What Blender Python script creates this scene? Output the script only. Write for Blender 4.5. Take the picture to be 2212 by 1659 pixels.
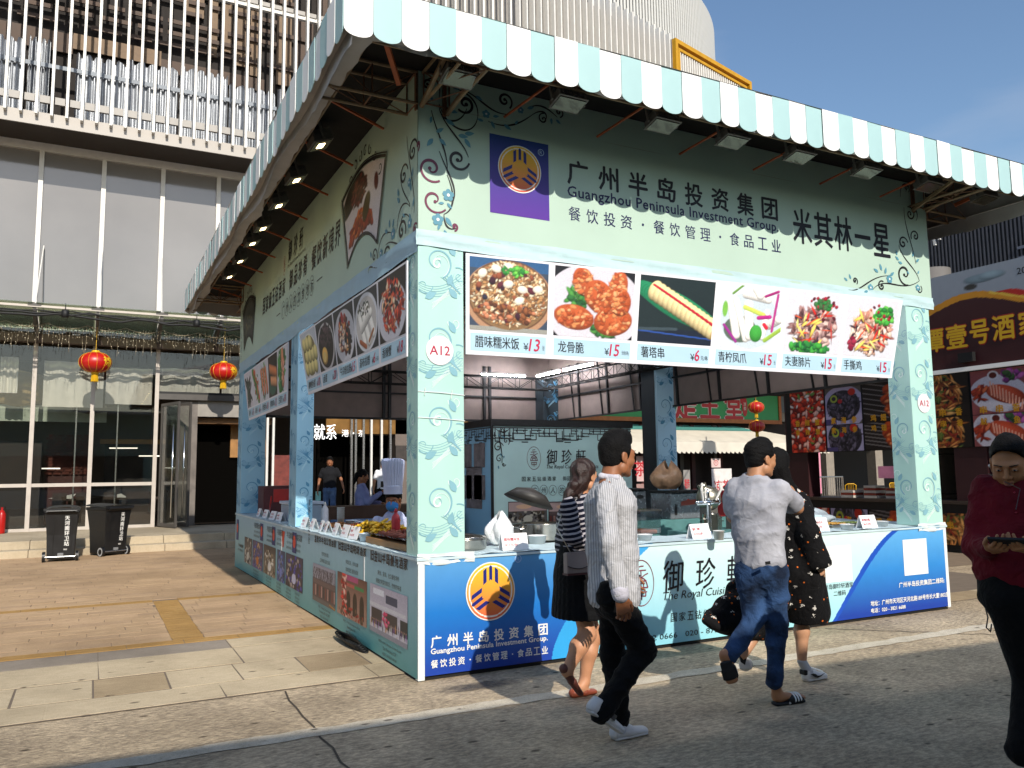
import bpy, math, random
import numpy as np
from mathutils import Vector, Matrix
random.seed(7); NR = np.random.RandomState(11)
SC = bpy.context.scene
COL = SC.collection
for _o in list(bpy.data.objects): bpy.data.objects.remove(_o)
# ------------------------------------------------------------ camera
PW, PH, FPX = 2212.0, 1659.0, 1748.955
CAM = np.array([-2.192, -5.793, 1.531]); YAW, PITCH, ROLL = 0.47810, 0.10790, -0.01210
cy, sy, cp, sp, cr, sr = math.cos(YAW), math.sin(YAW), math.cos(PITCH), math.sin(PITCH), math.cos(ROLL), math.sin(ROLL)
FWD = np.array([sy*cp, cy*cp, sp]); _r0 = np.array([cy, -sy, 0.0]); _u0 = np.cross(_r0, FWD)
RGT = cr*_r0 + sr*_u0; UPV = -sr*_r0 + cr*_u0
cam = bpy.data.cameras.new('camera'); cam.lens = 36*FPX/PW; cam.sensor_width = 36; cam.clip_start = .05; cam.clip_end = 3000
camo = bpy.data.objects.new('camera', cam); COL.objects.link(camo)
camo.matrix_world = Matrix(((RGT[0], UPV[0], -FWD[0], CAM[0]), (RGT[1], UPV[1], -FWD[1], CAM[1]), (RGT[2], UPV[2], -FWD[2], CAM[2]), (0, 0, 0, 1)))
SC.camera = camo
# ------------------------------------------------------------ world, sun, exposure
SUNDIR = Vector((-0.083, -1.0, 0.635)).normalized()      # towards the sun
SUN_EL = math.asin(SUNDIR.z); SUN_ROT = math.atan2(SUNDIR.x, SUNDIR.y)
w = bpy.data.worlds.new('World'); SC.world = w; w.use_nodes = True
nt = w.node_tree; nt.nodes.clear()
sky = nt.nodes.new('ShaderNodeTexSky'); sky.sky_type = 'NISHITA'; sky.sun_disc = False
sky.sun_elevation = SUN_EL; sky.sun_rotation = SUN_ROT; sky.air_density = 1.25; sky.dust_density = .9; sky.ozone_density = 3.8
bg = nt.nodes.new('ShaderNodeBackground'); bg.inputs[1].default_value = 0.115
wo = nt.nodes.new('ShaderNodeOutputWorld'); stc = nt.nodes.new('ShaderNodeTexCoord'); smp = nt.nodes.new('ShaderNodeMapping'); smp.inputs['Scale'].default_value = (1.1, 1.1, 4.5); nt.links.new(stc.outputs['Generated'], smp.inputs[0])
sno = nt.nodes.new('ShaderNodeTexNoise'); sno.inputs['Scale'].default_value = 2.3; sno.inputs['Detail'].default_value = 7; nt.links.new(smp.outputs[0], sno.inputs[0])
smr = nt.nodes.new('ShaderNodeMapRange'); smr.inputs[1].default_value = .48; smr.inputs[2].default_value = .8; smr.inputs[4].default_value = .35; nt.links.new(sno.outputs[0], smr.inputs[0])
smx = nt.nodes.new('ShaderNodeMix'); smx.data_type = 'RGBA'; smx.inputs['B'].default_value = (4.2, 4.4, 5.0, 1); nt.links.new(smr.outputs[0], smx.inputs['Factor']); nt.links.new(sky.outputs[0], smx.inputs['A']); nt.links.new(smx.outputs['Result'], bg.inputs[0]); nt.links.new(bg.outputs[0], wo.inputs[0])
sl = bpy.data.lights.new('sun', 'SUN'); sl.energy = 3.7; sl.angle = math.radians(.5); sl.color = (1, .93, .82)
so = bpy.data.objects.new('sun', sl); COL.objects.link(so); so.rotation_euler = SUNDIR.to_track_quat('Z', 'Y').to_euler()
SC.view_settings.view_transform = 'Standard'; SC.view_settings.look = 'None'; SC.view_settings.exposure = 0.38; SC.view_settings.gamma = 1
SC.view_settings.use_curve_mapping = False
SC.cycles.max_bounces = 8; SC.cycles.transparent_max_bounces = 16; SC.cycles.caustics_reflective = False; SC.cycles.caustics_refractive = False
SC.cycles.sample_clamp_indirect = 4

# ------------------------------------------------------------ helpers
def at(px, py, plane, val):
    """point on the plane (axis = val) that a pixel of the 2212 px wide photograph looks at"""
    d = FWD + RGT*(px-PW/2)/FPX - UPV*(py-PH/2)/FPX
    i = 'XYZ'.index(plane); t = (val-CAM[i])/d[i]
    return CAM + d*t
def srgb(c):
    if isinstance(c, str): c = tuple(int(c[i:i+2], 16)/255 for i in (0, 2, 4))
    return tuple(x/12.92 if x <= .04045 else ((x+.055)/1.055)**2.4 for x in c[:3])
MATS = {}
def mat(name, col, rough=.6, var=.12, scale=6.0, bump=0.0, bscale=40.0, metal=0.0, emit=None, es=0.0, spec=.5, streak=None, coat=0):
    if name in MATS: return MATS[name]
    m = bpy.data.materials.new(name); m.use_nodes = True; MATS[name] = m
    N = m.node_tree.nodes; L = m.node_tree.links; b = N['Principled BSDF']
    c = srgb(col) if isinstance(col, str) else col
    b.inputs['Roughness'].default_value = rough; b.inputs['Metallic'].default_value = metal
    b.inputs['Specular IOR Level'].default_value = spec; b.inputs['Coat Weight'].default_value = coat
    tc = N.new('ShaderNodeTexCoord')
    if var > 0:
        mp = N.new('ShaderNodeMapping'); L.new(tc.outputs['Object'], mp.inputs[0])
        if streak: mp.inputs['Scale'].default_value = streak
        n = N.new('ShaderNodeTexNoise'); n.inputs['Scale'].default_value = scale; n.inputs['Detail'].default_value = 5; L.new(mp.outputs[0], n.inputs[0])
        r = N.new('ShaderNodeMapRange'); r.inputs[1].default_value = .3; r.inputs[2].default_value = .7
        r.inputs[3].default_value = 1-var; r.inputs[4].default_value = 1+var; L.new(n.outputs[0], r.inputs[0])
        mx = N.new('ShaderNodeVectorMath'); mx.operation = 'SCALE'; mx.inputs[0].default_value = c; L.new(r.outputs[0], mx.inputs['Scale'])
        L.new(mx.outputs[0], b.inputs['Base Color'])
        rr = N.new('ShaderNodeMapRange'); rr.inputs[3].default_value = max(0, rough-.08); rr.inputs[4].default_value = min(1, rough+.1); L.new(n.outputs[0], rr.inputs[0]); L.new(rr.outputs[0], b.inputs['Roughness'])
    else: b.inputs['Base Color'].default_value = (*c, 1)
    if bump > 0:
        n2 = N.new('ShaderNodeTexNoise'); n2.inputs['Scale'].default_value = bscale; n2.inputs['Detail'].default_value = 4; L.new(tc.outputs['Object'], n2.inputs[0])
        bp = N.new('ShaderNodeBump'); bp.inputs['Strength'].default_value = bump; bp.inputs['Distance'].default_value = .02
        L.new(n2.outputs[0], bp.inputs['Height']); L.new(bp.outputs[0], b.inputs['Normal'])
    if emit is not None:
        b.inputs['Emission Color'].default_value = (*(srgb(emit) if isinstance(emit, str) else emit), 1); b.inputs['Emission Strength'].default_value = es
    return m
def attr_mat(name, rough=.45, spec=.4, bump=0.0, coat=0):
    if name in MATS: return MATS[name]
    m = bpy.data.materials.new(name); m.use_nodes = True; MATS[name] = m
    N = m.node_tree.nodes; L = m.node_tree.links; b = N['Principled BSDF']
    a = N.new('ShaderNodeVertexColor'); a.layer_name = 'Col'
    tc = N.new('ShaderNodeTexCoord'); n = N.new('ShaderNodeTexNoise'); n.inputs['Scale'].default_value = 9; n.inputs['Detail'].default_value = 3; L.new(tc.outputs['Object'], n.inputs[0])
    r = N.new('ShaderNodeMapRange'); r.inputs[3].default_value = .93; r.inputs[4].default_value = 1.07; L.new(n.outputs[0], r.inputs[0])
    mx = N.new('ShaderNodeVectorMath'); mx.operation = 'SCALE'; L.new(a.outputs[0], mx.inputs[0]); L.new(r.outputs[0], mx.inputs['Scale']); L.new(mx.outputs[0], b.inputs['Base Color'])
    b.inputs['Roughness'].default_value = rough; b.inputs['Specular IOR Level'].default_value = spec; b.inputs['Coat Weight'].default_value = coat
    if bump:
        n2 = N.new('ShaderNodeTexNoise'); n2.inputs['Scale'].default_value = 5; L.new(tc.outputs['Object'], n2.inputs[0])
        bp = N.new('ShaderNodeBump'); bp.inputs['Strength'].default_value = bump; bp.inputs['Distance'].default_value = .02; L.new(n2.outputs[0], bp.inputs['Height']); L.new(bp.outputs[0], b.inputs['Normal'])
    return m
def glass(name, tint=(.75, .8, .8), refl=.35, rough=.02):
    if name in MATS: return MATS[name]
    m = bpy.data.materials.new(name); m.use_nodes = True; MATS[name] = m
    N = m.node_tree.nodes; L = m.node_tree.links; N.remove(N['Principled BSDF'])
    o = N['Material Output']; t = N.new('ShaderNodeBsdfTransparent'); t.inputs[0].default_value = (*tint, 1)
    g = N.new('ShaderNodeBsdfGlossy'); g.inputs[0].default_value = (.9, .93, .95, 1); g.inputs['Roughness'].default_value = rough
    lw = N.new('ShaderNodeLayerWeight'); lw.inputs[0].default_value = .35
    r = N.new('ShaderNodeMapRange'); r.inputs[3].default_value = refl*.35; r.inputs[4].default_value = min(1, refl*2.2); L.new(lw.outputs['Facing'], r.inputs[0])
    mx = N.new('ShaderNodeMixShader'); L.new(r.outputs[0], mx.inputs[0]); L.new(t.outputs[0], mx.inputs[1]); L.new(g.outputs[0], mx.inputs[2]); L.new(mx.outputs[0], o.inputs[0])
    return m
def tag(o, label=None, cat=None, group=None, kind=None):
    if label: o['label'] = label
    if cat: o['category'] = cat
    if group: o['group'] = group
    if kind: o['kind'] = kind
    return o
def empty(name, loc=(0, 0, 0), label=None, cat=None, group=None):
    o = bpy.data.objects.new(name, None); o.location = loc; o.empty_display_size = .1; COL.objects.link(o)
    return tag(o, label, cat, group)
def link(name, me, m=None, parent=None, **t):
    o = bpy.data.objects.new(name, me); COL.objects.link(o)
    if m is not None:
        for k in (m if isinstance(m, (list, tuple)) else [m]): me.materials.append(k)
    if parent is not None:
        o.parent = parent; o.matrix_parent_inverse = Matrix.Translation(-parent_world(parent))
    return tag(o, **t)
def parent_world(p):
    return Vector(p.location) if p.type == 'EMPTY' else Vector((0, 0, 0))
class MB:
    def __init__(s): s.v = []; s.f = []; s.mi = []; s.cur = 0; s.marks = []
    def add(s, vs, fs):
        n = len(s.v); s.v.extend([tuple(map(float, q)) for q in vs]); s.f.extend([tuple(i+n for i in f) for f in fs]); s.mi.extend([s.cur]*len(fs)); return s
    def box(s, lo, hi, rot=0, piv=None):
        x0, y0, z0 = lo; x1, y1, z1 = hi
        vs = [(x0, y0, z0), (x1, y0, z0), (x1, y1, z0), (x0, y1, z0), (x0, y0, z1), (x1, y0, z1), (x1, y1, z1), (x0, y1, z1)]
        if rot:
            c, q = math.cos(rot), math.sin(rot); px, py = piv if piv else ((x0+x1)/2, (y0+y1)/2)
            vs = [(px+(x-px)*c-(y-py)*q, py+(x-px)*q+(y-py)*c, z) for x, y, z in vs]
        return s.add(vs, [(0, 3, 2, 1), (4, 5, 6, 7), (0, 1, 5, 4), (1, 2, 6, 5), (2, 3, 7, 6), (3, 0, 4, 7)])
    def bar(s, a, b, w, h=None, up=(0, 0, 1)):
        a = Vector(a); b = Vector(b); h = h or w; d = (b-a).normalized(); u = Vector(up)
        if abs(d.dot(u)) > .98: u = Vector((1, 0, 0))
        x = d.cross(u).normalized()*w/2; y = x.cross(d).normalized()*h/2
        vs = [p+i*x+j*y for p in (a, b) for i, j in ((-1, -1), (1, -1), (1, 1), (-1, 1))]
        return s.add(vs, [(0, 3, 2, 1), (4, 5, 6, 7), (0, 1, 5, 4), (1, 2, 6, 5), (2, 3, 7, 6), (3, 0, 4, 7)])
    def tube(s, pts, r, n=8, cap=True):
        pts = [Vector(p) for p in pts]; k = len(pts); rs = r if isinstance(r, (list, tuple)) else [r]*k; rings = []; ref = None
        for i, p in enumerate(pts):
            d = (pts[min(i+1, k-1)]-pts[max(i-1, 0)]).normalized()
            if ref is None: ref = Vector((0, 0, 1)) if abs(d.z) < .9 else Vector((1, 0, 0))
            x = d.cross(ref).normalized(); y = x.cross(d).normalized(); ref = y
            rings.append([p + (x*math.cos(2*math.pi*j/n)+y*math.sin(2*math.pi*j/n))*rs[i] for j in range(n)])
        vs = [q for rg in rings for q in rg]; fs = [(i*n+j, i*n+(j+1) % n, (i+1)*n+(j+1) % n, (i+1)*n+j) for i in range(k-1) for j in range(n)]
        if cap: fs += [tuple(range(n))[::-1], tuple((k-1)*n+j for j in range(n))]
        return s.add(vs, fs)
    def lathe(s, prof, c, n=20, sx=1, sy=1, a0=0, a1=None):
        cx, cy_, cz = c; vs = []; k = len(prof)
        for r, z in prof:
            for j in range(n): a = 2*math.pi*j/n; vs.append((cx+r*math.cos(a)*sx, cy_+r*math.sin(a)*sy, cz+z))
        fs = [(i*n+j, i*n+(j+1) % n, (i+1)*n+(j+1) % n, (i+1)*n+j) for i in range(k-1) for j in range(n)]
        if prof[0][0] > 1e-4: fs.append(tuple(range(n))[::-1])
        if prof[-1][0] > 1e-4: fs.append(tuple((k-1)*n+j for j in range(n)))
        return s.add(vs, fs)
    def sheet(s, P, nu, nv):
        vs = [P(i/nu, j/nv) for j in range(nv+1) for i in range(nu+1)]
        return s.add(vs, [(j*(nu+1)+i, j*(nu+1)+i+1, (j+1)*(nu+1)+i+1, (j+1)*(nu+1)+i) for j in range(nv) for i in range(nu)])
    def mesh(s, name, smooth=False):
        me = bpy.data.meshes.new(name); me.from_pydata(s.v, [], s.f)
        if any(s.mi): me.polygons.foreach_set('material_index', s.mi)
        if smooth: me.polygons.foreach_set('use_smooth', [True]*len(s.f))
        me.update(); return me
    def mark(s):
        if not s.marks or s.marks[-1][1] != len(s.f): s.marks.append((len(s.v), len(s.f)))
    def build(s, name, m, parent=None, smooth=False, bevel=0, **t):
        if len(s.marks) > 1:   # separate strings and big characters become objects of their own
            mk = s.marks+[(len(s.v), len(s.f))]; o = None
            if mk[0][1] > 0: mk = [(0, 0)]+mk
            for (v0, f0), (v1, f1) in zip(mk, mk[1:]):
                if f1 <= f0: continue
                q = MB(); q.v = s.v[v0:v1]; q.f = [tuple(i-v0 for i in f) for f in s.f[f0:f1]]; q.mi = s.mi[f0:f1]; o = q.build(name, m, parent, smooth, bevel, **t)
            return o
        o = link(name, s.mesh(name, smooth), m, parent, **t)
        if bevel:
            b = o.modifiers.new('bevel', 'BEVEL'); b.width = bevel; b.segments = 2; b.limit_method = 'ANGLE'
        return o
def rbox(lo, hi, **k): return MB().box(lo, hi, **k)
def copy_tree(o, parent=None, loc=None, rotz=None):
    c = o.copy(); COL.objects.link(c); c.parent = parent
    if parent is not None: c.matrix_parent_inverse = o.matrix_parent_inverse.copy()
    for ch in list(o.children): copy_tree(ch, c)
    if loc is not None: c.location = loc
    if rotz is not None: c.rotation_euler.z = rotz
    return c
class Frame:
    """flat surface: origin, right vector, up vector; n points out of the print"""
    def __init__(s, o, u, v=(0, 0, 1)):
        s.o = np.array(o, float); s.u = np.array(u, float); s.u /= np.linalg.norm(s.u); s.v = np.array(v, float); s.v /= np.linalg.norm(s.v); s.n = np.cross(s.u, s.v)
    def p(s, x, y, h=0.0): return tuple(s.o + s.u*x + s.v*y + s.n*h)
    def pts(s, a, h): a = np.asarray(a, float); return s.o + a[:, :1]*s.u + a[:, 1:2]*s.v + s.n*h
def quadf(fr, x0, y0, x1, y1, h, th=0.0, name='panel', m=None, parent=None, **t):
    b = MB()
    if th:
        vs = [fr.p(x, y, hh) for hh in (h-th, h) for x, y in ((x0, y0), (x1, y0), (x1, y1), (x0, y1))]
        b.add(vs, [(0, 3, 2, 1), (4, 5, 6, 7), (0, 1, 5, 4), (1, 2, 6, 5), (2, 3, 7, 6), (3, 0, 4, 7)])
    else: b.add([fr.p(x0, y0, h), fr.p(x1, y0, h), fr.p(x1, y1, h), fr.p(x0, y1, h)], [(0, 1, 2, 3)])
    return b.build(name, m, parent, **t)
DG = None
def text_raw(s, bold=0.0, shear=0.0, spacing=1.0, res=2):
    c = bpy.data.curves.new('t', 'FONT'); c.body = s; c.size = 1; c.offset = bold; c.shear = shear; c.space_character = spacing; c.resolution_u = res
    o = bpy.data.objects.new('t', c); COL.objects.link(o)
    bpy.context.view_layer.update()
    me = o.to_mesh(); n = len(me.vertices); co = np.empty(n*3, np.float32); me.vertices.foreach_get('co', co); co = co.reshape(-1, 3)[:, :2].astype(float)
    fs = [tuple(p.vertices) for p in me.polygons]; o.to_mesh_clear(); bpy.data.objects.remove(o); bpy.data.curves.remove(c)
    return co, fs
TCACHE = {}
def textm(b, fr, s, x, y, w=None, hgt=None, h=.003, bold=0.0, shear=0.0, spacing=1.0, align='L', vertical=False, skew=0.0, rot=0.0, res=2, mk=True):
    """add a string to mesh builder b; (x, y) = lower left (or centre), hgt = letter height, w = total width"""
    if mk: b.mark()
    if bold > .004:
        kw = dict(w=w, hgt=hgt, shear=shear, spacing=spacing, align=align, vertical=vertical, skew=skew, rot=rot, res=res, mk=False)
        q = bold*(hgt if hgt else w)*.75
        for i, (dx, dy) in enumerate(((0, 0), (q, 0), (-q, 0), (0, q), (0, -q)) if bold > .015 else ((q, 0), (-q, 0))): textm(b, fr, s, x+dx, y+dy, h=h+.00012*i, **kw)
        return b
    bold = 0.0; key = (s, bold, shear, spacing, vertical, res)
    if key not in TCACHE:
        if vertical:
            co = []; fs = []; n = 0
            for i, ch in enumerate(s):
                if ch == ' ': continue
                c1, f1 = text_raw(ch, bold, shear, 1, res)
                if not len(c1): continue
                c1 = c1.copy(); c1[:, 0] -= (c1[:, 0].min()+c1[:, 0].max())/2; c1[:, 1] -= i*1.05*spacing
                co.append(c1); fs += [tuple(k+n for k in f) for f in f1]; n += len(c1)
            TCACHE[key] = (np.vstack(co), fs)
        else: TCACHE[key] = text_raw(s, bold, shear, spacing, res)
    co, fs = TCACHE[key]
    if not len(co): return b
    co = co.copy(); mn = co.min(0); mx_ = co.max(0); sz = mx_-mn; co -= mn
    sy_ = (hgt/sz[1]) if hgt else (w/sz[0]); sx_ = (w/sz[0]) if w else sy_
    co *= (sx_, sy_)
    if align == 'C': co -= (sz[0]*sx_/2, sz[1]*sy_/2)
    elif align == 'R': co[:, 0] -= sz[0]*sx_
    if skew: co[:, 1] += co[:, 0]*skew
    if rot:
        c_, s_ = math.cos(rot), math.sin(rot); co = np.stack([co[:, 0]*c_-co[:, 1]*s_, co[:, 0]*s_+co[:, 1]*c_], 1)
    co += (x, y); b.add(fr.pts(co, h), fs); return b
def lettering(fr, items, m, parent, name='lettering', **t):
    b = MB()
    for it in items:
        s, x, y = it[:3]; k = it[3] if len(it) > 3 else {}
        textm(b, fr, s, x, y, **k)
    return b.build(name, m, parent, **t)
HJ = [0]
def hj(h): HJ[0] = (HJ[0]+1) % 60; return h+HJ[0]*1.3e-5
def ribbon(b, fr, pts, w0, w1=None, h=.003, mid=None):
    h = hj(h)
    pts = np.array(pts, float); n = len(pts); t = np.gradient(pts, axis=0); t /= np.maximum(1e-9, np.linalg.norm(t, axis=1))[:, None]
    nn = np.stack([-t[:, 1], t[:, 0]], 1); tt = np.linspace(0, 1, n); w1 = w0 if w1 is None else w1
    wd = (w0+(w1-w0)*tt) if mid is None else np.interp(tt, [0, .5, 1], [w0, mid, w1])
    a = pts+nn*wd[:, None]/2; c = pts-nn*wd[:, None]/2
    b.add(np.vstack([fr.pts(a, h), fr.pts(c, h)]), [(n+i, n+i+1, i+1, i) for i in range(n-1)]); return b
def spiral(cx, cz, r, a0, turns, sgn=1, n=36, r1=.12):
    out = []
    for i in range(n):
        t = i/(n-1); a = a0+sgn*turns*2*math.pi*t; rr = r*(r1+(1-r1)*(1-t)**1.15); out.append((cx+rr*math.cos(a), cz+rr*math.sin(a)))
    return out
def disc(b, fr, cx, cz, r, h=.003, n=24, ry=None, a=0):
    h = hj(h)
    ry = ry or r; c_, s_ = math.cos(a), math.sin(a)
    P = [(cx+r*math.cos(q)*c_-ry*math.sin(q)*s_, cz+r*math.cos(q)*s_+ry*math.sin(q)*c_) for q in (2*math.pi*j/n for j in range(n))]
    b.add(fr.pts(P, h), [tuple(range(n))]); return b
def ring(b, fr, cx, cz, r0, r1, h=.003, n=36, ky=1.0):
    P = [(cx+r*math.cos(q), cz+ky*r*math.sin(q)) for r in (r0, r1) for q in (2*math.pi*j/n for j in range(n))]
    b.add(fr.pts(P, h), [(j, (j+1) % n, n+(j+1) % n, n+j) for j in range(n)][::1]); return b
def leaf(b, fr, x, z, L, a, w=.35, h=.003):
    h = hj(h)
    P = []; n = 6
    for i in range(n+1): t = i/n; P.append((L*t, w*L*.5*math.sin(math.pi*t**.8)))
    for i in range(n-1, 0, -1): t = i/n; P.append((L*t, -w*L*.5*math.sin(math.pi*t**.8)))
    c_, s_ = math.cos(a), math.sin(a); P = [(x+u*c_-v*s_, z+u*s_+v*c_) for u, v in P]
    b.add(fr.pts(P, h), [tuple(range(len(P)))]); return b
# ---- painted prints: a numpy canvas turned into a fine coloured grid
class Can:
    def __init__(s, w, h, bg='ffffff'):
        s.w, s.h = w, h; s.a = np.ones((h, w, 3))*np.array(srgb(bg)); s.X, s.Y = np.meshgrid((np.arange(w)+.5)/w, 1-(np.arange(h)+.5)/h); s.asp = h/w
    def _bb(s, cx, cy_, r):
        x0 = max(0, int((cx-r)*s.w)); x1 = min(s.w, int((cx+r)*s.w)+2); yy = r/s.asp
        y0 = max(0, int((1-cy_-yy)*s.h)); y1 = min(s.h, int((1-cy_+yy)*s.h)+2); return slice(y0, y1), slice(x0, x1)
    def ell(s, cx, cy_, rx, ry, a, col, shade=0.0, alpha=1.0, rim=None):
        """radii in units of the canvas width"""
        sl = s._bb(cx, cy_, max(rx, ry)*1.15); X = s.X[sl]-cx; Y = (s.Y[sl]-cy_)*s.asp
        if X.size == 0: return
        c_, s_ = math.cos(a), math.sin(a); u = (X*c_+Y*s_)/rx; v = (-X*s_+Y*c_)/ry; d = np.sqrt(u*u+v*v)
        pxr = 1.0/(s.w*min(rx, ry)); m = np.clip((1-d)/pxr+.5, 0, 1)*alpha
        c = np.array(srgb(col))[None, None, :]*(1+shade*(Y/max(rx, ry)+(-d*d+.4))[..., None])
        if rim is not None: c = np.where((d > .82)[..., None], np.array(srgb(rim)), c)
        s.a[sl] = s.a[sl]*(1-m[..., None])+np.clip(c, 0, 1)*m[..., None]
    def rect(s, x0, y0, x1, y1, col, alpha=1.0, grad=None):
        i0, i1 = int(max(0, x0)*s.w), int(min(1, x1)*s.w+.5); j0, j1 = int((1-min(1, y1))*s.h+.5), int((1-max(0, y0))*s.h+.5)
        c = np.array(srgb(col))
        if grad: c = c+(np.array(srgb(grad))-c)*np.linspace(0, 1, max(1, j1-j0))[:, None, None]
        s.a[j0:j1, i0:i1] = s.a[j0:j1, i0:i1]*(1-alpha)+c*alpha
    def line(s, x0, y0, x1, y1, w, col, shade=.3):
        n = max(2, int(math.hypot(x1-x0, y1-y0)/(w*.5))); 
        for i in range(n+1): t = i/n; s.ell(x0+(x1-x0)*t, y0+(y1-y0)*t, w, w, 0, col, shade)
    def scatter(s, n, cx, cy_, R, Ry, cols, l, wd, rs, shade=.6, ang=None):
        for i in range(n):
            a = rs.rand()*6.283; q = math.sqrt(rs.rand()); c = cols[rs.randint(len(cols))]
            s.ell(cx+R*q*math.cos(a), cy_+Ry*q*math.sin(a)/s.asp, l*(.6+.8*rs.rand()), wd*(.6+.8*rs.rand()), rs.rand()*3.14 if ang is None else ang+rs.randn()*.3, c, shade)
    def noise(s, amt, rs):
        s.a *= 1+amt*rs.randn(s.h, s.w, 1)
        s.a = np.clip(s.a, 0, 1); return s
    def put(s, fr, x0, y0, x1, y1, h, name, parent, shape=None, m=None, **t):
        """build the canvas as a grid mesh; shape(u, v) -> plane coordinates"""
        W, H = s.w, s.h; U, V = np.meshgrid(np.linspace(0, 1, W), 1-np.linspace(0, 1, H))
        if shape is None: A = x0+(x1-x0)*U; B = y0+(y1-y0)*V
        else: A, B = shape(U, V)
        P = fr.pts(np.stack([A.ravel(), B.ravel()], 1), h); i = np.arange((H-1)*(W-1)); r_ = i//(W-1)*W+i % (W-1)
        F = np.stack([r_+W, r_+W+1, r_+1, r_], 1)
        me = bpy.data.meshes.new(name); me.vertices.add(len(P)); me.vertices.foreach_set('co', P.ravel().astype(np.float32))
        me.loops.add(F.size); me.loops.foreach_set('vertex_index', F.ravel().astype(np.int32)); me.polygons.add(len(F))
        me.polygons.foreach_set('loop_start', np.arange(0, F.size, 4, dtype=np.int32)); me.update(calc_edges=True)
        ca = me.color_attributes.new('Col', 'FLOAT_COLOR', 'POINT'); ca.data.foreach_set('color', np.concatenate([s.a.reshape(-1, 3), np.ones((W*H, 1))], 1).ravel().astype(np.float32))
        return link(name, me, m or attr_mat('print_vinyl'), parent, **t)
def rs_(k): return np.random.RandomState(k)
# ============================================================ SETTING: ground
def ground_mat(name, base, dark, light, scale=3.0, grain=180, pits=True, bump=.35, tint=None, big=.35):
    m = bpy.data.materials.new(name); m.use_nodes = True; MATS[name] = m
    N = m.node_tree.nodes; L = m.node_tree.links; b = N['Principled BSDF']; tc = N.new('ShaderNodeTexCoord')
    def noise(sc, det=6, rough=.6, st=None):
        n = N.new('ShaderNodeTexNoise'); n.inputs['Scale'].default_value = sc; n.inputs['Detail'].default_value = det; n.inputs['Roughness'].default_value = rough
        if st:
            mp = N.new('ShaderNodeMapping'); mp.inputs['Scale'].default_value = st; L.new(tc.outputs['Object'], mp.inputs[0]); L.new(mp.outputs[0], n.inputs[0])
        else: L.new(tc.outputs['Object'], n.inputs[0])
        return n.outputs[0]
    def ramp(src, stops):
        r = N.new('ShaderNodeValToRGB'); r.color_ramp.elements[0].position = stops[0][0]; r.color_ramp.elements[0].color = (*srgb(stops[0][1]), 1)
        r.color_ramp.elements[1].position = stops[-1][0]; r.color_ramp.elements[1].color = (*srgb(stops[-1][1]), 1)
        for p_, c_ in stops[1:-1]: e = r.color_ramp.elements.new(p_); e.color = (*srgb(c_), 1)
        L.new(src, r.inputs[0]); return r.outputs[0]
    def mixc(f, a, c, mode='MIX'):
        x = N.new('ShaderNodeMix'); x.data_type = 'RGBA'; x.blend_type = mode
        if isinstance(f, float): x.inputs['Factor'].default_value = f
        else: L.new(f, x.inputs['Factor'])
        L.new(a, x.inputs['A']); L.new(c, x.inputs['B']); return x.outputs['Result']
    c1 = ramp(noise(scale, 8, .68), [(.38, dark), (.5, base), (.63, light)])
    c2 = ramp(noise(scale*9, 6, .75, (.55, 1.6, 1) if pits else None), [(.36, dark), (.5, base), (.66, light)])
    c3 = ramp(noise(grain, 3, .8, (.7, 1.5, 1) if pits else None), [(.38, dark), (.5, base), (.62, light)])
    c = mixc(.5, c1, c2); c = mixc(.5, c, c3)
    # worn, dirty stains with a shape of their own
    st = ramp(noise(.55, 4, .6), [(.38, '8a8580'), (.55, 'ffffff')]); c = mixc(big, c, st, 'MULTIPLY')
    if pits:
        v = N.new('ShaderNodeTexVoronoi'); v.inputs['Scale'].default_value = 7; v.inputs['Randomness'].default_value = 1; mp = N.new('ShaderNodeMapping'); mp.inputs['Scale'].default_value = (.6, 1.2, 1)
        L.new(tc.outputs['Object'], mp.inputs[0]); L.new(mp.outputs[0], v.inputs['Vector'])
        pr = ramp(v.outputs['Distance'], [(.09, '4a4036'), (.17, 'ffffff')]); gate = ramp(noise(4.0, 3), [(.46, 'ffffff'), (.52, '000000')])
        inv = N.new('ShaderNodeMix'); inv.data_type = 'RGBA'; inv.blend_type = 'LIGHTEN'; inv.inputs['Factor'].default_value = 1; L.new(pr, inv.inputs['A']); L.new(gate, inv.inputs['B'])
        c = mixc(.8, c, inv.outputs['Result'], 'MULTIPLY')
    L.new(c, b.inputs['Base Color']); b.inputs['Roughness'].default_value = .85; b.inputs['Specular IOR Level'].default_value = .25
    bp = N.new('ShaderNodeBump'); bp.inputs['Strength'].default_value = bump; bp.inputs['Distance'].default_value = .015
    ad = N.new('ShaderNodeMath'); ad.operation = 'ADD'; L.new(noise(scale*8, 6, .7), ad.inputs[0]); L.new(noise(grain, 3, .8), ad.inputs[1]); L.new(ad.outputs[0], bp.inputs['Height']); L.new(bp.outputs[0], b.inputs['Normal'])
    return m
G_CONC = ground_mat('road_concrete', 'b2a087', '7a6d5c', 'e2ccaa', 2.0, 26, bump=1.0)
G_SLAB = ground_mat('kerb_stone', 'c4b294', 'a39378', 'dccbac', 2.0, 150)
G_SLAB2 = ground_mat('kerb_stone_brown', 'ab9678', '8d7b60', 'c4b08f', 2.0, 150)
G_PAVE = ground_mat('paver_stone', 'ba9d7c', 'a88c6d', 'caad8a', 3.0, 160, pits=False, big=.3)
G_PAVE2 = ground_mat('paver_stone_grey', 'b4987a', 'a2886b', 'c4a787', 3.0, 160, pits=False, big=.3)
G_PAVE3 = ground_mat('paver_stone_pale', 'bfa180', 'ad9072', 'ceb08d', 3.0, 160, pits=False, big=.3)
G_ORNG = ground_mat('paver_ochre', 'ae8850', '957242', 'be9b64', 3.0, 160, pits=False, big=.3)
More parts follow.
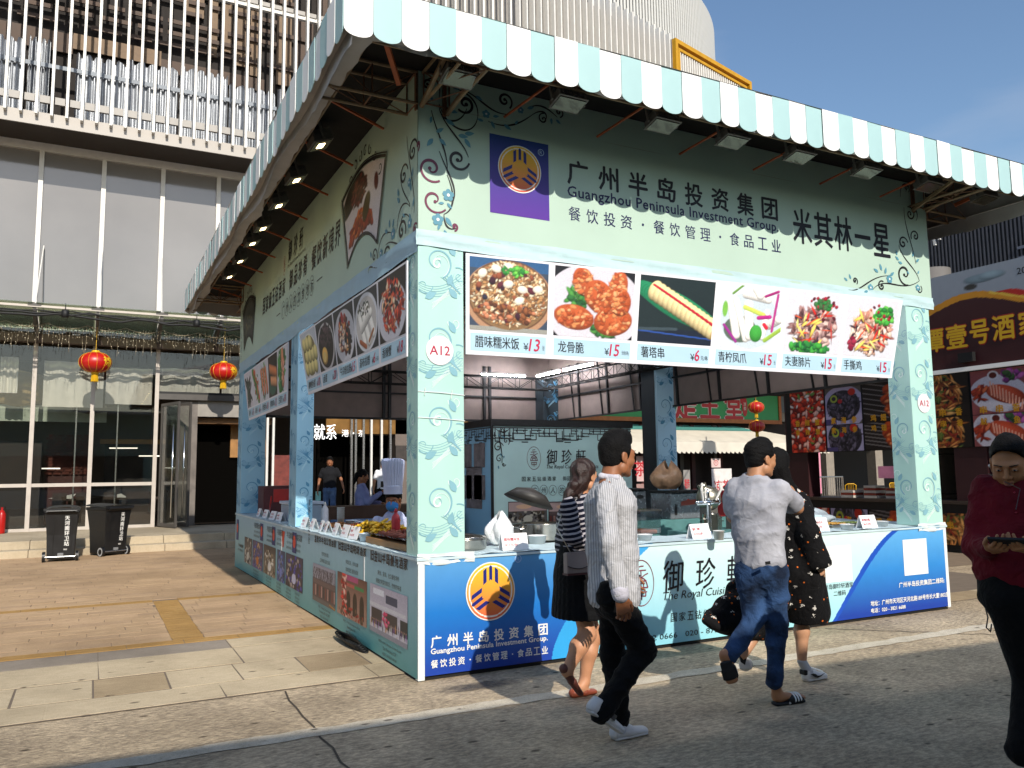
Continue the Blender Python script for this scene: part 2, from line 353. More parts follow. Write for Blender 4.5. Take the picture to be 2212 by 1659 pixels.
G_LINE = ground_mat('road_line_paint', 'cabfab', '9a8a74', 'e2d8c6', 7.0, 150, pits=True, big=.25)
G_JOINT = mat('joint_dirt', '4a4035', .95); G_BED = mat('mortar_bed', '75685a', .95)
G_GREY = ground_mat('grey_strip_stone', '968b7e', '867b6f', 'a69b8d', 3.0, 150, pits=False)
def sheet_poly(pts, z, name, m, parent=None, **t):
    return MB().add([(x, y, z) for x, y in pts], [tuple(range(len(pts)))]).build(name, m, parent, **t)
# a single wide sheet to the horizon
gb = MB().add([(-900, -900, 0), (900, -900, 0), (900, 900, 0), (-900, 900, 0)], [(0, 1, 2, 3)]).build('ground', G_CONC, kind='structure')
# white worn line: ragged edges
def ragged(x0, x1, y0, y1, step=.12, amp=.012, seed=3):
    r = rs_(seed); n = int((x1-x0)/step); lo = [(x0+(x1-x0)*i/n, y0+amp*r.randn()) for i in range(n+1)]; hi = [(x0+(x1-x0)*i/n, y1+amp*r.randn()) for i in range(n+1)]
    return lo, hi
def strip(x0, x1, y0, y1, z, name, m, amp=.012, seed=3, parent=None, slope=0.0, **t):
    lo, hi = ragged(x0, x1, y0, y1, .12, amp, seed); n = len(lo)
    return MB().add([(x, y+slope*x, z) for x, y in lo]+[(x, y+slope*x, z) for x, y in hi], [(i, i+1, n+i+1, n+i) for i in range(n-1)]).build(name, m, parent, **t)
strip(-14, 26, -.87, -.72, .004, 'road_marking', G_LINE, kind='structure')
# drain joints in the concrete road
jb = MB()
for (xa, ya, xb, yb) in ((-.93, .24, -.95, -5.2), (4.1, -.1, 5.6, -1.45), (5.6, -1.45, 9.5, -3.2)):
    n = 24; L_ = [(xa+(xb-xa)*i/n+.012*NR.randn(), ya+(yb-ya)*i/n+.012*NR.randn()) for i in range(n+1)]
    jb.add([(x-.007, y-.004, .0035) for x, y in L_]+[(x+.007, y+.004, .0035) for x, y in L_], [(i, n+1+i, n+2+i, i+1) for i in range(n)])
jb.build('expansion_joint', G_JOINT, gb)
# kerb slabs: three rows
pv = empty('kerb', (0, .3, 0)); pv['kind'] = 'structure'
sheet_poly([(-14, .27), (9, .27), (9, 2.6), (-14, 2.6)], .0045, 'joint_bed', G_BED, pv)
def slab(x0, x1, y0, y1, z, m, name, par, gap=.006, th=.03, tilt=None):
    r = NR; dz = tilt if tilt is not None else .0015*r.rand(); b = MB(); g = gap; j = [.003*r.randn() for _ in range(8)]
    c = [(x0+g+j[0], y0+g+j[1]), (x1-g+j[2], y0+g+j[3]), (x1-g+j[4], y1-g+j[5]), (x0+g+j[6], y1-g+j[7])]; e = .006
    top = [(x0+g+e, y0+g+e), (x1-g-e, y0+g+e), (x1-g-e, y1-g-e), (x0+g+e, y1-g-e)]
    b.add([(x, y, .002) for x, y in c]+[(x, y, z-.0012+dz) for x, y in c]+[(x, y, z+dz) for x, y in top],
          [(0, 1, 5, 4), (1, 2, 6, 5), (2, 3, 7, 6), (3, 0, 4, 7), (4, 5, 9, 8), (5, 6, 10, 9), (6, 7, 11, 10), (7, 4, 8, 11), (8, 9, 10, 11)])
    return b.build(name, m, par)
for i in range(16): slab(-9+i*1.1, -7.9+i*1.1, .29, .70, .007, [G_SLAB, G_SLAB, G_SLAB2][i % 3 if i % 5 == 4 else 0], 'kerb_slab', pv, gap=.002)
for i in range(32):
    x = -9.12+i*.5; slab(x, x+.5, .71, 1.27, .0072, G_SLAB2 if abs(x+2.12) < .1 or i % 7 == 3 else G_SLAB, 'kerb_slab', pv, gap=.007)
for i in range(16): slab(-9.5+i*1.06, -8.44+i*1.06, 1.28, 1.94, .007, G_SLAB, 'kerb_slab', pv, gap=.006)
for i in range(15): slab(-9.5+i*1.06, -8.44+i*1.06, 1.95, 2.34, .007, G_GREY if -9.5+i*1.06 < -1.6 else G_SLAB, 'kerb_slab', pv, gap=.003)
# brown pavers, yard in front of the building
yd = empty('pavement', (0, 4, 0)); yd['kind'] = 'structure'
sheet_poly([(-30, 2.35), (40, 2.35), (40, 13.0), (-30, 13.0)], .004, 'joint_bed', mat('yard_joint', '7f6e5b', .95), yd)
def ochre(x, y):
    return y < 2.56 or (5.2 < y < 5.4 and x > -6)
OX0, OX1 = -1.46, -1.18
pavers = []; stuffb = {k: MB() for k in range(4)}
y = 2.36; row = 0
while y < 12.2:
    hgt = .20 if y > 2.5 else .19; x = -5.2-(y-2.3)*.15+((row*.37) % .6)
    while x < (.2 if y < 11 else 4):
        wd = .58 if row % 2 else .48
        if ochre(x+wd/2, y+.1): k = 3
        else: k = NR.choice([0, 0, 1, 2, 0])
        for xa, xb in ([(x, x+wd)] if y < 2.5 or y > 5.2 or x+wd <= OX0 or x >= OX1 else [(x, min(x+wd, OX0)), (max(x, OX1), x+wd)]):
            if xb-xa > .03: pavers.append((xa, xb, y, y+hgt, k))
        x += wd
    y += hgt; row += 1
q_ = 2.55
while q_ < 5.18: pavers.append((OX0, OX1, q_, q_+.141, 3)); q_ += .141
pavers.sort(key=lambda q: (q[0]+2.2)**2+(q[2]+5.8)**2)
vis = [q for q in pavers if q[1] > -4.6-(q[2]-2.4)*.02]
PM = [G_PAVE, G_PAVE2, G_PAVE3, G_ORNG]
for n_, q in enumerate(pavers):
    if n_ < 295: slab(q[0], q[1], q[2], q[3], .009, PM[q[4]], 'paver', yd, gap=.003)
    else: stuffb[q[4]].box((q[0]+.003, q[2]+.003, .002), (q[1]-.003, q[3]-.003, .009+.0008*NR.rand()))
for k in range(4):
    if stuffb[k].f: stuffb[k].build('far_pavers', PM[k], yd, kind='stuff')
# soft-edged dark patch near the corner
sb = MB(); n = 26; sb.add([(.35+.42*math.cos(a)*(1+.12*math.sin(3*a)), -.33+.13*math.sin(a)*(1+.2*math.cos(2*a)), .005) for a in (2*math.pi*i/n for i in range(n))], [tuple(range(n))])
def dark_patch_mat():
    m = bpy.data.materials.new('dark_patch'); m.use_nodes = True; N = m.node_tree.nodes; L = m.node_tree.links; b = N['Principled BSDF']
    tc = N.new('ShaderNodeTexCoord'); n1 = N.new('ShaderNodeTexNoise'); n1.inputs['Scale'].default_value = 22; n1.inputs['Detail'].default_value = 6; L.new(tc.outputs['Object'], n1.inputs[0])
    v = N.new('ShaderNodeVectorMath'); v.operation = 'SUBTRACT'; v.inputs[1].default_value = (.35, -.33, 0); L.new(tc.outputs['Object'], v.inputs[0])
    v2 = N.new('ShaderNodeVectorMath'); v2.operation = 'MULTIPLY'; v2.inputs[1].default_value = (2.4, 7, 0); L.new(v.outputs[0], v2.inputs[0]); l = N.new('ShaderNodeVectorMath'); l.operation = 'LENGTH'; L.new(v2.outputs[0], l.inputs[0])
    s = N.new('ShaderNodeMath'); s.operation = 'SUBTRACT'; L.new(n1.outputs[0], s.inputs[0]); L.new(l.outputs['Value'], s.inputs[1])
    r = N.new('ShaderNodeMapRange'); r.inputs[1].default_value = -.45; r.inputs[2].default_value = .25; r.inputs[4].default_value = .7; L.new(s.outputs[0], r.inputs[0]); L.new(r.outputs[0], b.inputs['Alpha'])
    b.inputs['Base Color'].default_value = (.06, .055, .05, 1); b.inputs['Roughness'].default_value = .7; return m
sb.build('dark_patch', dark_patch_mat(), gb)
# ============================================================ MAIN BUILDING
FY = 16.0; LZ = .30
M_FRAME = mat('pale_aluminium', 'b9b0a6', .45, .06, metal=.0)
M_WHITE = mat('white_fin_paint', 'd8d5cf', .45, .05)
M_STEP = ground_mat('step_stone', 'bbac93', 'a89a80', 'cdbfa6', 2.5, 140, pits=False)
M_DARK = mat('dark_interior', '17120f', .8)
M_BROWN = mat('brown_board', '54443a', .7, .15)
M_BEIGE = mat('beige_board', '7d6853', .7, .15)
M_CURT = mat('silver_curtain', 'a9adb3', .38, .12, 20, metal=.5)
M_STEEL = mat('brushed_steel', 'b8b6b2', .28, .08, 30, metal=.9)
M_DSTEEL = mat('dark_bronze_frame', '4a4642', .45, .1)
M_BLACK = mat('matt_black', '0e0e0f', .6)
G_UP = mat('tinted_pane', '7e7b78', .08, .14, .4, spec=.9, coat=.5); G_LOW = glass('shopfront_glass', (.82, .83, .81), .13, .01); G_CAN = glass('canopy_glass', (.62, .68, .55), .3, .25)
bld = empty('restaurant_building', (0, FY, 0), 'large restaurant block with white vertical fins above a tall glass shopfront', 'building')
for i, (yy, z) in enumerate(((12.35, .15), (12.75, .30))):
    x = -20.0; k = 0
    while x < 30:
        MB().box((x+.004, yy, .004), (x+1.196, 12.75 if i == 0 else 13.3, z)).build('step_slab', M_STEP, bld, bevel=.008); x += 1.2; k += 1
MB().box((-20, 13.3, .004), (40, FY-.06, LZ)).build('landing', M_STEP, bld)
MB().box((-20, FY+.1, .0), (40, FY+9, LZ+.002)).build('inner_floor', mat('dark_tile', '2c2622', .3), bld)
MB().box((-20, FY+9, 0), (40, FY+9.3, 9.5)).build('inner_wall', mat('inner_wall_paint', '5a4a3f', .8), bld)
MB().box((-20, FY+.35, 5.3), (40, FY+9, 5.55)).build('inner_ceiling', mat('inner_ceiling_paint', '8b7b66', .8), bld)
MB().box((-20.3, FY, 0), (-20, FY+9.3, 17)).build('side_wall', M_DARK, bld)
# lower shopfront mullions and rails
MX = [-9.88, -8.6, -7.32, -6.04, -4.76, -3.48]
mx = [float(at(px, 1100, 'Y', FY)[0]) for px in (60, 190, 330)]; pitch = mx[1]-mx[0]
MULL = [mx[0]-pitch*k for k in range(6, 0, -1)]+mx
for x in MULL: MB().box((x-.045, FY-.07, LZ), (x+.045, FY+.05, 5.45)).build('mullion', M_FRAME, bld)
for i in range(len(MULL)-1):
    a, b = MULL[i]+.045, MULL[i+1]-.045
    for z0, z1 in ((LZ, LZ+.07), (1.31, 1.39)): MB().box((a, FY-.05, z0), (b, FY+.04, z1)).build('rail', M_FRAME, bld)
    for z0, z1 in ((LZ+.07, 1.31), (1.39, 5.45)): MB().box((a, FY-.01, z0), (b, FY+.004, z1)).build('pane', G_LOW, bld)
for i in range(2):  # vertical edge joints inside
    x = MULL[-2]-.35+i*.9; MB().box((x, FY+.4, LZ), (x+.03, FY+.45, 3.3)).build('inner_post', M_STEEL, bld)
# dark door head over the entrance to the right of the last mullion
DX0 = mx[-1]+.045
MB().box((DX0, FY-.08, 3.42), (3.4, FY+.02, 3.56)).build('door_head', M_DSTEEL, bld)
MB().box((DX0, FY-.04, 3.56), (3.4, FY+.005, 3.62)).build('door_head_trim', M_BLACK, bld)
MB().box((DX0, FY-.01, 3.62), (3.4, FY+.004, 5.45)).build('pane', G_LOW, bld)
# portal with grey stone jambs
jx = float(at(388, 900, 'Y', FY+.1)[0]); MB().box((jx, FY+.06, LZ), (jx+.42, FY+.9, 3.42)).build('stone_jamb', mat('mottled_grey_stone', '6e6660', .5, .3, 4), bld)
MB().box((jx+.42, FY+.06, 3.02), (jx+2.3, FY+.9, 3.42)).build('portal_head', mat('portal_head_panel', '8d877f', .5, .1), bld)
MB().box((jx+.42, FY+.3, 2.86), (jx+2.3, FY+.95, 3.0)).build('wood_trim', mat('warm_wood_trim', '8a6238', .5, .2), bld)
MB().box((jx+1.35, FY+.9, 2.0), (jx+2.3, FY+1.0, 2.86)).build('wood_panel', mat('lit_wood_panel', '9c6f3a', .5, .2), bld)
MB().box((jx+.42, FY+1.0, LZ), (jx+2.3, FY+1.04, 2.86)).build('doorway_shade_sheet', mat('painted_doorway_shade', '0a0908', 1, 0, spec=0), bld)  # black sheet painted in for the unlit depth of the entrance
# white fabric panels and posters hanging inside the upper half of the shopfront
for k, (pa, pb, z0, z1, c) in enumerate(((0, 40, 3.5, 4.35, 'e8e2d8'), (95, 225, 3.2, 4.3, 'e3ddd5'), (230, 330, 3.3, 4.2, 'e0d9d2'), (338, 475, 3.55, 4.25, 'd9d4cf'), (480, 520, 3.55, 4.25, 'd5d0cb'))):
    xa, xb = float(at(pa, 800, 'Y', FY+.3)[0]), float(at(pb, 800, 'Y', FY+.3)[0])
    MB().sheet(lambda u, v: (xa+(xb-xa)*u, FY+.3+.03*math.sin(u*18), z0+(z1-z0)*v), 40, 1).build('hanging_fabric', mat('white_fabric_%d' % k, c, .9, .05), bld)
bb = MB(); bb.lathe([(.02, 0), (.5, .1), (.62, .45), (.5, .8), (.02, .9)], (float(at(42, 790, 'Y', FY+1.2)[0]), FY+1.2, 3.25), 24, sy=.4)
bb.build('beige_globe_lamp', mat('beige_globe', 'b59a6b', .7), bld, smooth=True)
bb = MB(); bb.lathe([(.02, 0), (.38, .08), (.42, .3), (.3, .5), (.02, .55)], (float(at(195, 860, 'Y', FY+1.2)[0]), FY+1.2, 3.1), 24, sy=.4); bb.build('brown_globe_lamp', mat('brown_globe', '6a5a4c', .7), bld, smooth=True)
MB().box((-9, FY+1.2, 2.9), (-1.9, FY+1.3, 3.3)).build('pale_bulkhead', mat('pale_bulkhead', 'b9c2b4', .6), bld)
MB().box((float(at(160, 850, 'Y', FY+.9)[0]), FY+.9, 3.15), (3.4, FY+1.0, 3.28)).build('inner_beam', mat('inner_beam', '5c5750', .6), bld)
for k, (pa, pb, z, d_) in enumerate(((-60, 90, .3, 2.0), (100, 190, .3, 2.6), (225, 330, .3, 3.2))):
    xa, xb = float(at(pa, 1000, 'Y', FY+d_)[0]), float(at(pb, 1000, 'Y', FY+d_)[0])
    MB().box((xa, FY+d_, z), (xb, FY+d_+.1, 2.45)).build('partition_screen', mat('partition_%d' % k, ('2e2420', '4a221c', '241c1a')[k], .6, .3, 3), bld)
bk = MB()
xb0 = float(at(100, 900, 'Y', FY+2.55)[0])
for r_ in range(14):
    for c_ in range(5): bk.box((xb0+.02+c_*.2+(r_ % 2)*.06, FY+2.53, 1.6+r_*.075), (xb0+.19+c_*.2+(r_ % 2)*.06, FY+2.6, 1.665+r_*.075))
bk.build('brick_panel', mat('red_brick', '5a2c22', .8, .3), bld)
MB().box((float(at(215, 980, 'Y', FY+3)[0]), FY+3, 2.42), (1.0, FY+3.05, 2.55)).build('wood_beam', mat('ochre_wood_beam', '8f6832', .5, .2), bld)
for k, (pa, pb, py_) in enumerate(((525*.45, 660*.45, 968), (300, 345, 985), (40, 130, 1012))):
    a = at(pa, py_, 'Y', FY+2.4); b = at(pb, py_, 'Y', FY+2.4); MB().bar(a, b, .03).build('tube_light', mat('dim_tube_light', 'ffffff', .5, 0, emit='fff4e0', es=1.6), bld)
tb = MB()
for xx in (-3.0, -1.9, -1.1):
    tb.box((xx, FY+.9, .95), (xx+.75, FY+1.5, 1.0)); tb.box((xx+.32, FY+1.15, LZ), (xx+.4, FY+1.25, .95))
    for q in (0, .5): tb.box((xx+q, FY+.7, LZ), (xx+q+.3, FY+.75, 1.15))
tb.build('dining_furniture', mat('dark_chair_wood', '3b2c22', .5), bld, kind='stuff')
cc = MB(); cc.add([(-3.1, FY+1.0, 1.02), (-2.6, FY+.98, 1.0), (-2.5, FY+1.2, 1.12)], [(0, 1, 2)]); cc.add([(-1.9, FY+1.0, 1.02), (-1.35, FY+.98, 1.0), (-1.5, FY+1.2, 1.1)], [(0, 1, 2)]); cc.build('napkin', M_WHITE, bld)
# open glass doors swung outwards by the entrance
def glass_door(x, y, ang, h, wd, handle=True):
    b = MB(); c, s = math.cos(ang), math.sin(ang)
    def q(u, n0, n1, z0, z1, u1): 
        vs = [(x+uu*c-nn*s, y+uu*s+nn*c, z) for z in (z0, z1) for uu, nn in ((u, n0), (u1, n0), (u1, n1), (u, n1))]
        return vs, [(0, 3, 2, 1), (4, 5, 6, 7), (0, 1, 5, 4), (1, 2, 6, 5), (2, 3, 7, 6), (3, 0, 4, 7)]
    d = MB(); 
    for a_ in ((0, -.025, .025, LZ+.02, h, .05), (wd-.05, -.025, .025, LZ+.02, h, wd), (.05, -.025, .025, LZ+.02, LZ+.1, wd-.05), (.05, -.025, .025, h-.07, h, wd-.05)): d.add(*q(*a_))
    o = d.build('door', M_DSTEEL, bld)
    MB().add(*q(.05, -.004, .004, LZ+.1, h-.07, wd-.05)).build('pane', G_LOW, o)
    if handle:
        hb = MB(); 
        for n_ in (.07, -.07):
            px_, py_ = x+(wd-.13)*c-n_*s, y+(wd-.13)*s+n_*c; hb.tube([(px_, py_, .55), (px_, py_, 2.75)], .018, 8)
        hb.build('handle', mat('polished_chrome', 'e6e6e6', .12, 0, metal=1), o, smooth=True)
    return o
glass_door(DX0+.08, FY-.1, -1.25, 3.3, 1.0)
glass_door(DX0+.2, FY-.1, -1.05, 3.3, .95)
# second entrance with the tea shop sign, seen through the stall
SX = float(at(672, 930, 'Y', FY)[0]); SX1 = float(at(800, 930, 'Y', FY)[0])
MB().box((3.4, FY-.08, 3.42), (8.2, FY+.02, 3.6)).build('door_head', M_DSTEEL, bld)
MB().box((3.4, FY-.01, 3.6), (8.2, FY+.004, 5.45)).build('pane', G_LOW, bld)
sgn = MB().box((3.4, FY-.06, 2.62), (7.6, FY+.02, 3.42)).build('sign_board', mat('gold_brown_sign', '8a6535', .35, .35, 2.5, metal=.5), bld)
MB().box((3.4, FY+.9, LZ), (7.6, FY+1.0, 2.62)).build('doorway_shade_sheet', mat('painted_doorway_shade', '0a0908', 1, 0, spec=0), bld)  # black sheet again stands in for the shade inside the tea shop
for px in (575, 588, 757, 766, 783, 800, 822, 841):
    xx = float(at(px, 1000, 'Y', FY-.1)[0]); MB().box((xx-.025, FY-.2, LZ), (xx+.03, FY-.12, 3.42)).build('door_stile', M_WHITE if px in (575, 588, 800, 822) else M_STEEL, bld)
xx = float(at(855, 1000, 'Y', FY-.1)[0])
MB().box((xx, FY-.06, LZ), (xx+1.2, FY+.6, 5.4)).build('grey_wall', mat('grey_taupe_wall', '6b5f57', .6, .1), bld)
MB().box((xx, FY-.1, 1.9), (xx+1.2, FY-.06, 2.3)).build('menu_plate', mat('dark_plate', '3a332f', .5, .3, 8), bld)
MB().box((6.3, FY+.2, LZ+.3), (6.9, FY+.24, 1.25)).build('yellow_poster', mat('yellow_poster', 'c99a2a', .5, .25, 12), bld)
frS = Frame((0, FY-.061, 0), (1, 0, 0))
p0 = at(678, 948, 'Y', FY-.06); p1 = at(727, 915, 'Y', FY-.06)
lettering(frS, [('就系', p0[0], p0[2]-.02, dict(w=p1[0]-p0[0], hgt=p1[2]-p0[2], bold=.012))], mat('lit_white_letters', 'ffffff', .5, 0, emit='ffffff', es=.5), sgn)
p0 = at(738, 943, 'Y', FY-.06); lettering(frS, [('港', p0[0], p0[2], dict(hgt=.19)), ('·', p0[0]+.3, p0[2]+.07, dict(hgt=.05)), ('茶', p0[0]+.46, p0[2], dict(hgt=.19))], MATS['lit_white_letters'], sgn)
wr = MB(); r = rs_(5)
for cx_, rad in ((5.9, .22), (6.45, .16)):
    for k in range(46): a = r.rand()*6.28; q = rad*(1+.22*r.randn()*.6); wr.lathe([(.001, -.012), (.013, 0), (.001, .012)], (cx_+q*math.cos(a)*1.2, FY+.4, 2.25+q*math.sin(a)), 6)
wr.build('wreath_lights', mat('warm_led', 'ffffff', .5, 0, emit='fff0d0', es=6), bld, kind='stuff')
MB().box((2.1, FY+.6, 1.0), (2.75, FY+.7, 2.05)).build('notice_board', mat('red_brown_notice', '6e2c24', .5, .3, 9), bld)
# soffit, upper glass band, fascia edge, fins
MB().box((-20, FY-.01, 5.45), (9, FY+.3, 5.62)).build('transom', M_FRAME, bld)
UM = [float(at(px, 400, 'Y', FY)[0]) for px in (88, 222, 345, 472)]; up = (UM[3]-UM[0])/3
UMX = [UM[0]+up*k for k in range(-8, 8)]
for x in UMX: MB().box((x-.05, FY-.09, 5.62), (x+.05, FY+.02, 9.3)).build('mullion', M_WHITE, bld)
for i in range(len(UMX)-1): MB().box((UMX[i]+.05, FY-.01, 5.62), (UMX[i+1]-.05, FY+.004, 9.3)).build('pane', G_UP, bld)
MB().box((-20, FY-.1, 9.3), (9, FY+.04, 9.5)).build('top_rail', M_WHITE, bld)
cw = MB()
for k in range(14):
    xa = -7+k*.9; cw.sheet(lambda u, v: (xa+.62*u, FY+.5+.04*math.sin(u*30+k), 5.7+1.6*v), 16, 1)
cw.build('roller_blind', mat('pale_blind', 'c7d0cc', .8, .05), bld, kind='stuff')
MB().box((-20, FY+.9, 5.56), (9, FY+1.0, 9.6)).build('back_wall', mat('bluegrey_back', '6e767c', .8, .15, 2), bld)
# stay rods of the canopy
FIN_Y = 14.6; FB = 9.62; FT = 17.4
MB().box((-20, FIN_Y-.02, 9.42), (8.6, FIN_Y+.02, 9.72)).build('fascia_edge', mat('grey_panel', 'a9a39c', .5, .05), bld)
MB().box((-20, FIN_Y+.02, 9.5), (8.6, FY-.1, 9.56)).build('soffit', mat('dark_brown_soffit', '3a3029', .6, .1), bld)
dirb = np.array([.966, .26]); P0 = np.array([8.6, FIN_Y])
def path(s):
    """front of the fin screen in plan: straight, then turning back by 15 degrees"""
    return (s, FIN_Y, 0.0) if s < P0[0] else (P0[0]+(s-P0[0])*dirb[0], P0[1]+(s-P0[0])*dirb[1], .2632)
nf = 0; s_ = -6.0; fin0 = MB().box((-.028, -.09, FB), (.028, .09, FT)).mesh('fin'); fin0.materials.append(M_WHITE)
while s_ < 16.5:
    x, y, a = path(s_); o = bpy.data.objects.new('fin', fin0); COL.objects.link(o); o.location = (x, y-.1, 0); o.rotation_euler.z = a; o.parent = bld; o.matrix_parent_inverse = Matrix.Translation((0, -FY, 0)); s_ += .3; nf += 1
lo = MB()
for k in range(-48, -20): lo.box((k*.3-.03, FIN_Y-.2, FB), (k*.3+.03, FIN_Y-.02, FT))
lo.build('side_fins', M_WHITE, bld, kind='stuff')
brk = MB(); s_ = -6.0
while s_ < 8.4:
    brk.box((s_+.05, FIN_Y-.04, 9.95), (s_+.25, FIN_Y+.04, 10.12)); brk.box((s_+.05, FIN_Y-.02, 13.55), (s_+.25, FIN_Y+.06, 13.66)); s_ += .3
brk.build('bracket_row', mat('grey_bracket', '9b9792', .5), bld, kind='stuff')
MB().bar((-20, FIN_Y+.06, 13.5), (8.5, FIN_Y+.06, 13.5), .1).build('upper_rail', M_WHITE, bld)
# wall behind the fins: dark boards, louvres, curtains; pale panels further right
wb = lambda a, b, z0, z1, y, m, n='board': MB().box((a, y, z0), (b, y+.05, z1)).build(n, m, bld)
MB().box((-20, FY+.1, 9.56), (4.0, FY+.2, 17.4)).build('upper_wall', mat('very_dark_wall', '221c19', .8), bld)
for k in range(11):
    z = 12.6+k*.32; seg = MB(); x = -7
    while x < 2.0:
        w_ = .35+.5*NR.rand(); 
        if NR.rand() < .82: seg.box((x, FY-.1, z), (x+w_, FY-.06, z+.11))
        x += w_+.12
    seg.build('louvre_rail', M_BROWN, bld, kind='stuff')
for a, b, z0, z1 in ((-7, -5.2, 11.7, 12.3), (-5.2, -3, 11.9, 12.4), (-3, -1, 12.05, 12.45), (-5.8, -4.9, 10.0, 11.5), (.1, .35, 12.6, 15.4), (.5, .72, 12.8, 14.9), (.85, 1.1, 12.5, 14.6), (1.2, 1.5, 12.3, 14.3), (-.5, .0, 13.6, 16), (-1, 1.6, 11.9, 12.25), (1.9, 2.3, 12.2, 14.8), (2.45, 2.9, 12.0, 14.5), (3.0, 3.3, 11.8, 15.5)): wb(a, b, z0, z1, FY-.02, M_BEIGE if z0 > 12 else M_BROWN)
def curtain(xa, xb, z0, z1, y, seed, n=90):
    r = rs_(seed); ph = np.cumsum(.25+.5*r.rand(n+1)); b = MB(); b.sheet(lambda u, v: (xa+(xb-xa)*u, y+.07*math.sin(ph[int(u*n)]*1.9)*(1-.3*v)+.02*math.sin(9*v+ph[int(u*n)]), z0+(z1-z0)*v+.05*math.sin(ph[int(u*n)])), n, 6)
    return b.build('curtain', M_CURT, bld, smooth=True)
for k, (a, b) in enumerate(((-6.2, -5.6), (-5.0, -4.0), (-3.9, -3.45), (-2.9, -1.8), (-1.75, -.6), (-.55, .6), (.65, 1.85), (1.9, 3.3))): curtain(a, b, 9.9, 11.75+.1*(k % 3), FY-.35, k+1, 60)
MB().box((-6.2, FY-.44, 11.25), (1.85, FY-.42, 11.35)).build('curtain_band', mat('grey_band', '8a929c', .6), bld)
pw = MB()
x = 3.6; k = 0
while x < 8.6:
    MB().box((x, FIN_Y+.25, 9.6), (x+.44, FIN_Y+.3, 17.2)).build('metal_panel', mat('pale_metal_panel', '8f8b86', .45, .08, 3), bld); x += .45; k += 1
ang = .2632
for k in range(17):
    s0 = 8.7+k*.46; xa, ya, _ = path(s0); MB().box((xa, ya+.25, 9.6), (xa+.45, ya+.3, 17.2), rot=ang, piv=(xa, ya)).build('metal_panel', MATS['pale_metal_panel'], bld)
MB().add([(3.6, FIN_Y+.3, 9.6), (3.6, FIN_Y+.3, 17.4), (3.6, FY+.2, 17.4), (3.6, FY+.2, 9.6)], [(0, 1, 2, 3)]).build('return_wall', M_BROWN, bld)
# gold framed sign at the end of the parapet
gs = empty('gold_framed_sign', (18.7, 17.2, 15), 'gold picture-frame sign with flower emblem on the parapet behind the stall roof', 'sign')
gdir = dirb; gA = np.array([16.25, 16.62]); W_ = 5.2
def gp(u, n, z): return (gA[0]+gdir[0]*u+gdir[1]*n, gA[1]+gdir[1]*u-gdir[0]*n, z)
def gbox(u0, u1, z0, z1, n0, n1, name, m, par=gs):
    vs = [gp(u, n, z) for z in (z0, z1) for u, n in ((u0, n0), (u1, n0), (u1, n1), (u0, n1))]
    return MB().add(vs, [(0, 3, 2, 1), (4, 5, 6, 7), (0, 1, 5, 4), (1, 2, 6, 5), (2, 3, 7, 6), (3, 0, 4, 7)]).build(name, m, par)
M_GOLD = mat('gold_paint', 'd9a01c', .35, .08, metal=.35)
zt, zb = 17.35, 13.0
gbox(-.02, W_, zb, zt, -.8, .0, 'sign_box', mat('grey_box', '8f8a85', .5)); 
for (a, b, c, d) in ((0, .16, zb, zt), (W_-.16, W_, zb, zt), (.16, W_-.16, zt-.16, zt), (.16, W_-.16, zb, zb+.16)): gbox(a, b, c, d, .0, .16, 'frame', M_GOLD)
for (a, b, c, d) in ((.26, .36, zb+.3, zt-.26), (W_-.36, W_-.26, zb+.3, zt-.26), (.36, W_-.36, zt-.36, zt-.26)): gbox(a, b, c, d, .0, .1, 'inner_frame', M_GOLD)
for k in range(30): gbox(.4+k*.148, .46+k*.148, zb+.3, zt-.38, .002, .06, 'sign_slat', M_WHITE)
em = MB()
for k in range(5):
    a = math.pi/2+k*2*math.pi/5
    pts = [gp(2.6+.33*math.cos(a)+.17*math.cos(q), .14, 15.35+.33*math.sin(a)+.17*math.sin(q)) for q in np.linspace(0, 6.283, 13)]; em.tube(pts, .05, 6)
em.tube([gp(2.6+.14*math.cos(q), .14, 15.35+.14*math.sin(q)) for q in np.linspace(0, 6.283, 11)], .045, 6)
for a in (0, 2.1, 4.2): em.tube([gp(2.6, .14, 15.35), gp(2.6+.4*math.cos(a), .16, 15.35+.4*math.sin(a))], .03, 6)
em.build('flower_emblem', M_GOLD, gs)
# tall drum behind
drm = empty('round_tower', (19.9, 36.3, 0), 'tall rounded silver tower clad in vertical ribs, behind the parapet at the sky', 'building')
MB().lathe([(11.7, 0), (11.7, 26.2)], (19.9, 36.3, 0), 96).build('drum_wall', mat('silver_cladding', '9a9a98', .45, .05), drm)
MB().lathe([(11.75, 26.2), (11.9, 26.25), (11.9, 26.35), (11.0, 26.4)], (19.9, 36.3, 0), 96).build('parapet', M_FRAME, drm)
rib = MB().box((-.06, -.16, 12), (.06, .1, 26.55)).mesh('rib'); rib.materials.append(mat('silver_rib', 'c2c2be', .4, .05))
for k in range(150):
    a = math.radians(-118+k*.9); o = bpy.data.objects.new('rib', rib); COL.objects.link(o); o.location = (19.9+11.95*math.cos(a), 36.3+11.95*math.sin(a), 0); o.rotation_euler.z = a+math.pi/2; o.parent = drm; o.matrix_parent_inverse = Matrix.Translation((-19.9, -36.3, 0))
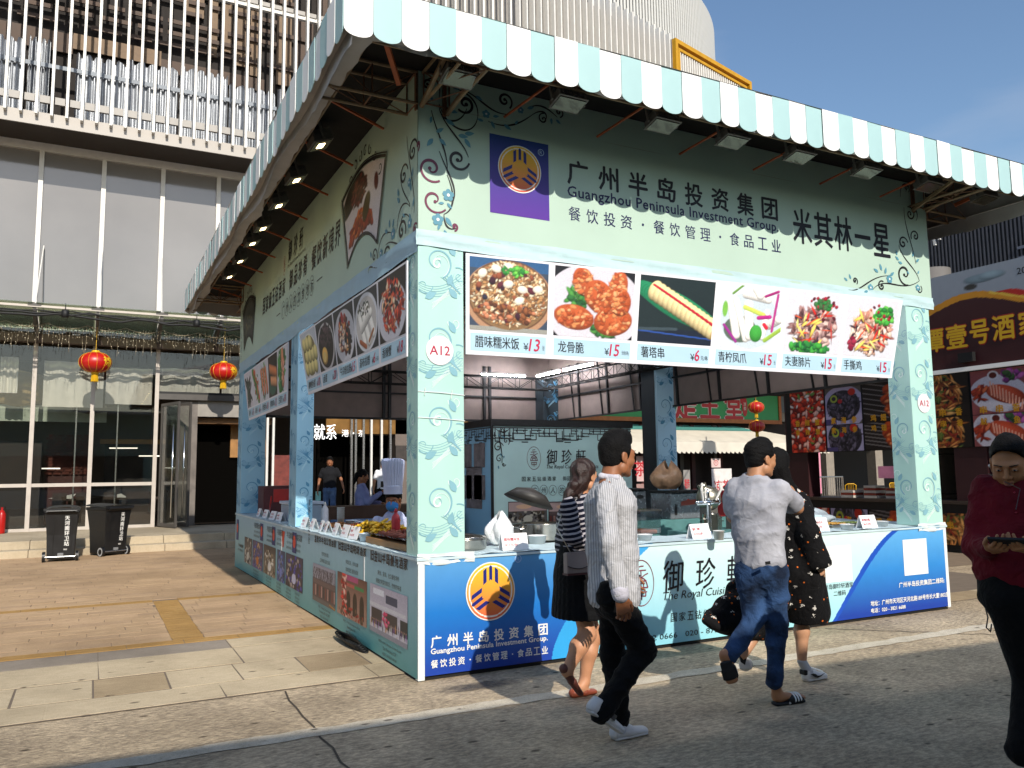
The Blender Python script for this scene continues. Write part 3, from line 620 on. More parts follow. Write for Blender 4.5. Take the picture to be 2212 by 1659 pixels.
# ---- glass canopy over the shopfront
cnp = empty('entrance_canopy', (-1, 15.2, 4.5), 'glass entrance canopy on dark steel brackets above the shopfront', 'canopy')
CY = 14.5; bo = [at(px, py, 'Y', CY) for px, py in ((75, 655), (212, 664), (350, 682), (478, 694))]; zc = float(np.mean([q[2] for q in bo])); zi = zc-.32
xs = [float(q[0]) for q in bo]; cpch = (xs[3]-xs[0])/3; allx = [xs[0]-cpch*k for k in (4, 3, 2, 1)]+xs+[xs[3]+cpch*k for k in (1, 2, 3, 4)]
for x in allx:
    b = MB(); vs = []
    for w_ in (-.035, .035): vs += [(x+w_, CY, zc), (x+w_, CY, zc-.16), (x+w_, FY-.08, zi-.3), (x+w_, FY-.08, zi)]
    b.add(vs, [(0, 1, 2, 3), (7, 6, 5, 4), (0, 4, 5, 1), (1, 5, 6, 2), (2, 6, 7, 3), (3, 7, 4, 0)]); b.box((x-.13, CY-.05, zc-.02), (x+.13, CY+.02, zc+.04)); b.build('bracket', M_DSTEEL, cnp)
    MB().tube([(x, CY+.1, zc), (x+.04, FY-.1, zc+1.7)], .014, 6).build('stay_rod', M_WHITE, cnp)
for i in range(len(allx)-1):
    a, b = allx[i]+.04, allx[i+1]-.04; MB().add([(a, CY-.1, zc+.045), (b, CY-.1, zc+.045), (b, FY-.09, zi+.045), (a, FY-.09, zi+.045), (a, CY-.1, zc+.06), (b, CY-.1, zc+.06), (b, FY-.09, zi+.06), (a, FY-.09, zi+.06)], [(0, 3, 2, 1), (4, 5, 6, 7), (0, 1, 5, 4), (1, 2, 6, 5), (2, 3, 7, 6), (3, 0, 4, 7)]).build('canopy_pane', G_CAN, cnp)
MB().bar((-9, CY-.02, zc-.02), (6, CY-.02, zc-.02), .05).build('edge_rail', M_FRAME, cnp)
MB().box((-9, FY-.35, zi-.32), (6, FY-.12, zi-.12)).build('gutter_beam', M_BROWN, cnp)
r = rs_(8); cb = MB()
for k in range(3): cb.tube([(-7+i*.33, CY-.06+.02*r.randn(), zc-.12-.05*k+.03*r.randn()) for i in range(40)], .016+.006*k, 6)
cb.build('cable_run', M_BLACK, cnp, smooth=True)
for px, py in ((141, 676), (425, 697)):
    c = at(px, py, 'Y', CY-.08); b = MB(); b.lathe([(.05, .07), (.075, .06), (.075, -.09), (.06, -.1)], tuple(c), 14); b.tube([tuple(c+np.array([0, .0, .06])), tuple(c+np.array([0, .02, .22]))], .01, 6)
    b.build('downlight', M_BLACK, smooth=True, label='small black canister spotlight under the canopy %s' % ('beside the leftmost bracket' if px < 200 else 'nearest the stall roof'), cat='spotlight', group='spotlights under the glass canopy')
# icicle string lights
il = MB(); r = rs_(2); wires = MB()
for i in range(110):
    x = -4.8+i*.066; y = 15.0+.1*r.randn(); zt_ = zc-.33+.03*math.sin(i*.35); L_ = .22+.42*r.rand()
    pts = [(x+.012*r.randn(), y, zt_-L_*q) for q in np.linspace(0, 1, 5)]; wires.tube(pts, .0035, 4, cap=False)
    for q in range(4): z = zt_-L_*(q+.6)/4.2; il.lathe([(.001, -.012), (.009, 0), (.001, .012)], (x+.012*r.randn(), y-.01, z), 5)
for k in range(9):
    a = -4.8+k*.8; wires.tube([(a+.8*t, 14.98, zc-.3-.1*math.sin(math.pi*t)) for t in np.linspace(0, 1, 9)], .008, 5)
sl_ = empty('icicle_lights', (-1.5, 15, zc-.3), 'curtain of icicle string lights hanging below the glass canopy', 'string lights')
wires.build('wires', mat('pale_wire', '8b7f6a', .6), sl_, kind='stuff'); il.build('bulbs', mat('clear_bulb', 'e8dcc0', .3, 0), sl_, kind='stuff')
# red lanterns
M_RED = mat('lantern_red', 'b3130c', .38, .12, 12, spec=.6); M_YEL = mat('lantern_gold', 'e0b224', .4, .1, metal=.2)
def lantern(name, c, R, H, label, group, tassel=True, text=None, parent=None, cord=None, n=36, cat='lantern'):
    root = empty(name, tuple(c), label, cat, group); prof = []
    for i in range(13): a = -math.pi/2*.86+math.pi*.86*i/12; prof.append((R*math.cos(a)**.8, H/2*math.sin(a)/math.sin(math.pi/2*.86)))
    me = MB(); me.lathe(prof, tuple(c), n); 
    for k in range(len(me.v)):  # ribs puff out
        x, y, z = me.v[k]; a = math.atan2(y-c[1], x-c[0]); f = 1-.02*(abs(math.sin(a*9))**8); me.v[k] = (c[0]+(x-c[0])*f, c[1]+(y-c[1])*f, z)
    me.build('shade', M_RED, root, smooth=True)
    for k in range(12):
        a = 2*math.pi*k/12+.1; t = MB(); t.tube([(c[0]+(r_*1.004)*math.cos(a), c[1]+(r_*1.004)*math.sin(a), c[2]+z_) for r_, z_ in prof], R*.012, 4); t.build('rib', M_YEL, root)
    MB().lathe([(R*.26, H/2-.01), (R*.27, H/2+R*.1), (R*.2, H/2+R*.14)], tuple(c), 16).build('top_cap', M_YEL, root, smooth=True)
    MB().lathe([(R*.24, -H/2-R*.1), (R*.25, -H/2+.01)], tuple(c), 16).build('bottom_cap', M_YEL, root, smooth=True)
    if tassel:
        t = MB()
        for k in range(18): a = 2*math.pi*k/18; t.tube([(c[0]+R*.17*math.cos(a), c[1]+R*.17*math.sin(a), c[2]-H/2-.02), (c[0]+R*.2*math.cos(a), c[1]+R*.2*math.sin(a), c[2]-H/2-R*.62)], R*.03, 4)
        t.tube([(c[0], c[1], c[2]-H/2), (c[0], c[1], c[2]-H/2-R*.72)], .006, 5); t.build('tassel', M_YEL, root)
    if cord: MB().tube([(c[0], c[1], c[2]+H/2), (c[0]+.01, c[1], cord)], .005, 5).build('cord', M_YEL, root)
    if text:  # gilt characters wrapped on the shade
        co, fs = text_raw(text, .03); co = co.copy(); co -= (co.min(0)+co.max(0))/2; co *= R*.75; A0 = math.atan2(CAM[1]-c[1], CAM[0]-c[0])+.85
        t = MB(); vs = []
        for u, v in co:
            zz = v; a = A0+u/R; rr = R*max(.15, 1-(abs(zz)/(H/2))**2.2*.75)**.8*1.02; vs.append((c[0]+rr*math.cos(a), c[1]+rr*math.sin(a), c[2]+zz))
        t.add(vs, fs); t.build('lettering', M_YEL, root)
    return root
c1 = at(206, 783, 'Y', 15.0); c2 = at(483, 803, 'Y', 15.0)
lantern('red_lantern', c1, .345, .46, 'wide red lantern with yellow tassel, hanging left of the entrance above the bins', 'wide red lanterns under the canopy', text='贺', cord=zc-.1)
lantern('red_lantern', c2, .325, .43, 'wide red lantern with yellow tassel, hanging over the doorway beside the stall corner', 'wide red lanterns under the canopy', text='贺', cord=zc-.1)
# ---- wheelie bins
def bin_(x, y, rot, label, textrow, seed):
    root = empty('wheelie_bin', (x, y, 0), label, 'bin', 'black wheelie bins by the steps'); root.rotation_euler.z = rot; root.scale = (.93, .93, .97)
    M = mat('bin_plastic', '131416', .42, .15, 8); H = 1.0
    def lp(v): return (x+v[0], y+v[1], v[2])
    b = MB(); lv = [(.235, .26, .06), (.25, .28, .5), (.285, .34, H-.09), (.30, .36, H-.085), (.30, .36, H-.03)]; vs = []
    for i, (hx, hy, z) in enumerate(lv):
        for sx_, sy_ in ((-1, -1), (1, -1), (1, 1), (-1, 1)): vs.append(lp((hx*sx_, hy*sy_, z)))
    fs = [(i*4+j, i*4+(j+1) % 4, (i+1)*4+(j+1) % 4, (i+1)*4+j) for i in range(4) for j in range(4)]+[(3, 2, 1, 0)]
    b.add(vs, fs); b.build('bin_body', M, root, bevel=.018)
    l = MB(); l.sheet(lambda u, v: lp((-.31+.62*u, -.37+.76*v, H-.03+.05*math.sin(math.pi*u)**.5+.02*v)), 12, 8); l.box(lp((-.315, -.385, H-.05)), lp((.315, -.355, H-.0))); l.build('lid', M, root, smooth=False)
    MB().tube([lp((-.25, -.42, H-.05)), lp((.25, -.42, H-.05))], .018, 8).build('handle', M, root)
    for s in (-1, 1): MB().bar(lp((.25*s, -.36, H-.06)), lp((.25*s, -.43, H-.05)), .03).build('handle_arm', M, root)
    for s in (-1, 1):
        wx = .285*s; t = MB(); t.tube([lp((wx-.025, -.22, .1)), lp((wx+.025, -.22, .1))], .1, 24); wh = t.build('wheel', M, root, smooth=False)
        h_ = MB(); h_.tube([lp((wx-.027, -.22, .1)), lp((wx+.028, -.22, .1))], .083, 20); h_.build('rim', mat('grey_rim', 'a9abad', .4), wh)
        h_ = MB(); h_.tube([lp((wx-.029, -.22, .1)), lp((wx+.03, -.22, .1))], .055, 16); h_.build('hub', M, wh)
    MB().tube([lp((-.26, -.27, .1)), lp((.26, -.27, .1))], .012, 8).build('axle', mat('axle_steel', '9a9a9a', .3, metal=.9), root)
    MB().box(lp((-.05, -.285, .12)), lp((.05, -.262, .17))).build('latch', mat('grey_latch', '77797b', .5), root)
    fr = Frame(lp((0, -.262, .1)), (1, 0, 0), (0, -.085, .9)); s0 = .02
    lettering(fr, [('天河南环卫站', .035+s0, .20, dict(vertical=True, w=.085, align='L', h=.006, bold=.02)), ('802', .05, .12, dict(w=.06, h=.006, bold=.01))], mat('white_print', 'e9e9e6', .5, 0), root)
    for s in (-.14, .17): MB().add([fr.p(s, .05, .004), fr.p(s+.012, .05, .004), fr.p(s+.012, .78, .004), fr.p(s, .78, .004)], [(0, 1, 2, 3)]).build('ridge', M, root)
    return root
b1 = at(130, 1215, 'Z', 0); b2 = at(235, 1201, 'Z', 0)
bin_(b1[0], b1[1]+.3, -.02, 'black wheelie bin with white characters, leftmost of the two, facing the camera', 0, 1)
bin_(b2[0]-.02, b2[1]+.15, .55, 'black wheelie bin with white characters, turned sideways, nearer the entrance door', 0, 2)
fx = MB(); q = at(4, 1110, 'Y', 15.6); fx.lathe([(.075, 0), (.08, .02), (.08, .42), (.05, .5), (.02, .52), (.02, .58)], (q[0], 15.6, LZ), 16); fx.build('fire_extinguisher', mat('extinguisher_red', 'a8140f', .3), smooth=True, label='red fire extinguisher standing behind the glass at the left edge', cat='fire extinguisher')
# ============================================================ THE STALL
BW, BD, CT, FB_, FTOP = 6.15, 8.57, .90, 3.38, 4.72      # width, depth, counter top, fascia bottom and top
OV = .837                                               # eave overhang
stall = empty('market_stall', (3, 4, 0), 'big corner food stall with striped scalloped canopy, mint green fascia and blue counter', 'market stall')
FR = Frame((0, 0, 0), (1, 0, 0))                        # front face
FL = Frame((0, BD, 0), (0, -1, 0))                      # left face, u runs from the far end to the near corner
def fly(y): return BD-y
M_VW = mat('valance_white', 'f1efec', .5, .03, 5); M_VT = mat('valance_mint', 'a6c6c6', .5, .03, 5)
M_MINT = mat('fascia_mint_vinyl', 'b6cdbd', .5, .05, 1.2, bump=.05, bscale=3)
M_LINING = mat('grey_lining', 'a8a5a3', .7, .1); M_CEIL = mat('black_ceiling_cloth', '0b0a0a', .9); M_INNER = mat('brown_vinyl_back', '83736b', .7, .1)
M_RUST = mat('rusty_truss_steel', '6b4a33', .6, .35, 14); M_RUST2 = mat('orange_primer_rod', 'a4532a', .6, .25); M_TRUSS = mat('galvanised_truss', '847055', .5, .25, 12)
M_INK = mat('black_print', '15121a', .45, 0); M_NAVY = mat('navy_print', '1c1a4c', .45, 0); M_WP = mat('white_print', 'e9e9e6', .5, 0)
M_TAPE = mat('pale_blue_wrap', 'bcd6d8', .4, .05, 6, bump=.25, bscale=9); M_CWHITE = mat('white_vinyl_edge', 'dfe6e6', .4, .04)
# counters
def counter_front():
    W, H = 760, 114; c = Can(W, H); X = c.X*6.1; Z = c.Y*.9; a = c.a; L = lambda s: np.array(srgb(s))
    g = np.clip(1-Z/.9, 0, 1)[..., None]; pale = L('d3e9e6')*(1-g)+L('9bd8e2')*g
    lf = np.clip((3.2-X)/2.2, 0, 1)[..., None]*np.clip(.15+g*1.1, 0, 1)*.75; pale = pale*(1-lf)+L('58b4d6')*lf; a[:] = pale
    def curve(x0, x1, e): return x0+(x1-x0)*(Z/.9)**e
    cb = curve(1.1, 2.0, 1.7); sw = curve(1.27, 2.15, 1.5); sw2 = curve(1.5, 2.02, 1.1)
    a[X < sw2] = (L('8fd6dc')*(1-g)+L('bfeae2')*g)[X < sw2]; a[X < sw] = (L('3f9fdc')*(1-g)+L('2f9fdf')*g)[X < sw]
    g2 = np.clip(g*1.05, 0, 1); blue = np.where(g2 < .5, L('5d9ed2')*(1-g2*2)+L('1c74c4')*g2*2, L('1c74c4')*(2-g2*2)+L('1a3f9e')*(g2*2-1)); a[X < cb] = blue[X < cb]
    rb = 4.30+1.22*(1-np.sqrt(np.clip(1-(Z/.93)**1.25, 0, 1)))**.72; rc = rb+.06+.05*Z
    m = X > rb; a[m] = L('1c4fb6'); m = X > rc; bl = np.where(g2 < .5, L('62ace0')*(1-g2*2)+L('3184cc')*g2*2, L('3184cc')*(2-g2*2)+L('1b3f9e')*(g2*2-1)); a[m] = bl[m]
    return c
MB().box((.03, .012, .035), (6.08, .05, .895)).build('counter_board', M_CWHITE, stall)
cp = counter_front().put(FR, .055, .035, 6.07, .895, .004, 'counter_print', stall)
MB().box((0, -.006, .005), (.055, .05, .9)).build('corner_edge', M_CWHITE, stall, bevel=.006)
MB().box((6.07, -.006, .02), (6.12, .05, .9)).build('corner_edge', M_CWHITE, stall, bevel=.006)
MB().box((.03, .02, 0), (6.1, .06, .03)).build('dark_plinth', M_BLACK, stall)
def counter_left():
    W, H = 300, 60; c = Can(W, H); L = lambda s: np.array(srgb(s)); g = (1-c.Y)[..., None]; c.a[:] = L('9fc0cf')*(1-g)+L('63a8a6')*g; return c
# the left counter skirt sags a little between its ground points
def skirt(u, v):
    U = BD*u; zb = .02+.012*np.abs(np.sin(U*.73)); return U, zb+(.892-zb)*v
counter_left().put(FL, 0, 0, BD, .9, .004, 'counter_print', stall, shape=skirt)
MB().box((.0, .05, .05), (.04, BD, .89)).build('counter_board', M_CWHITE, stall)
def slabtop(x0, x1, y0, y1, n, nx, ny, seed):
    r = rs_(seed); b = MB(); W = r.randn(ny+1, nx+1)*.003
    b.sheet(lambda u, v: (x0+(x1-x0)*u, y0+(y1-y0)*v, .902+W[int(round(v*ny)), int(round(u*nx))]), nx, ny); b.box((x0, y0, .875), (x1, y1, .893)); return b.build(n, mat('counter_cloth', 'c3d6dc', .45, .05), stall, smooth=False)
slabtop(-.012, 6.13, -.014, .55, 'counter_top', 60, 5, 1); slabtop(-.014, .55, .56, BD+.02, 'counter_top', 5, 80, 2); slabtop(5.6, 6.13, .56, BD+.02, 'counter_top', 5, 60, 3); slabtop(.56, 5.59, BD-.5, BD+.02, 'counter_top', 40, 5, 4)
MB().box((6.09, .05, .02), (6.12, BD, .89)).build('counter_board', M_CWHITE, stall); MB().box((.04, BD-.03, .02), (6.09, BD, .89)).build('counter_board', M_CWHITE, stall)
# draped folds over the skirt top
def drape(fr, u0, u1, z0, z1, name, m, seed, h=.0085, amp=.012, par=stall, nu=None):
    r = rs_(seed); nu = nu or int((u1-u0)/.035)+4; ph = np.cumsum(r.rand(nu+2)*1.2); b = MB()
    def P(u, v):
        k = int(round(u*nu)); return fr.p(u0+(u1-u0)*u, z0+(z1-z0)*v+.008*math.sin(ph[k]*.8)*(1 if v < .5 else .3), h+amp*math.sin(v*7+ph[k])*math.sin(math.pi*v)+.4*amp*math.sin(ph[k]*2.3))
    b.sheet(P, nu, 5); return b.build(name, m, par, smooth=True)
drape(FR, -.01, .46, .845, .925, 'tape_wrap', M_CWHITE, 4); drape(FR, 5.66, 6.12, .845, .925, 'tape_wrap', M_CWHITE, 5)
drape(FL, 0, BD, .865, .905, 'skirt_hem', mat('skirt_hem_cloth', 'a9c3cf', .5, .06), 6, h=.008, amp=.005)
for uy in (1.32, 4.85): MB().box((-.0075, uy-.012, .42), (-.005, uy+.012, .88)).build('seam_tape', M_WP, stall)
# posts
def bez(p0, p1, p2, p3, n=24):
    t = np.linspace(0, 1, n)[:, None]; p0, p1, p2, p3 = map(np.array, (p0, p1, p2, p3)); return (1-t)**3*p0+3*(1-t)**2*t*p1+3*(1-t)*t*t*p2+t**3*p3
def clipr(b, fr, pts, w0, w1, h, x0, x1, z0, z1, mid=None):
    pts = np.array(pts); ok = (pts[:, 0] > x0) & (pts[:, 0] < x1) & (pts[:, 1] > z0) & (pts[:, 1] < z1); n = len(pts); i = 0
    wd = np.interp(np.linspace(0, 1, n), [0, .5, 1], [w0, mid if mid else (w0+w1)/2, w1])
    while i < n:
        if ok[i]:
            j = i
            while j+1 < n and ok[j+1]: j += 1
            if j-i >= 2: ribbon(b, fr, pts[i:j+1], wd[i], wd[j], h)
            i = j+1
        else: i += 1
def post_pattern(fr, w, z0, z1, par, dark, light, seed, off=.0, mir=1):
    z = z0+.05; k = 0; cell = .62
    X = lambda q: w/2+mir*(q-.5)*w
    while z < z1:
        bd = MB(); bl = MB(); B = dict(x0=.004, x1=w-.004, z0=z0, z1=z1)
        # a fan of curving strands crossing the post, a big hollow spiral, leaves and a small curl
        for q in range(5):
            clipr(bd, fr, bez((X(-.1), z+.14+.016*q), (X(.35), z+.02+.02*q), (X(.7), z+.10+.02*q), (X(1.1), z+.22+.028*q)), .002, .004, .0022, mid=.0075, **B)
            clipr(bl, fr, bez((X(.3), z-.02+.012*q), (X(.5), z+.05), (X(.75), z+.16+.012*q), (X(1.1), z+.12+.03*q)), .004, .002, .0026, mid=.009, **B)
        R = w*.34; clipr(bd, fr, spiral(X(.42), z+.36, R, -1.2 if mir > 0 else 4.3, 1.35*1, mir, 60), .016, .004, .003, **B)
        clipr(bl, fr, [(x_+.006, z_-.006) for x_, z_ in spiral(X(.42), z+.36, R*.9, -1.2 if mir > 0 else 4.3, .8, mir, 40)], .005, .002, .0035, **B)
        clipr(bl, fr, spiral(X(.42), z+.34, w*.12, 1, .9, mir, 30, r1=.3), .012, .05*w, .0032, **B)
        clipr(bd, fr, spiral(X(.9), z+.26, w*.19, 2.0, 1.2, -mir, 40), .010, .003, .003, **B)
        clipr(bd, fr, spiral(X(.12), z+.16, w*.2, 0, 1.1, -mir, 40), .008, .003, .003, **B)
        clipr(bl, fr, spiral(X(.8), z+.5, w*.16, 3, 1.1, mir, 40), .008, .003, .003, **B)
        for (lx, lz, L_, a) in ((.2, .06, .3, .5), (.86, .42, .34, 2.1), (.7, .18, .25, 1.2), (.1, .5, .22, 1.0), (.9, .08, .28, 2.3)):
            if .1 < lx < .92 and z+lz+.1 < z1:
                leaf(bd, fr, X(lx)-.02*mir, z+lz, min(L_*w, .11), a if mir > 0 else math.pi-a, .5, .004)
        for q in range(5):
            a = math.radians(60+q*18); P = (X(.95)-.01, z+.12)
            clipr(bd, fr, bez(P, (P[0]-mir*.06, P[1]+.05), (P[0]-mir*(.08+.01*q), P[1]+.1), (P[0]-mir*(.05+.03*q), P[1]+.16-.01*q)), .012, .002, .0038, **B)
        z += cell; k += 1
        if bl.f: bl.build('light_scrollwork', light, par)
        if bd.f: bd.build('dark_scrollwork', dark, par)
D1 = mat('scroll_teal', '83b3bf', .45, .05); L1 = mat('scroll_white', 'dfeee9', .45, .03); D2 = mat('scroll_blue', '4f8fb4', .45, .05); L2 = mat('scroll_pale_blue', 'a9d2e2', .45, .03)
def post(x0, y0, x1, y1, name, col, dark, light, seed, faces='FL', ztop=FB_, mir=1):
    p_ = MB().box((x0, y0, .905), (x1, y1, ztop)).build(name, col, stall, bevel=.006)
    if 'F' in faces: post_pattern(Frame((x0, y0, 0), (1, 0, 0)), x1-x0, .91, ztop, p_, dark, light, seed, mir=mir)
    if 'L' in faces: post_pattern(Frame((x0, y1, 0), (0, -1, 0)), y1-y0, .91, ztop, p_, dark, light, seed+1, mir=-mir)
    return p_
PM1 = mat('post_mint', 'b3dad0', .42, .05, 2); PM2 = mat('post_blue', '93c3da', .42, .06, 2)
pn = post(.0, .0, .385, .25, 'corner_post', PM1, D1, L1, 1)
pr_ = post(5.70, .0, 6.09, .28, 'corner_post', PM1, D1, L1, 11, mir=1)
post(0, 4.12, .205, 4.5, 'side_post', PM2, D2, L2, 21); post(0, 8.17, .38, BD, 'side_post', PM2, D2, L2, 31)
pb_ = post(5.76, 4.55, 6.13, 4.95, 'side_post', mat('post_blue_painted_sun', 'b5dcf0', .42, .05, 2), D2, L2, 41, faces='F'); post(5.76, 8.2, 6.13, BD, 'side_post', mat('post_dark_back', '2f3d44', .5), D2, L2, 51, faces='F')  # mid post: paler copy of the blue vinyl, sunlight put into its colour
MB().box((5.755, 4.6, .905), (5.759, 4.95, FB_)).build('post_shade_sheet', mat('post_painted_shade', '26323a', .6), stall)  # dark sheet painted as the shade on the post's inner side
# round plates with the stall number
for (px, py, pp, sz) in ((950, 757, pn, .115), (1996, 871, pr_, .105)):
    q = at(px, py, 'Y', -.006); b = MB(); disc(b, FR, q[0], q[2], sz, .0065, 36); o = b.build('number_plate', mat('plate_white', 'ece4e6', .5, 0), pp)
    t = MB(); textm(t, FR, 'A12', q[0], q[2], hgt=sz*.62, h=.009, bold=.015, align='C'); t.build('lettering', mat('crimson_print', 'b3173f', .45, 0), pp)
tw = MB()
for z_, s in ((2.15, 0), (1.95, 1)): tw.tube([(.0, -.004, z_), (.19, -.008, z_-.006), (.39, -.004, z_-.02)], .003, 5)
tw.tube([(.05, -.01, 2.12), (.055, -.012, 2.18)], .003, 4); tw.tube([(.27, -.01, 2.10), (.28, -.012, 2.17)], .003, 4); tw.build('tie_wire', M_WP, pn)
# ---- fascia
MB().box((-.0, .006, FB_), (BW, .05, FTOP)).build('fascia_frame', M_MINT, stall)
MB().sheet(lambda u, v: (BW*u, -.004+.0012*math.sin(u*23)*math.sin(math.pi*v), FB_+(FTOP-FB_)*v), 90, 14).build('fascia_panel', M_MINT, stall, smooth=True)
MB().sheet(lambda u, v: (-.005-.0012*math.sin(u*19)*math.sin(math.pi*v), BD*(1-u), FB_+(FTOP-FB_)*v), 110, 14).build('fascia_panel', M_MINT, stall, smooth=True)
MB().box((.004, .052, FB_), (.05, BD-.05, FTOP)).build('fascia_frame', M_INNER, stall)
for a, b, n in (((BW-.05, .052, 2.56), (BW-.004, BD-.05, FTOP), 'fascia_frame'), ((.0, BD-.045, 2.54), (BW, BD, FTOP), 'fascia_frame')): MB().box(a, b).build(n, M_INNER, stall)
for y0 in np.arange(.5, 8.4, .98):  # battens seen from inside
    MB().bar((BW-.07, y0, 2.56), (BW-.07, y0+.06, 3.6), .035).build('batten', M_BLACK, stall); MB().bar((BW-.07, y0+.2, 2.56), (BW-.07, y0+.36, 3.6), .02).build('batten', M_BLACK, stall)
for x0 in (1.2, 2.55, 2.66, 3.5, 4.6, 4.72): MB().bar((x0, BD-.07, 2.54), (x0, BD-.07, 3.6), .05).build('batten', M_BLACK, stall)
for z in (3.0,): MB().bar((.4, BD-.07, z), (BW-.1, BD-.07, z), .03).build('batten', M_BLACK, stall); MB().bar((BW-.07, .3, z+.02), (BW-.07, BD, z), .03).build('batten', M_BLACK, stall)
MB().bar((BW-.06, .3, 2.55), (BW-.06, BD, 2.55), .03).build('batten', M_BLACK, stall); MB().bar((.3, BD-.06, 2.53), (BW, BD-.06, 2.53), .04).build('batten', M_BLACK, stall)
drape(FR, -.02, BW+.01, 3.29, 3.42, 'tape_wrap', M_TAPE, 8, h=.010, amp=.009, nu=60); drape(FL, 0, BD+.01, 3.24, 3.42, 'tape_wrap', mat('blue_wrap', '9cbfd2', .4, .06, 6), 9, h=.010, amp=.009, nu=70)
# ceiling, roof
MB().box((-OV+.05, -OV+.05, 4.735), (BW+OV-.05, BD+OV-.05, 4.76)).build('ceiling', M_CEIL, stall)
rf = MB(); x0, x1, y0, y1, zr = -OV, BW+OV, -OV, BD+OV, 4.78; rf.add([(x0, y0, zr), (x1, y0, zr), (x1, y1, zr), (x0, y1, zr), (BW/2, BW/2, zr+1.25), (BW/2, BD-BW/2, zr+1.25)], [(0, 1, 4), (1, 2, 5, 4), (2, 3, 5), (3, 0, 4, 5), (3, 2, 1, 0)])
rf.build('roof', mat('roof_tarpaulin', 'd8d6d2', .5, .05), stall)
# scalloped valance: every stripe is a piece
PIT = .1985
def scallop_mesh():
    b = MB(); n = 10; w2 = PIT/2-.0008; pts = [(-w2, 4.77), (w2, 4.77), (w2, 4.455)]
    for i in range(1, n): a = math.pi*i/n; pts.append((w2*math.cos(a), 4.455-.058*math.sin(a)**.9))
    pts.append((-w2, 4.455)); m = len(pts)
    b.add([(x, -.0025, z) for x, z in pts]+[(x, .0025, z) for x, z in pts], [tuple(range(m))[::-1], tuple(range(m, 2*m))]+[(i, (i+1) % m, m+(i+1) % m, m+i) for i in range(m)]); return b.mesh('scallop')
sm = [scallop_mesh(), scallop_mesh()]; sm[0].materials.append(M_VW); sm[1].materials.append(M_VT)
def valance(p, d, L, out, ph=0, wob=1.0):
    n = int(round(L/PIT)); st = L/n
    for i in range(n):
        o = bpy.data.objects.new('valance_scallop', sm[(i+ph) % 2]); COL.objects.link(o); s = (i+.5)*st; wv = .006*math.sin(i*.9)+.004*math.sin(i*2.3+1)
        o.location = (p[0]+d[0]*s+out[0]*wv, p[1]+d[1]*s+out[1]*wv, .004*math.sin(i*.31)-.006*math.sin(math.pi*s/L)*0+.003*math.sin(i*1.7)); o.rotation_euler.z = math.atan2(d[1], d[0])+.02*math.sin(i*1.3); o.scale.x = st/PIT
        o.parent = stall; o.matrix_parent_inverse = Matrix.Translation((-3, -4, 0))
valance((-OV, -OV, 0), (1, 0, 0), BW+2*OV, (0, -1, 0), 0); valance((-OV, BD+OV, 0), (0, -1, 0), BD+2*OV, (-1, 0, 0), 0)
valance((BW+OV, -OV, 0), (0, 1, 0), BD+2*OV, (1, 0, 0), 1); valance((BW+OV, BD+OV, 0), (-1, 0, 0), BW+2*OV, (0, 1, 0), 0)
def lining(x0, y0, x1, y1, seed, drop=.30, dx=(0, 0)):
    L = math.hypot(x1-x0, y1-y0); n = int(L/.12); r = rs_(seed); ph = r.rand(n+2)*.03; b = MB()
    b.sheet(lambda u, v: (x0+(x1-x0)*u+dx[0]*(.02*math.sin(u*L*3)*v), y0+(y1-y0)*u+dx[1]*.02*math.sin(u*L*3)*v, 4.74-v*(drop+ph[int(u*n)]+.03*math.sin(u*L*2.1))), n, 4); b.build('valance_lining', M_LINING, stall, smooth=True)
lining(-OV+.07, BD+OV, -OV+.07, -OV, 1, .36, (1, 0)); lining(BW+OV-.06, -OV, BW+OV-.06, BD+OV, 2, .40, (1, 0)); lining(-OV, -OV+.05, BW+OV, -OV+.05, 3, .27, (0, 1)); lining(BW+OV, BD+OV-.05, -OV, BD+OV-.05, 4, .30, (0, 1))
# grey flap turned inwards along the lower edge of the valance
def flap(P0_, d, L, inn, w0, seed):
    b = MB(); n = int(L/.1); r = rs_(seed); wv = np.convolve(r.rand(n+9), np.ones(5)/5, 'same')
    b.sheet(lambda u, v: (P0_[0]+d[0]*L*u+inn[0]*v*(w0+.12*wv[int(u*n)]-.06), P0_[1]+d[1]*L*u+inn[1]*v*(w0+.12*wv[int(u*n)]-.06), 4.49-.045*math.sin(v*2.2)*wv[int(u*n)]-.02*v), n, 4); b.build('valance_flap', M_LINING, stall, smooth=True)
flap((-OV+.006, BD+OV), (0, -1), BD+2*OV-.01, (1, 0), .20, 2); flap((BW+OV-.006, -OV), (0, 1), BD+2*OV, (-1, 0), .12, 3); flap((-OV+.01, -OV+.006), (1, 0), BW+2*OV, (0, 1), .05, 4)
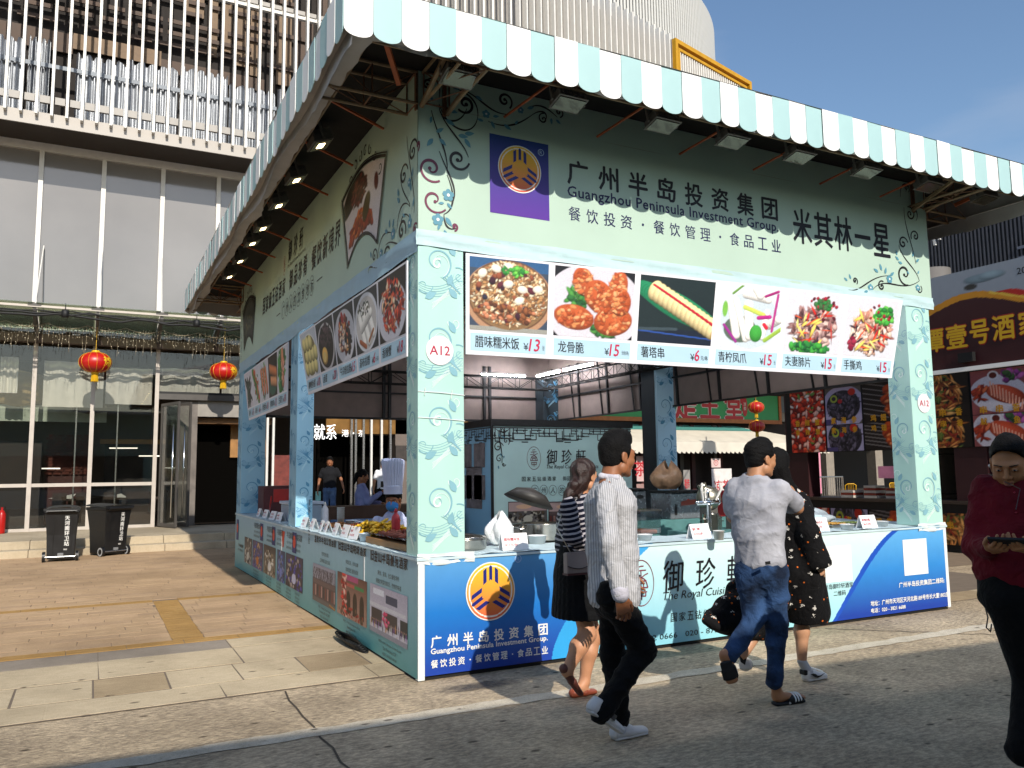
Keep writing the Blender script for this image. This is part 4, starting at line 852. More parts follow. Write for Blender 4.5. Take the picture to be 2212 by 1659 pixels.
# trusses under the eaves
def truss(a, b, w=.22, h=.26, step=.35, name='truss', m=M_TRUSS, m2=M_RUST, par=stall, zc=4.58):
    a = np.array([a[0], a[1]], float); b = np.array([b[0], b[1]], float); L = np.linalg.norm(b-a); d = (b-a)/L; nrm = np.array([-d[1], d[0]])*w/2; t = MB(); t2 = MB()
    P = lambda s, k, z: (*(a+d*s+nrm*k), z)
    for k in (-1, 1):
        for z in (zc-h/2, zc+h/2): t.tube([P(0, k, z), P(L, k, z)], .014, 6)
    n = max(1, int(L/step))
    for i in range(n):
        s0, s1 = L*i/n, L*(i+1)/n
        for k in (-1, 1): t2.tube([P(s0, k, zc-h/2), P(s1, k, zc+h/2)] if i % 2 else [P(s0, k, zc+h/2), P(s1, k, zc-h/2)], .006, 4)
        t2.tube([P(s0, -1, zc-h/2), P(s1, 1, zc-h/2)], .006, 4)
        for z in (zc-h/2, zc+h/2): t2.tube([P(s0, -1, z), P(s0, 1, z)], .007, 4)
        for k in (-1, 1): t2.tube([P(s0, k, zc-h/2), P(s0, k, zc+h/2)], .007, 4)
    o = t.build(name, m, par); t2.build('lacing', m2, o); return o
for y in (.12, BD-.15): truss((-OV+.1, y), (BW+OV-.1, y))
for x in (.15, BW-.15): truss((x, -OV+.1), (x, BD+OV-.1))
truss((-OV+.12, -OV+.2), (BW+OV-.1, -OV+.2), w=.1, h=.12, zc=4.60); truss((-OV+.2, BD+OV-.1), (-OV+.2, -OV+.12), w=.1, h=.12, zc=4.60)
truss((.3, 4.3), (BW-.3, 4.3), zc=4.3, m=M_BLACK, m2=M_BLACK)
for x, y, s in ((.02, .02, 1), (BW-.02, .02, -1)):
    MB().bar((x, y-.04, 4.42), (x-.03*s, -OV+.15, 4.60), .03).build('bracket_bar', M_TRUSS, stall); MB().bar((x+.22*s, y-.03, 4.40), (x+.3*s, -OV+.15, 4.60), .03).build('bracket_bar', M_TRUSS, stall)
    MB().bar((x-.02*s, y, 4.40), (x-.02*s, y, 4.72), .035).build('bracket_bar', M_RUST, stall); MB().bar((x+.2*s, y-.03, 4.38), (x+.2*s, y-.03, 4.7), .03).build('bracket_bar', M_RUST, stall)
    MB().bar((x-.6*s, -OV+.12, 4.70), (x-.25*s, -.2, 4.47), .035).build('bracket_bar', M_RUST2, stall)
for k in range(9): MB().bar((-.02, .8+k*.95, 4.55), (-OV+.15, .62+k*.95, 4.68), .018).build('tie_rod', M_RUST2, stall)
for k in range(6): MB().bar((.75+k*.92, -.03, 4.47), (.98+k*.92, -OV+.2, 4.63), .015).build('tie_rod', M_RUST2, stall)
# ---- fascia print: front
def cz2(x, y): q = at((1250+x*.6103)/1.7939, (y*.6103)/1.7939, 'Y', -.004); return (float(q[0]), float(q[2]))
def cz3(x, y): q = at((2500+x*.66365)/1.7939, (y*.66365)/1.7939, 'Y', -.004); return (float(q[0]), float(q[2]))
H_ = .0062
M_MAR = mat('maroon_print', '6f2a48', .45, .05); M_SC = mat('scroll_black', '1f1a1c', .45, 0); M_LF = mat('leaf_teal_print', '5b93a6', .45, .05)
def scroll_set(fr, cv, spirals, stems, leaves, flowers, par, h=H_):
    b = MB(); mm = MB()
    for (x, y, rr, a0, tn, sg, wd, mar) in spirals:
        c = cv(x, y); ribbon(mm if mar else b, fr, spiral(c[0], c[1], rr, a0, tn, sg, 54), wd, wd*.4, h+.001, mid=wd*1.5)
        e = spiral(c[0], c[1], rr, a0, tn, sg, 54)[-1]; disc(mm if mar else b, fr, e[0], e[1], wd*.95, h+.002, 12)
    for P in stems:
        Q = [cv(*q) for q in P]; ribbon(b, fr, bez(*Q, n=30), .006, .006, h, mid=.017)
    l = MB()
    for (x, y, L_, a) in leaves: c = cv(x, y); leaf(l, fr, c[0], c[1], L_, a, .42, h+.002)
    for (x, y, s) in flowers:
        c = cv(x, y)
        for k in range(5): a = k*1.257+.3; disc(l, fr, c[0]+s*.62*math.cos(a), c[1]+s*.62*math.sin(a), s*.46, h+.0015+.0003*k, 10)
    b.build('scroll_print', M_SC, par, kind='stuff')
    if mm.f: mm.build('scroll_print', M_MAR, par, kind='stuff')
    l.build('leaf_print', M_LF, par, kind='stuff')
    f = MB()
    for (x, y, s) in flowers: c = cv(x, y); disc(f, fr, c[0], c[1], s*.28, h+.004, 10)
    if f.f: f.build('flower_centre', M_WP, par)
pi = math.pi
scroll_set(FR, cz2,
  [(690, 1070, .115, -.9, 1.35, -1, .016, 1), (860, 1010, .10, -.2, 1.3, -1, .017, 0), (710, 1270, .115, -.6, 1.1, -1, .014, 1), (905, 660, .085, -2.4, 1.3, 1, .018, 0), (1155, 640, .075, -.9, 1.4, 1, .015, 0), (1400, 755, .05, 1.4, 1.3, 1, .010, 0), (1500, 715, .045, -1.4, 1.3, 1, .011, 0), (665, 540, .05, 0, 1.3, 1, .012, 0), (835, 1440, .035, -1.5, .9, 1, .014, 1), (722, 1490, .018, -1, 1, 1, .008, 1)],
  [((740, 680), (760, 800), (900, 900), (925, 1000)), ((690, 700), (720, 850), (800, 960), (790, 1090)), ((740, 960), (800, 1120), (870, 1200), (820, 1300)), ((790, 1110), (850, 1250), (830, 1340), (770, 1360)), ((770, 1360), (770, 1420), (790, 1470), (850, 1450)), ((740, 660), (780, 820), (960, 900), (985, 740)), ((985, 740), (990, 660), (940, 590), (830, 560)), ((860, 560), (1000, 600), (1060, 740), (1190, 725)), ((740, 690), (760, 790), (880, 800), (915, 690)), ((1050, 770), (1180, 830), (1260, 780), (1330, 730)), ((1330, 730), (1400, 680), (1440, 730), (1410, 770)), ((1300, 690), (1380, 640), (1440, 700), (1490, 745)), ((740, 620), (760, 500), (680, 460), (640, 540))],
  [(690, 740, .06, -1.7), (700, 640, .07, 2.3), (720, 840, .08, .6), (700, 880, .09, -2.2), (740, 880, .08, -.7), (860, 860, .09, 0), (900, 850, .09, .2), (900, 880, .09, -.9), (1080, 740, .06, .2), (1070, 770, .07, -1.1), (1150, 790, .08, -.5), (1220, 790, .05, .9), (1300, 690, .07, .4), (1450, 750, .06, -1.5), (1480, 760, .06, -.6), (830, 560, .07, .2), (970, 610, .07, -.4), (770, 1290, .05, 3.3), (790, 1290, .06, -.8), (780, 1380, .09, -.9), (745, 1420, .06, -1.9), (770, 1460, .07, -1.1), (780, 760, .09, -.4), (800, 700, .08, -.1), (1020, 770, .06, 3)],
  [(797, 1240, .048), (731, 1395, .048), (1037, 725, .035), (1255, 700, .03)], stall)
scroll_set(FR, cz3,
  [(1545, 1250, .085, 2.0, 1.4, -1, .014, 0), (1505, 1420, .08, .2, 1.3, 1, .015, 0), (1575, 1380, .075, -2.6, 1.3, -1, .014, 0), (1515, 1600, .13, -1.2, 1.2, -1, .017, 0), (1525, 1100, .05, -1, 1.2, 1, .010, 0), (1225, 1640, .04, -1, 1.3, 1, .012, 0), (1380, 1670, .06, 1, 1.3, 1, .014, 0), (1600, 1690, .05, 1, 1.2, -1, .010, 0)],
  [((1490, 1150), (1480, 1050), (1550, 1060), (1520, 1120)), ((1510, 1210), (1510, 1330), (1560, 1420), (1580, 1540)), ((1480, 1430), (1500, 1520), (1580, 1560), (1600, 1640)), ((1180, 1690), (1260, 1720), (1300, 1610), (1420, 1610)), ((1330, 1690), (1400, 1600), (1500, 1720), (1600, 1640)), ((1540, 1200), (1580, 1200), (1600, 1260), (1580, 1290))],
  [(1480, 1520, .07, 2.5), (1500, 1540, .07, 2.9), (1560, 1500, .07, 1.2), (1580, 1530, .07, .6), (1360, 1590, .08, 2.7), (1380, 1580, .08, 1.9), (1400, 1600, .08, 1.3), (1430, 1610, .08, .6), (1180, 1640, .06, 2.6), (1200, 1630, .06, 2.0), (1590, 1600, .05, 1), (1300, 1700, .07, 3.4), (1470, 1490, .06, 1.9), (1540, 1600, .05, 2.5)],
  [(1425, 1630, .045), (1315, 1680, .04), (1590, 1680, .035)], stall)
# emblem squares
def emblem(fr, cx, cz, r, par, sq=None, h=.0062, reg=None, ky=1.0):
    if sq:
        c = Can(24, 30); c.a[:] = 1; g = (1-c.Y)[..., None]; c.a[:] = np.array(srgb('1a3f8a'))*(1-g)+np.array(srgb('5b2f96'))*g; c.put(fr, *sq, h, 'emblem_ground', par)
    b = MB(); disc(b, fr, cx, cz, r, h+.002, 44, ry=r*ky); o = b.build('emblem', M_WP, par)
    c = Can(70, 70); d = np.hypot((c.X-.5)*2, (c.Y-.5)*2); g = (1-c.Y)[..., None]; c.a[:] = np.array(srgb('eec62c'))*(1-g)+np.array(srgb('dd5a44'))*g; m = (d > .86) & (d < .90); c.a[m] = srgb('f3ece4')
    def shp(u, v):  # map the square to a disc
        a = 2*u-1; b_ = 2*v-1; return cx+r*.955*a*np.sqrt(np.clip(1-b_*b_/2, 0, 1)), cz+r*.955*ky*b_*np.sqrt(np.clip(1-a*a/2, 0, 1))
    a_ = 2*c.X-1; b_ = 2*c.Y-1; uu = a_*np.sqrt(1-b_*b_/2); vv = b_*np.sqrt(1-a_*a_/2); d = np.hypot(uu, vv); g = ((1-vv)/2)[..., None]; c.a[:] = np.array(srgb('eec62c'))*(1-g)+np.array(srgb('dd5a44'))*g; m = (d > .87) & (d < .915); c.a[m] = srgb('f3ece4')
    c.put(fr, 0, 0, 1, 1, h+.004, 'emblem_disc', o, shape=shp)
    k = MB()
    for q in range(3):
        a = -q*2*math.pi/3
        for (x0, x1, z0, z1, sk) in ((-.06, .06, .36, .84, .045), (-.30, -.17, .28, .76, .10), (.17, .30, .28, .76, -.10)):
            P = [(x0, z0+(.0 if sk == .045 else -.5*sk)), ((x0+x1)/2, z0+(.05 if sk == .045 else 0)), (x1, z0+(0 if sk == .045 else .5*sk)), (x1, z1+(0 if sk == .045 else .5*sk)), ((x0+x1)/2, z1+(.05 if sk == .045 else 0)), (x0, z1+(0 if sk == .045 else -.5*sk))]
            P = [(cx+r*(x*math.cos(a)-z*math.sin(a)), cz+r*ky*(x*math.sin(a)+z*math.cos(a))) for x, z in P]; k.add(fr.pts(P, h+.006), [tuple(range(6))])
    k.build('emblem_bars', mat('emblem_navy', '1a2378', .45, 0), o)
    if reg: t = MB(); ring(t, fr, reg[0], reg[1], reg[2]*.82, reg[2], h+.003, 24); textm(t, fr, 'R', reg[0], reg[1], hgt=reg[2]*1.05, h=h+.003, align='C'); t.build('registered_mark', mat('pale_blue_print', 'a9c4e6', .5, 0), o)
    return o
emblem(FR, .904, 4.052, .205, stall, sq=(.625, 3.645, 1.185, 4.318), reg=(1.11, 4.235, .03))
CH = '广州半岛投资集团'
def spaced(fr, s, xs0, xs1, z, hgt, b, h, bold, cw=None, skew=0.0, **k):
    n = len(s); cw = cw or hgt; b.mark()
    for i, ch in enumerate(s):
        if ch in ' ': continue
        x = xs0+(xs1-xs0-cw)*i/max(1, n-1)+cw/2
        if ch == '·': disc(b, fr, x, z+hgt/2, hgt*.1, h, 10)
        else: textm(b, fr, ch, x, z+hgt/2+skew*(x-xs0), w=cw*.96 if ch not in '一' else cw*.9, hgt=hgt if ch not in '一' else hgt*.12, h=h, bold=bold, align='C', mk=hgt > .11, **k)
b = MB(); spaced(FR, CH, 1.37, 3.84, 4.005, .215, b, H_, .032); b.build('lettering', M_INK, stall)
b = MB(); textm(b, FR, 'Guangzhou Peninsula Investment Group.', 1.37, 3.862, w=2.47, hgt=.125, h=H_, bold=.02, spacing=1.05); spaced(FR, '餐饮投资·餐饮管理·食品工业', 1.375, 3.86, 3.68, .125, b, H_, .012); b.build('lettering', M_NAVY, stall)
b = MB(); spaced(FR, '米其林一星', 4.04, 5.50, 3.81, .36, b, H_, .02, cw=.27); b.build('lettering', M_INK, stall)
# counter front print
emblem(FR, .597, .612, .212, stall, h=.007, reg=(.84, .845, .03), ky=1.05)
b = MB(); spaced(FR, CH, .10, 1.10, .235, .085, b, .0085, .034); textm(b, FR, 'Guangzhou Peninsula Investment Group.', .10, .178, w=.998, hgt=.05, h=.0085, bold=.035); spaced(FR, '餐饮投资·餐饮管理·食品工业', .10, 1.10, .088, .058, b, .0085, .02)
textm(b, FR, '广州半岛投资集团二维码:', 5.30, .285, w=.73, hgt=.055, h=.0085, bold=.03); textm(b, FR, '地址：广州市天河区天河北路189号市长大厦1802室', 4.86, .135, w=1.23, hgt=.052, h=.0085, bold=.03); textm(b, FR, '电话：020 - 3821 6688', 4.86, .068, w=.52, hgt=.045, h=.0085, bold=.03)
b.build('lettering', M_WP, stall)
for (a, c_, d, e) in ((5.40, .40, 5.78, .77), (4.235, .41, 4.62, .76)): quadf(FR, a, c_, d, e, .007, name='blank_card', m=mat('white_card', 'e9edec', .5, 0), parent=stall)
def seal(fr, cx, cz, r, par, h=.0085, m=None, ky=1.45):
    b = MB(); ring(b, fr, cx, cz, r*.96, r, h, 40, ky=ky); rr = r*.72
    for (x0, z0, x1, z1) in ((-.6, .7, .55, .75), (-.75, .4, -.1, .45), (.1, .35, .75, .55), (-.5, .1, .5, .1), (-.5, .1, -.7, -.3), (.5, .1, .7, -.3), (-.7, -.3, .7, -.3), (0, .75, 0, .35), (-.35, -.05, .35, -.05), (-.25, -.05, -.25, -.3), (.25, -.05, .25, -.3), (-.6, -.55, .6, -.55), (-.45, -.8, .45, -.8), (-.45, -.55, -.45, -.8), (.45, -.55, .45, -.8), (-.3, .95, .3, 1.0), (0, -.55, 0, -1.0), (-.55, .1, 0, .33), (0, .33, .55, .1)):
        ribbon(b, fr, [(cx+rr*x0, cz+rr*ky*z0), (cx+rr*(x0+x1)/2, cz+rr*ky*((z0+z1)/2+.03)), (cx+rr*x1, cz+rr*ky*z1)], r*.07, h=h)
    b.build('seal_print', m or mat('seal_red_print', '7a2a3c', .5, 0), par)
seal(FR, 2.03, .57, .135, stall)
b = MB(); spaced(FR, '御珍軒', 2.26, 3.22, .47, .27, b, .0085, .01, cw=.24, shear=.12); textm(b, FR, 'The Royal Cuisine Restaurants', 2.26, .385, w=1.35, hgt=.09, h=.0085, shear=.25); spaced(FR, '国家五钻级酒家', 2.33, 2.95, .215, .075, b, .0085, .012, shear=.1)
textm(b, FR, '020 - 8732 0666   020 - 8732 0668   地址：天河北路二楼', 1.75, .075, w=2.35, hgt=.06, h=.0085); textm(b, FR, '半岛御珍轩酒家', 4.22, .345, w=.4, hgt=.05, h=.0085); textm(b, FR, '二维码', 4.34, .275, w=.17, hgt=.05, h=.0085); b.build('lettering', M_INK, stall)
# ---- left fascia print
def czf(x, y): q = at((1000+x*.3918)/1.7939, (550+y*.3918)/1.7939, 'X', -.008); return (fly(float(q[1])), float(q[2]))
def t_left(b, s, ya, yb, z, hgt, bold=.01, h=.0085, **k): spaced(FL, s, fly(ya), fly(yb), z, hgt, b, h, bold, **k)
b = MB(); t_left(b, '国家级五钻酒家', 6.5, 4.9, 3.90, .24, cw=.20, shear=.15, bold=.02); t_left(b, '御品珍肴', 4.66, 3.68, 3.90, .25, cw=.21, shear=.15, bold=.02); t_left(b, '餐饮新境界', 3.46, 2.22, 3.88, .27, cw=.22, shear=.15, bold=.02)
t_left(b, '御珍軒', 4.75, 3.9, 4.28, .28, cw=.22, shear=.15, bold=.015); textm(b, FL, 'The Royal Cuisine Restaurants', fly(4.78), 4.2, w=1.0, hgt=.06, h=.0085, shear=.2)
sp = [5.0-i*.225 for i in range(8)]
for i, ch in enumerate('广州人的饮食地标'): textm(b, FL, ch, fly(sp[i]), 3.70, w=.13, hgt=.15, h=.0085, align='C', shear=.1); ring(b, FL, fly(sp[i]), 3.70, .098, .104, .012, 30, ky=1.15)
ribbon(b, FL, [(fly(5.45), 3.7), (fly(5.2), 3.7)], .012, h=.0085); ribbon(b, FL, [(fly(3.2), 3.7), (fly(2.95), 3.7)], .012, h=.0085); b.build('lettering', M_INK, stall)
seal(FL, fly(4.98), 4.30, .09, stall, h=.0085, m=mat('seal_bright_red', 'a03030', .5, 0))
# fan shaped food pictures
def fan(u0, u1, z0, z1, seed, kind):
    r = rs_(seed); c = Can(90, 90, 'd9cfd2')
    if kind == 0:
        c.ell(.25, .82, .30, .2, .2, '1c1210'); c.scatter(160, .42, .72, .2, .2, ['5a1f1c', '3c1412', '7a3a34'], .04, .02, r); c.ell(.85, .72, .05, .12, .1, '5a1512')
        c.scatter(70, .45, .22, .36, .16, ['a8401a', 'c2662a', '8c2c12'], .075, .045, r); c.ell(.62, .38, .09, .22, -.3, '4a3a14')
    else: c.a[:] = srgb('2a2e28'); c.scatter(40, .5, .35, .4, .2, ['5d5a3a', '3e4636', '76683c'], .07, .04, r); c.ell(.5, .8, .4, .2, 0, '4a4f48', shade=.4)
    def shp(u, v):
        s = u-.5; top = z1-.5*(z1-z0)*abs(s)**1.7*1.1; bot = z0+(z1-z0)*.22*(1-4*s*s); vv = v; w_ = 1-.34*(1-vv); return u0+(u1-u0)*(.5+s*w_), bot+(top-bot)*vv
    c.noise(.05, r).put(FL, 0, 0, 1, 1, .009, 'food_picture', stall, shape=shp)
    def outline(k, wd):
        q = [shp(np.array(a), np.array(b)) for a, b in [(t, 1) for t in np.linspace(0, 1, 12)]+[(1, t) for t in np.linspace(.95, 0, 8)]+[(t, 0) for t in np.linspace(1, 0, 12)]+[(0, t) for t in np.linspace(0, 1, 8)]]
        q = np.array(q); cc = q.mean(0); q = cc+(q-cc)*k; b = MB(); ribbon(b, FL, q, wd, h=.013); return b
    o1 = outline(1.05, .03); o1.build('picture_border', M_INK, stall); outline(1.11, .012).build('picture_border', M_INK, stall)
    b = MB(); cu = (u0+u1)/2
    for s in (-1, 1):
        for k in range(4): ribbon(b, FL, spiral(cu+s*(.08+k*.15), z1+.14-.035*k*k, .06, 1+k, 1.1, s, 24), .02, .004, h=.0085)
    b.build('scroll_print', M_SC, stall)
fan(fly(2.12), fly(.80), 3.60, 4.42, 3, 0); fan(fly(8.25), fly(7.15), 3.62, 4.38, 4, 1)
scroll_set(FL, czf, [(1530, 90, .10, .3, 1.4, 1, .017, 0), (1440, 330, .10, .2, 1.3, 1, .016, 0), (1420, 880, .10, -.5, 1.3, 1, .020, 0), (1270, 1130, .09, .5, 1.2, 1, .018, 0), (1150, 1130, .08, -.5, 1.2, 1, .014, 0), (1550, 860, .05, .5, 1.1, 1, .016, 1), (1580, 30, .05, -1.5, .6, 1, .022, 1)],
  [((1470, -60), (1480, 200), (1560, 500), (1540, 700)), ((1405, 300), (1400, 520), (1500, 560), (1500, 640)), ((1370, 900), (1380, 620), (1450, 560), (1500, 640)), ((1180, 1160), (1200, 900), (1260, 880), (1320, 900)), ((1260, 1020), (1320, 940), (1400, 1060), (1440, 1000)), ((1090, 1300), (1090, 1190), (1130, 1260), (1190, 1240)), ((1400, 900), (1400, 700), (1470, 680), (1500, 760))],
  [(1500, 400, .09, -1.2), (1520, 350, .08, 1.2), (1400, 600, .09, 2.4), (1390, 540, .08, 1.9), (1450, 740, .07, 2.5), (1280, 900, .09, 2.6), (1300, 850, .08, 1.7), (1330, 850, .08, 1.2), (1120, 1150, .08, 2), (1360, 1060, .07, 3.4), (1530, 640, .08, 1.1), (1510, 760, .07, 2.2), (1300, 1130, .05, -.8)],
  [(1335, 910, .05), (1500, 800, .045), (1495, 400, .035), (1215, 1100, .04)], stall)
r = rs_(77); b = MB()
for k in range(9): ribbon(b, FL, spiral(.13+.05*r.rand(), 3.5+k*.13, .05, r.rand()*6, 1.2, 1 if k % 2 else -1, 24), .012, .003, h=.0085)
b.build('scroll_print', M_SC, stall)
# ---- left counter print
b = MB(); w2 = MB()
t_left(b, '温哥华半岛公馆酒家', 3.13, 2.25, .80, .085, cw=.082, bold=.03, h=.009); t_left(b, '旧金山半岛明珠酒家', 2.17, 1.26, .795, .095, cw=.088, bold=.03, h=.009); t_left(b, '旧金山半岛豪苑酒家', 1.13, .2, .785, .095, cw=.088, bold=.03, h=.009)
for (yy, ls, zz) in ((2.68, ('世界名厨主理', '正宗粤菜 品位名店'), .70), (1.7, ('粤菜名店，百年品牌', '宴席首选 服务周到'), .70), (.66, ('聚会、宴请、社交最佳场所', '精致的粤菜和鲜活，传统的味道'), .70)):
    for k, s in enumerate(ls): textm(b, FL, s, fly(yy), zz-.07*k, w=.045*len(s), hgt=.04, h=.009, align='C')
for (yy, ls) in ((2.68, ('地址: 1168-662 West Pender', 'Vancouver, BC V6Z 2M8', '电话: 604-629-9688')), (1.7, ('地址: 1190 Old Bayshore Blvd.', 'Burlingame,CA', '电话: (650)697-1388')), (.62, ('地址: 668 Dubuque Street South', 'San Francisco,CA', '电话: (650)616-8168'))):
    for k, s in enumerate(ls): textm(b, FL, s, fly(yy), .148-.045*k, w=min(.62, .02*len(s)), hgt=.03, h=.009, align='C')
for i, (yy, wd, s) in enumerate(((6.6, .9, '半岛投资集团大酒家'), (5.65, .75, '半岛名轩酒家'), (4.98, .62, '半岛豪苑酒家'), (4.4, .62, '半岛鼎盛'), (3.92, .5, '中森名菜酒家'))):
    textm(b, FL, s, fly(yy-.05), .79, w=wd*.62, hgt=.08, h=.009, align='C', bold=.012); textm(b, FL, '地址广州天河路一号', fly(yy-.02), .70, w=wd*.5, hgt=.035, h=.009, align='C'); textm(b, FL, '高端粤菜食府宴会', fly(yy), .64, w=wd*.5, hgt=.035, h=.009, align='C')
    for k in range(3): textm(b, FL, ('地址: 天河区天河路228号', '电话: 020-87320668', '广州大厦二楼')[k], fly(yy), .14-.042*k, w=wd*.45, hgt=.028, h=.009, align='C')
textm(b, FL, '尊享生活体验', fly(3.42), .76, w=.075, h=.009, vertical=True); textm(b, FL, '广州半岛投资集团', fly(8.0), .40, w=.5, hgt=.05, h=.009, align='C', bold=.02); textm(b, FL, '餐饮投资 餐饮管理 食品工业', fly(8.0), .33, w=.5, hgt=.035, h=.009, align='C')
b.build('lettering', M_INK, stall)
for yy, m_ in ((8.35, 'e'), (6.22, 'e'), (5.36, 'e'), (4.12, 'e')):
    quadf(FL, fly(yy)-.11, .60 if yy < 8 else .47, fly(yy)+.11, .84 if yy < 8 else .80, .0075, name='emblem_ground', m=mat('indigo_print', '1e2f6e', .5, .05), parent=stall)
    q = MB(); disc(q, FL, fly(yy), .73 if yy < 8 else .66, .075, .0085, 24); disc(q, FL, fly(yy), .73 if yy < 8 else .66, .05, .0087, 24); q.build('emblem', mat('orange_print', 'd2452a', .5, 0), stall)
q = MB(); q.add(FL.pts([(fly(4.75)-.09, .82), (fly(4.75)+.09, .82), (fly(4.75)+.03, .62), (fly(4.75)-.03, .62)], .0085), [(3, 2, 1, 0)]); q.build('emblem', mat('orange_print', 'd2452a', .5, 0), stall)
def shopfront(kind, seed):
    r = rs_(seed); c = Can(100, 66, 'b9b2bc')
    if kind == 0:
        c.rect(0, 0, 1, 1, '9a9aa8', grad='c9c4cc'); c.rect(0, .1, 1, .62, '5a4a4a'); c.rect(0, .48, 1, .62, '6e5a58'); 
        for k in range(11): c.rect(.03+k*.09, .16, .08+k*.09, .45, ['7a3f38', 'b58a80', '3c3034'][k % 3])
        for k in range(60): a = r.rand(); c.line(a, .6, a+.05*r.randn(), .9, .003, '4a4048', 0)
        c.rect(0, 0, 1, .12, '6b6662'); c.line(.75, .08, 1, .03, .01, 'c98a2a')
    elif kind == 1:
        c.rect(0, 0, 1, 1, '6a4238', grad='b58a78'); c.rect(.3, .86, .72, 1, 'b84a78'); c.rect(.25, .72, .6, .80, 'c05a50'); c.rect(.6, .72, .9, .80, '3a8a50')
        for k in range(3): c.ell(.40+k*.22, .42, .07, .14, 0, '2a1c18'); c.rect(.33+k*.22, .1, .47+k*.22, .42, '2a1c18')
        c.scatter(60, .25, .45, .08, .5, ['c21a1c', 'e03a30', '8c1010', 'e8b0a0'], .045, .03, r); c.scatter(40, .5, .1, .45, .1, ['a8281c', '6a4a38', '402820'], .03, .02, r)
    elif kind == 2:
        c.rect(0, 0, 1, 1, 'b8b0c0', grad='d8d2dc'); c.rect(0, .55, .95, .62, 'd8d4da'); c.rect(.05, .18, .35, .52, '3a3238'); c.rect(.45, .18, .75, .52, '40383c'); c.rect(.82, .2, 1, .5, '2c3036'); c.rect(.45, .7, .75, .86, '3c4660'); c.rect(.1, .8, .4, .92, 'e6e6ee')
        for k in range(26): c.ell(.04+k*.037, .2+.04*r.randn(), .012, .05, 0, ['5a3a6a', '2a2630', '8a5a9a', 'd8d0d0', 'c08a50'][r.randint(5)]); c.ell(.04+k*.037, .28, .008, .009, 0, 'c89a80')
        c.scatter(14, .45, .36, .08, .08, ['d0205a', 'e05a80'], .03, .03, r); c.rect(0, 0, 1, .1, '9a96a2')
    else:
        c.rect(0, 0, 1, 1, ['2a2830', '4a3a5a', '3a3234', '2a3a5a', '34304a'][kind-3], grad=['8a8480', '6a5a8a', '8a7a6a', '3a5a8a', '2a2436'][kind-3])
        c.scatter(90, .5, .35, .45, .4, [['c8c0b0', '5a4a3a', '2a2420'], ['3a4aa0', 'c8a070', '2a1c3a'], ['d8d0c0', '3a3028', '8a7a60'], ['4a6ac0', '1a2440', '8a90b0'], ['3a3a9a', '1c1824', 'a89a90']][kind-3], .05, .035, r)
        c.ell(.5, .3, .12, .1, 0, ['e0dccc', 'd87a30', 'e8e4dc', '6a7ac0', 'c8c8e0'][kind-3])
    return c.noise(.06, r)
for k, (ya, yb, z0, z1) in enumerate(((3.18, 2.26, .185, .575), (2.19, 1.23, .19, .585), (1.14, .2, .195, .59))): shopfront(k, k+20).put(FL, fly(ya), z0, fly(yb), z1, .008, 'shopfront_photo', stall)
for k, (ya, yb) in enumerate(((7.62, 6.97), (6.9, 6.1), (6.03, 5.2), (5.1, 4.62), (4.57, 3.66))): shopfront(3+k, k+30).put(FL, fly(ya), .18, fly(yb), .57, .008, 'shopfront_photo', stall)
# coil of cable and dark gap under the left skirt
cb = MB()
for k in range(5): cb.tube([(-.05-.05*math.sin(t)-.01*k, 1.45+.45*math.cos(t)*.8+.02*k, .015+.012*k) for t in np.linspace(0, 6.28, 24)], .009, 5)
cb.build('power_cable', M_BLACK, smooth=True, label='coiled black power cable lying under the edge of the left counter skirt', cat='cable')
MB().box((.01, .1, 0), (.05, BD-.1, .045)).build('dark_plinth', M_BLACK, stall)
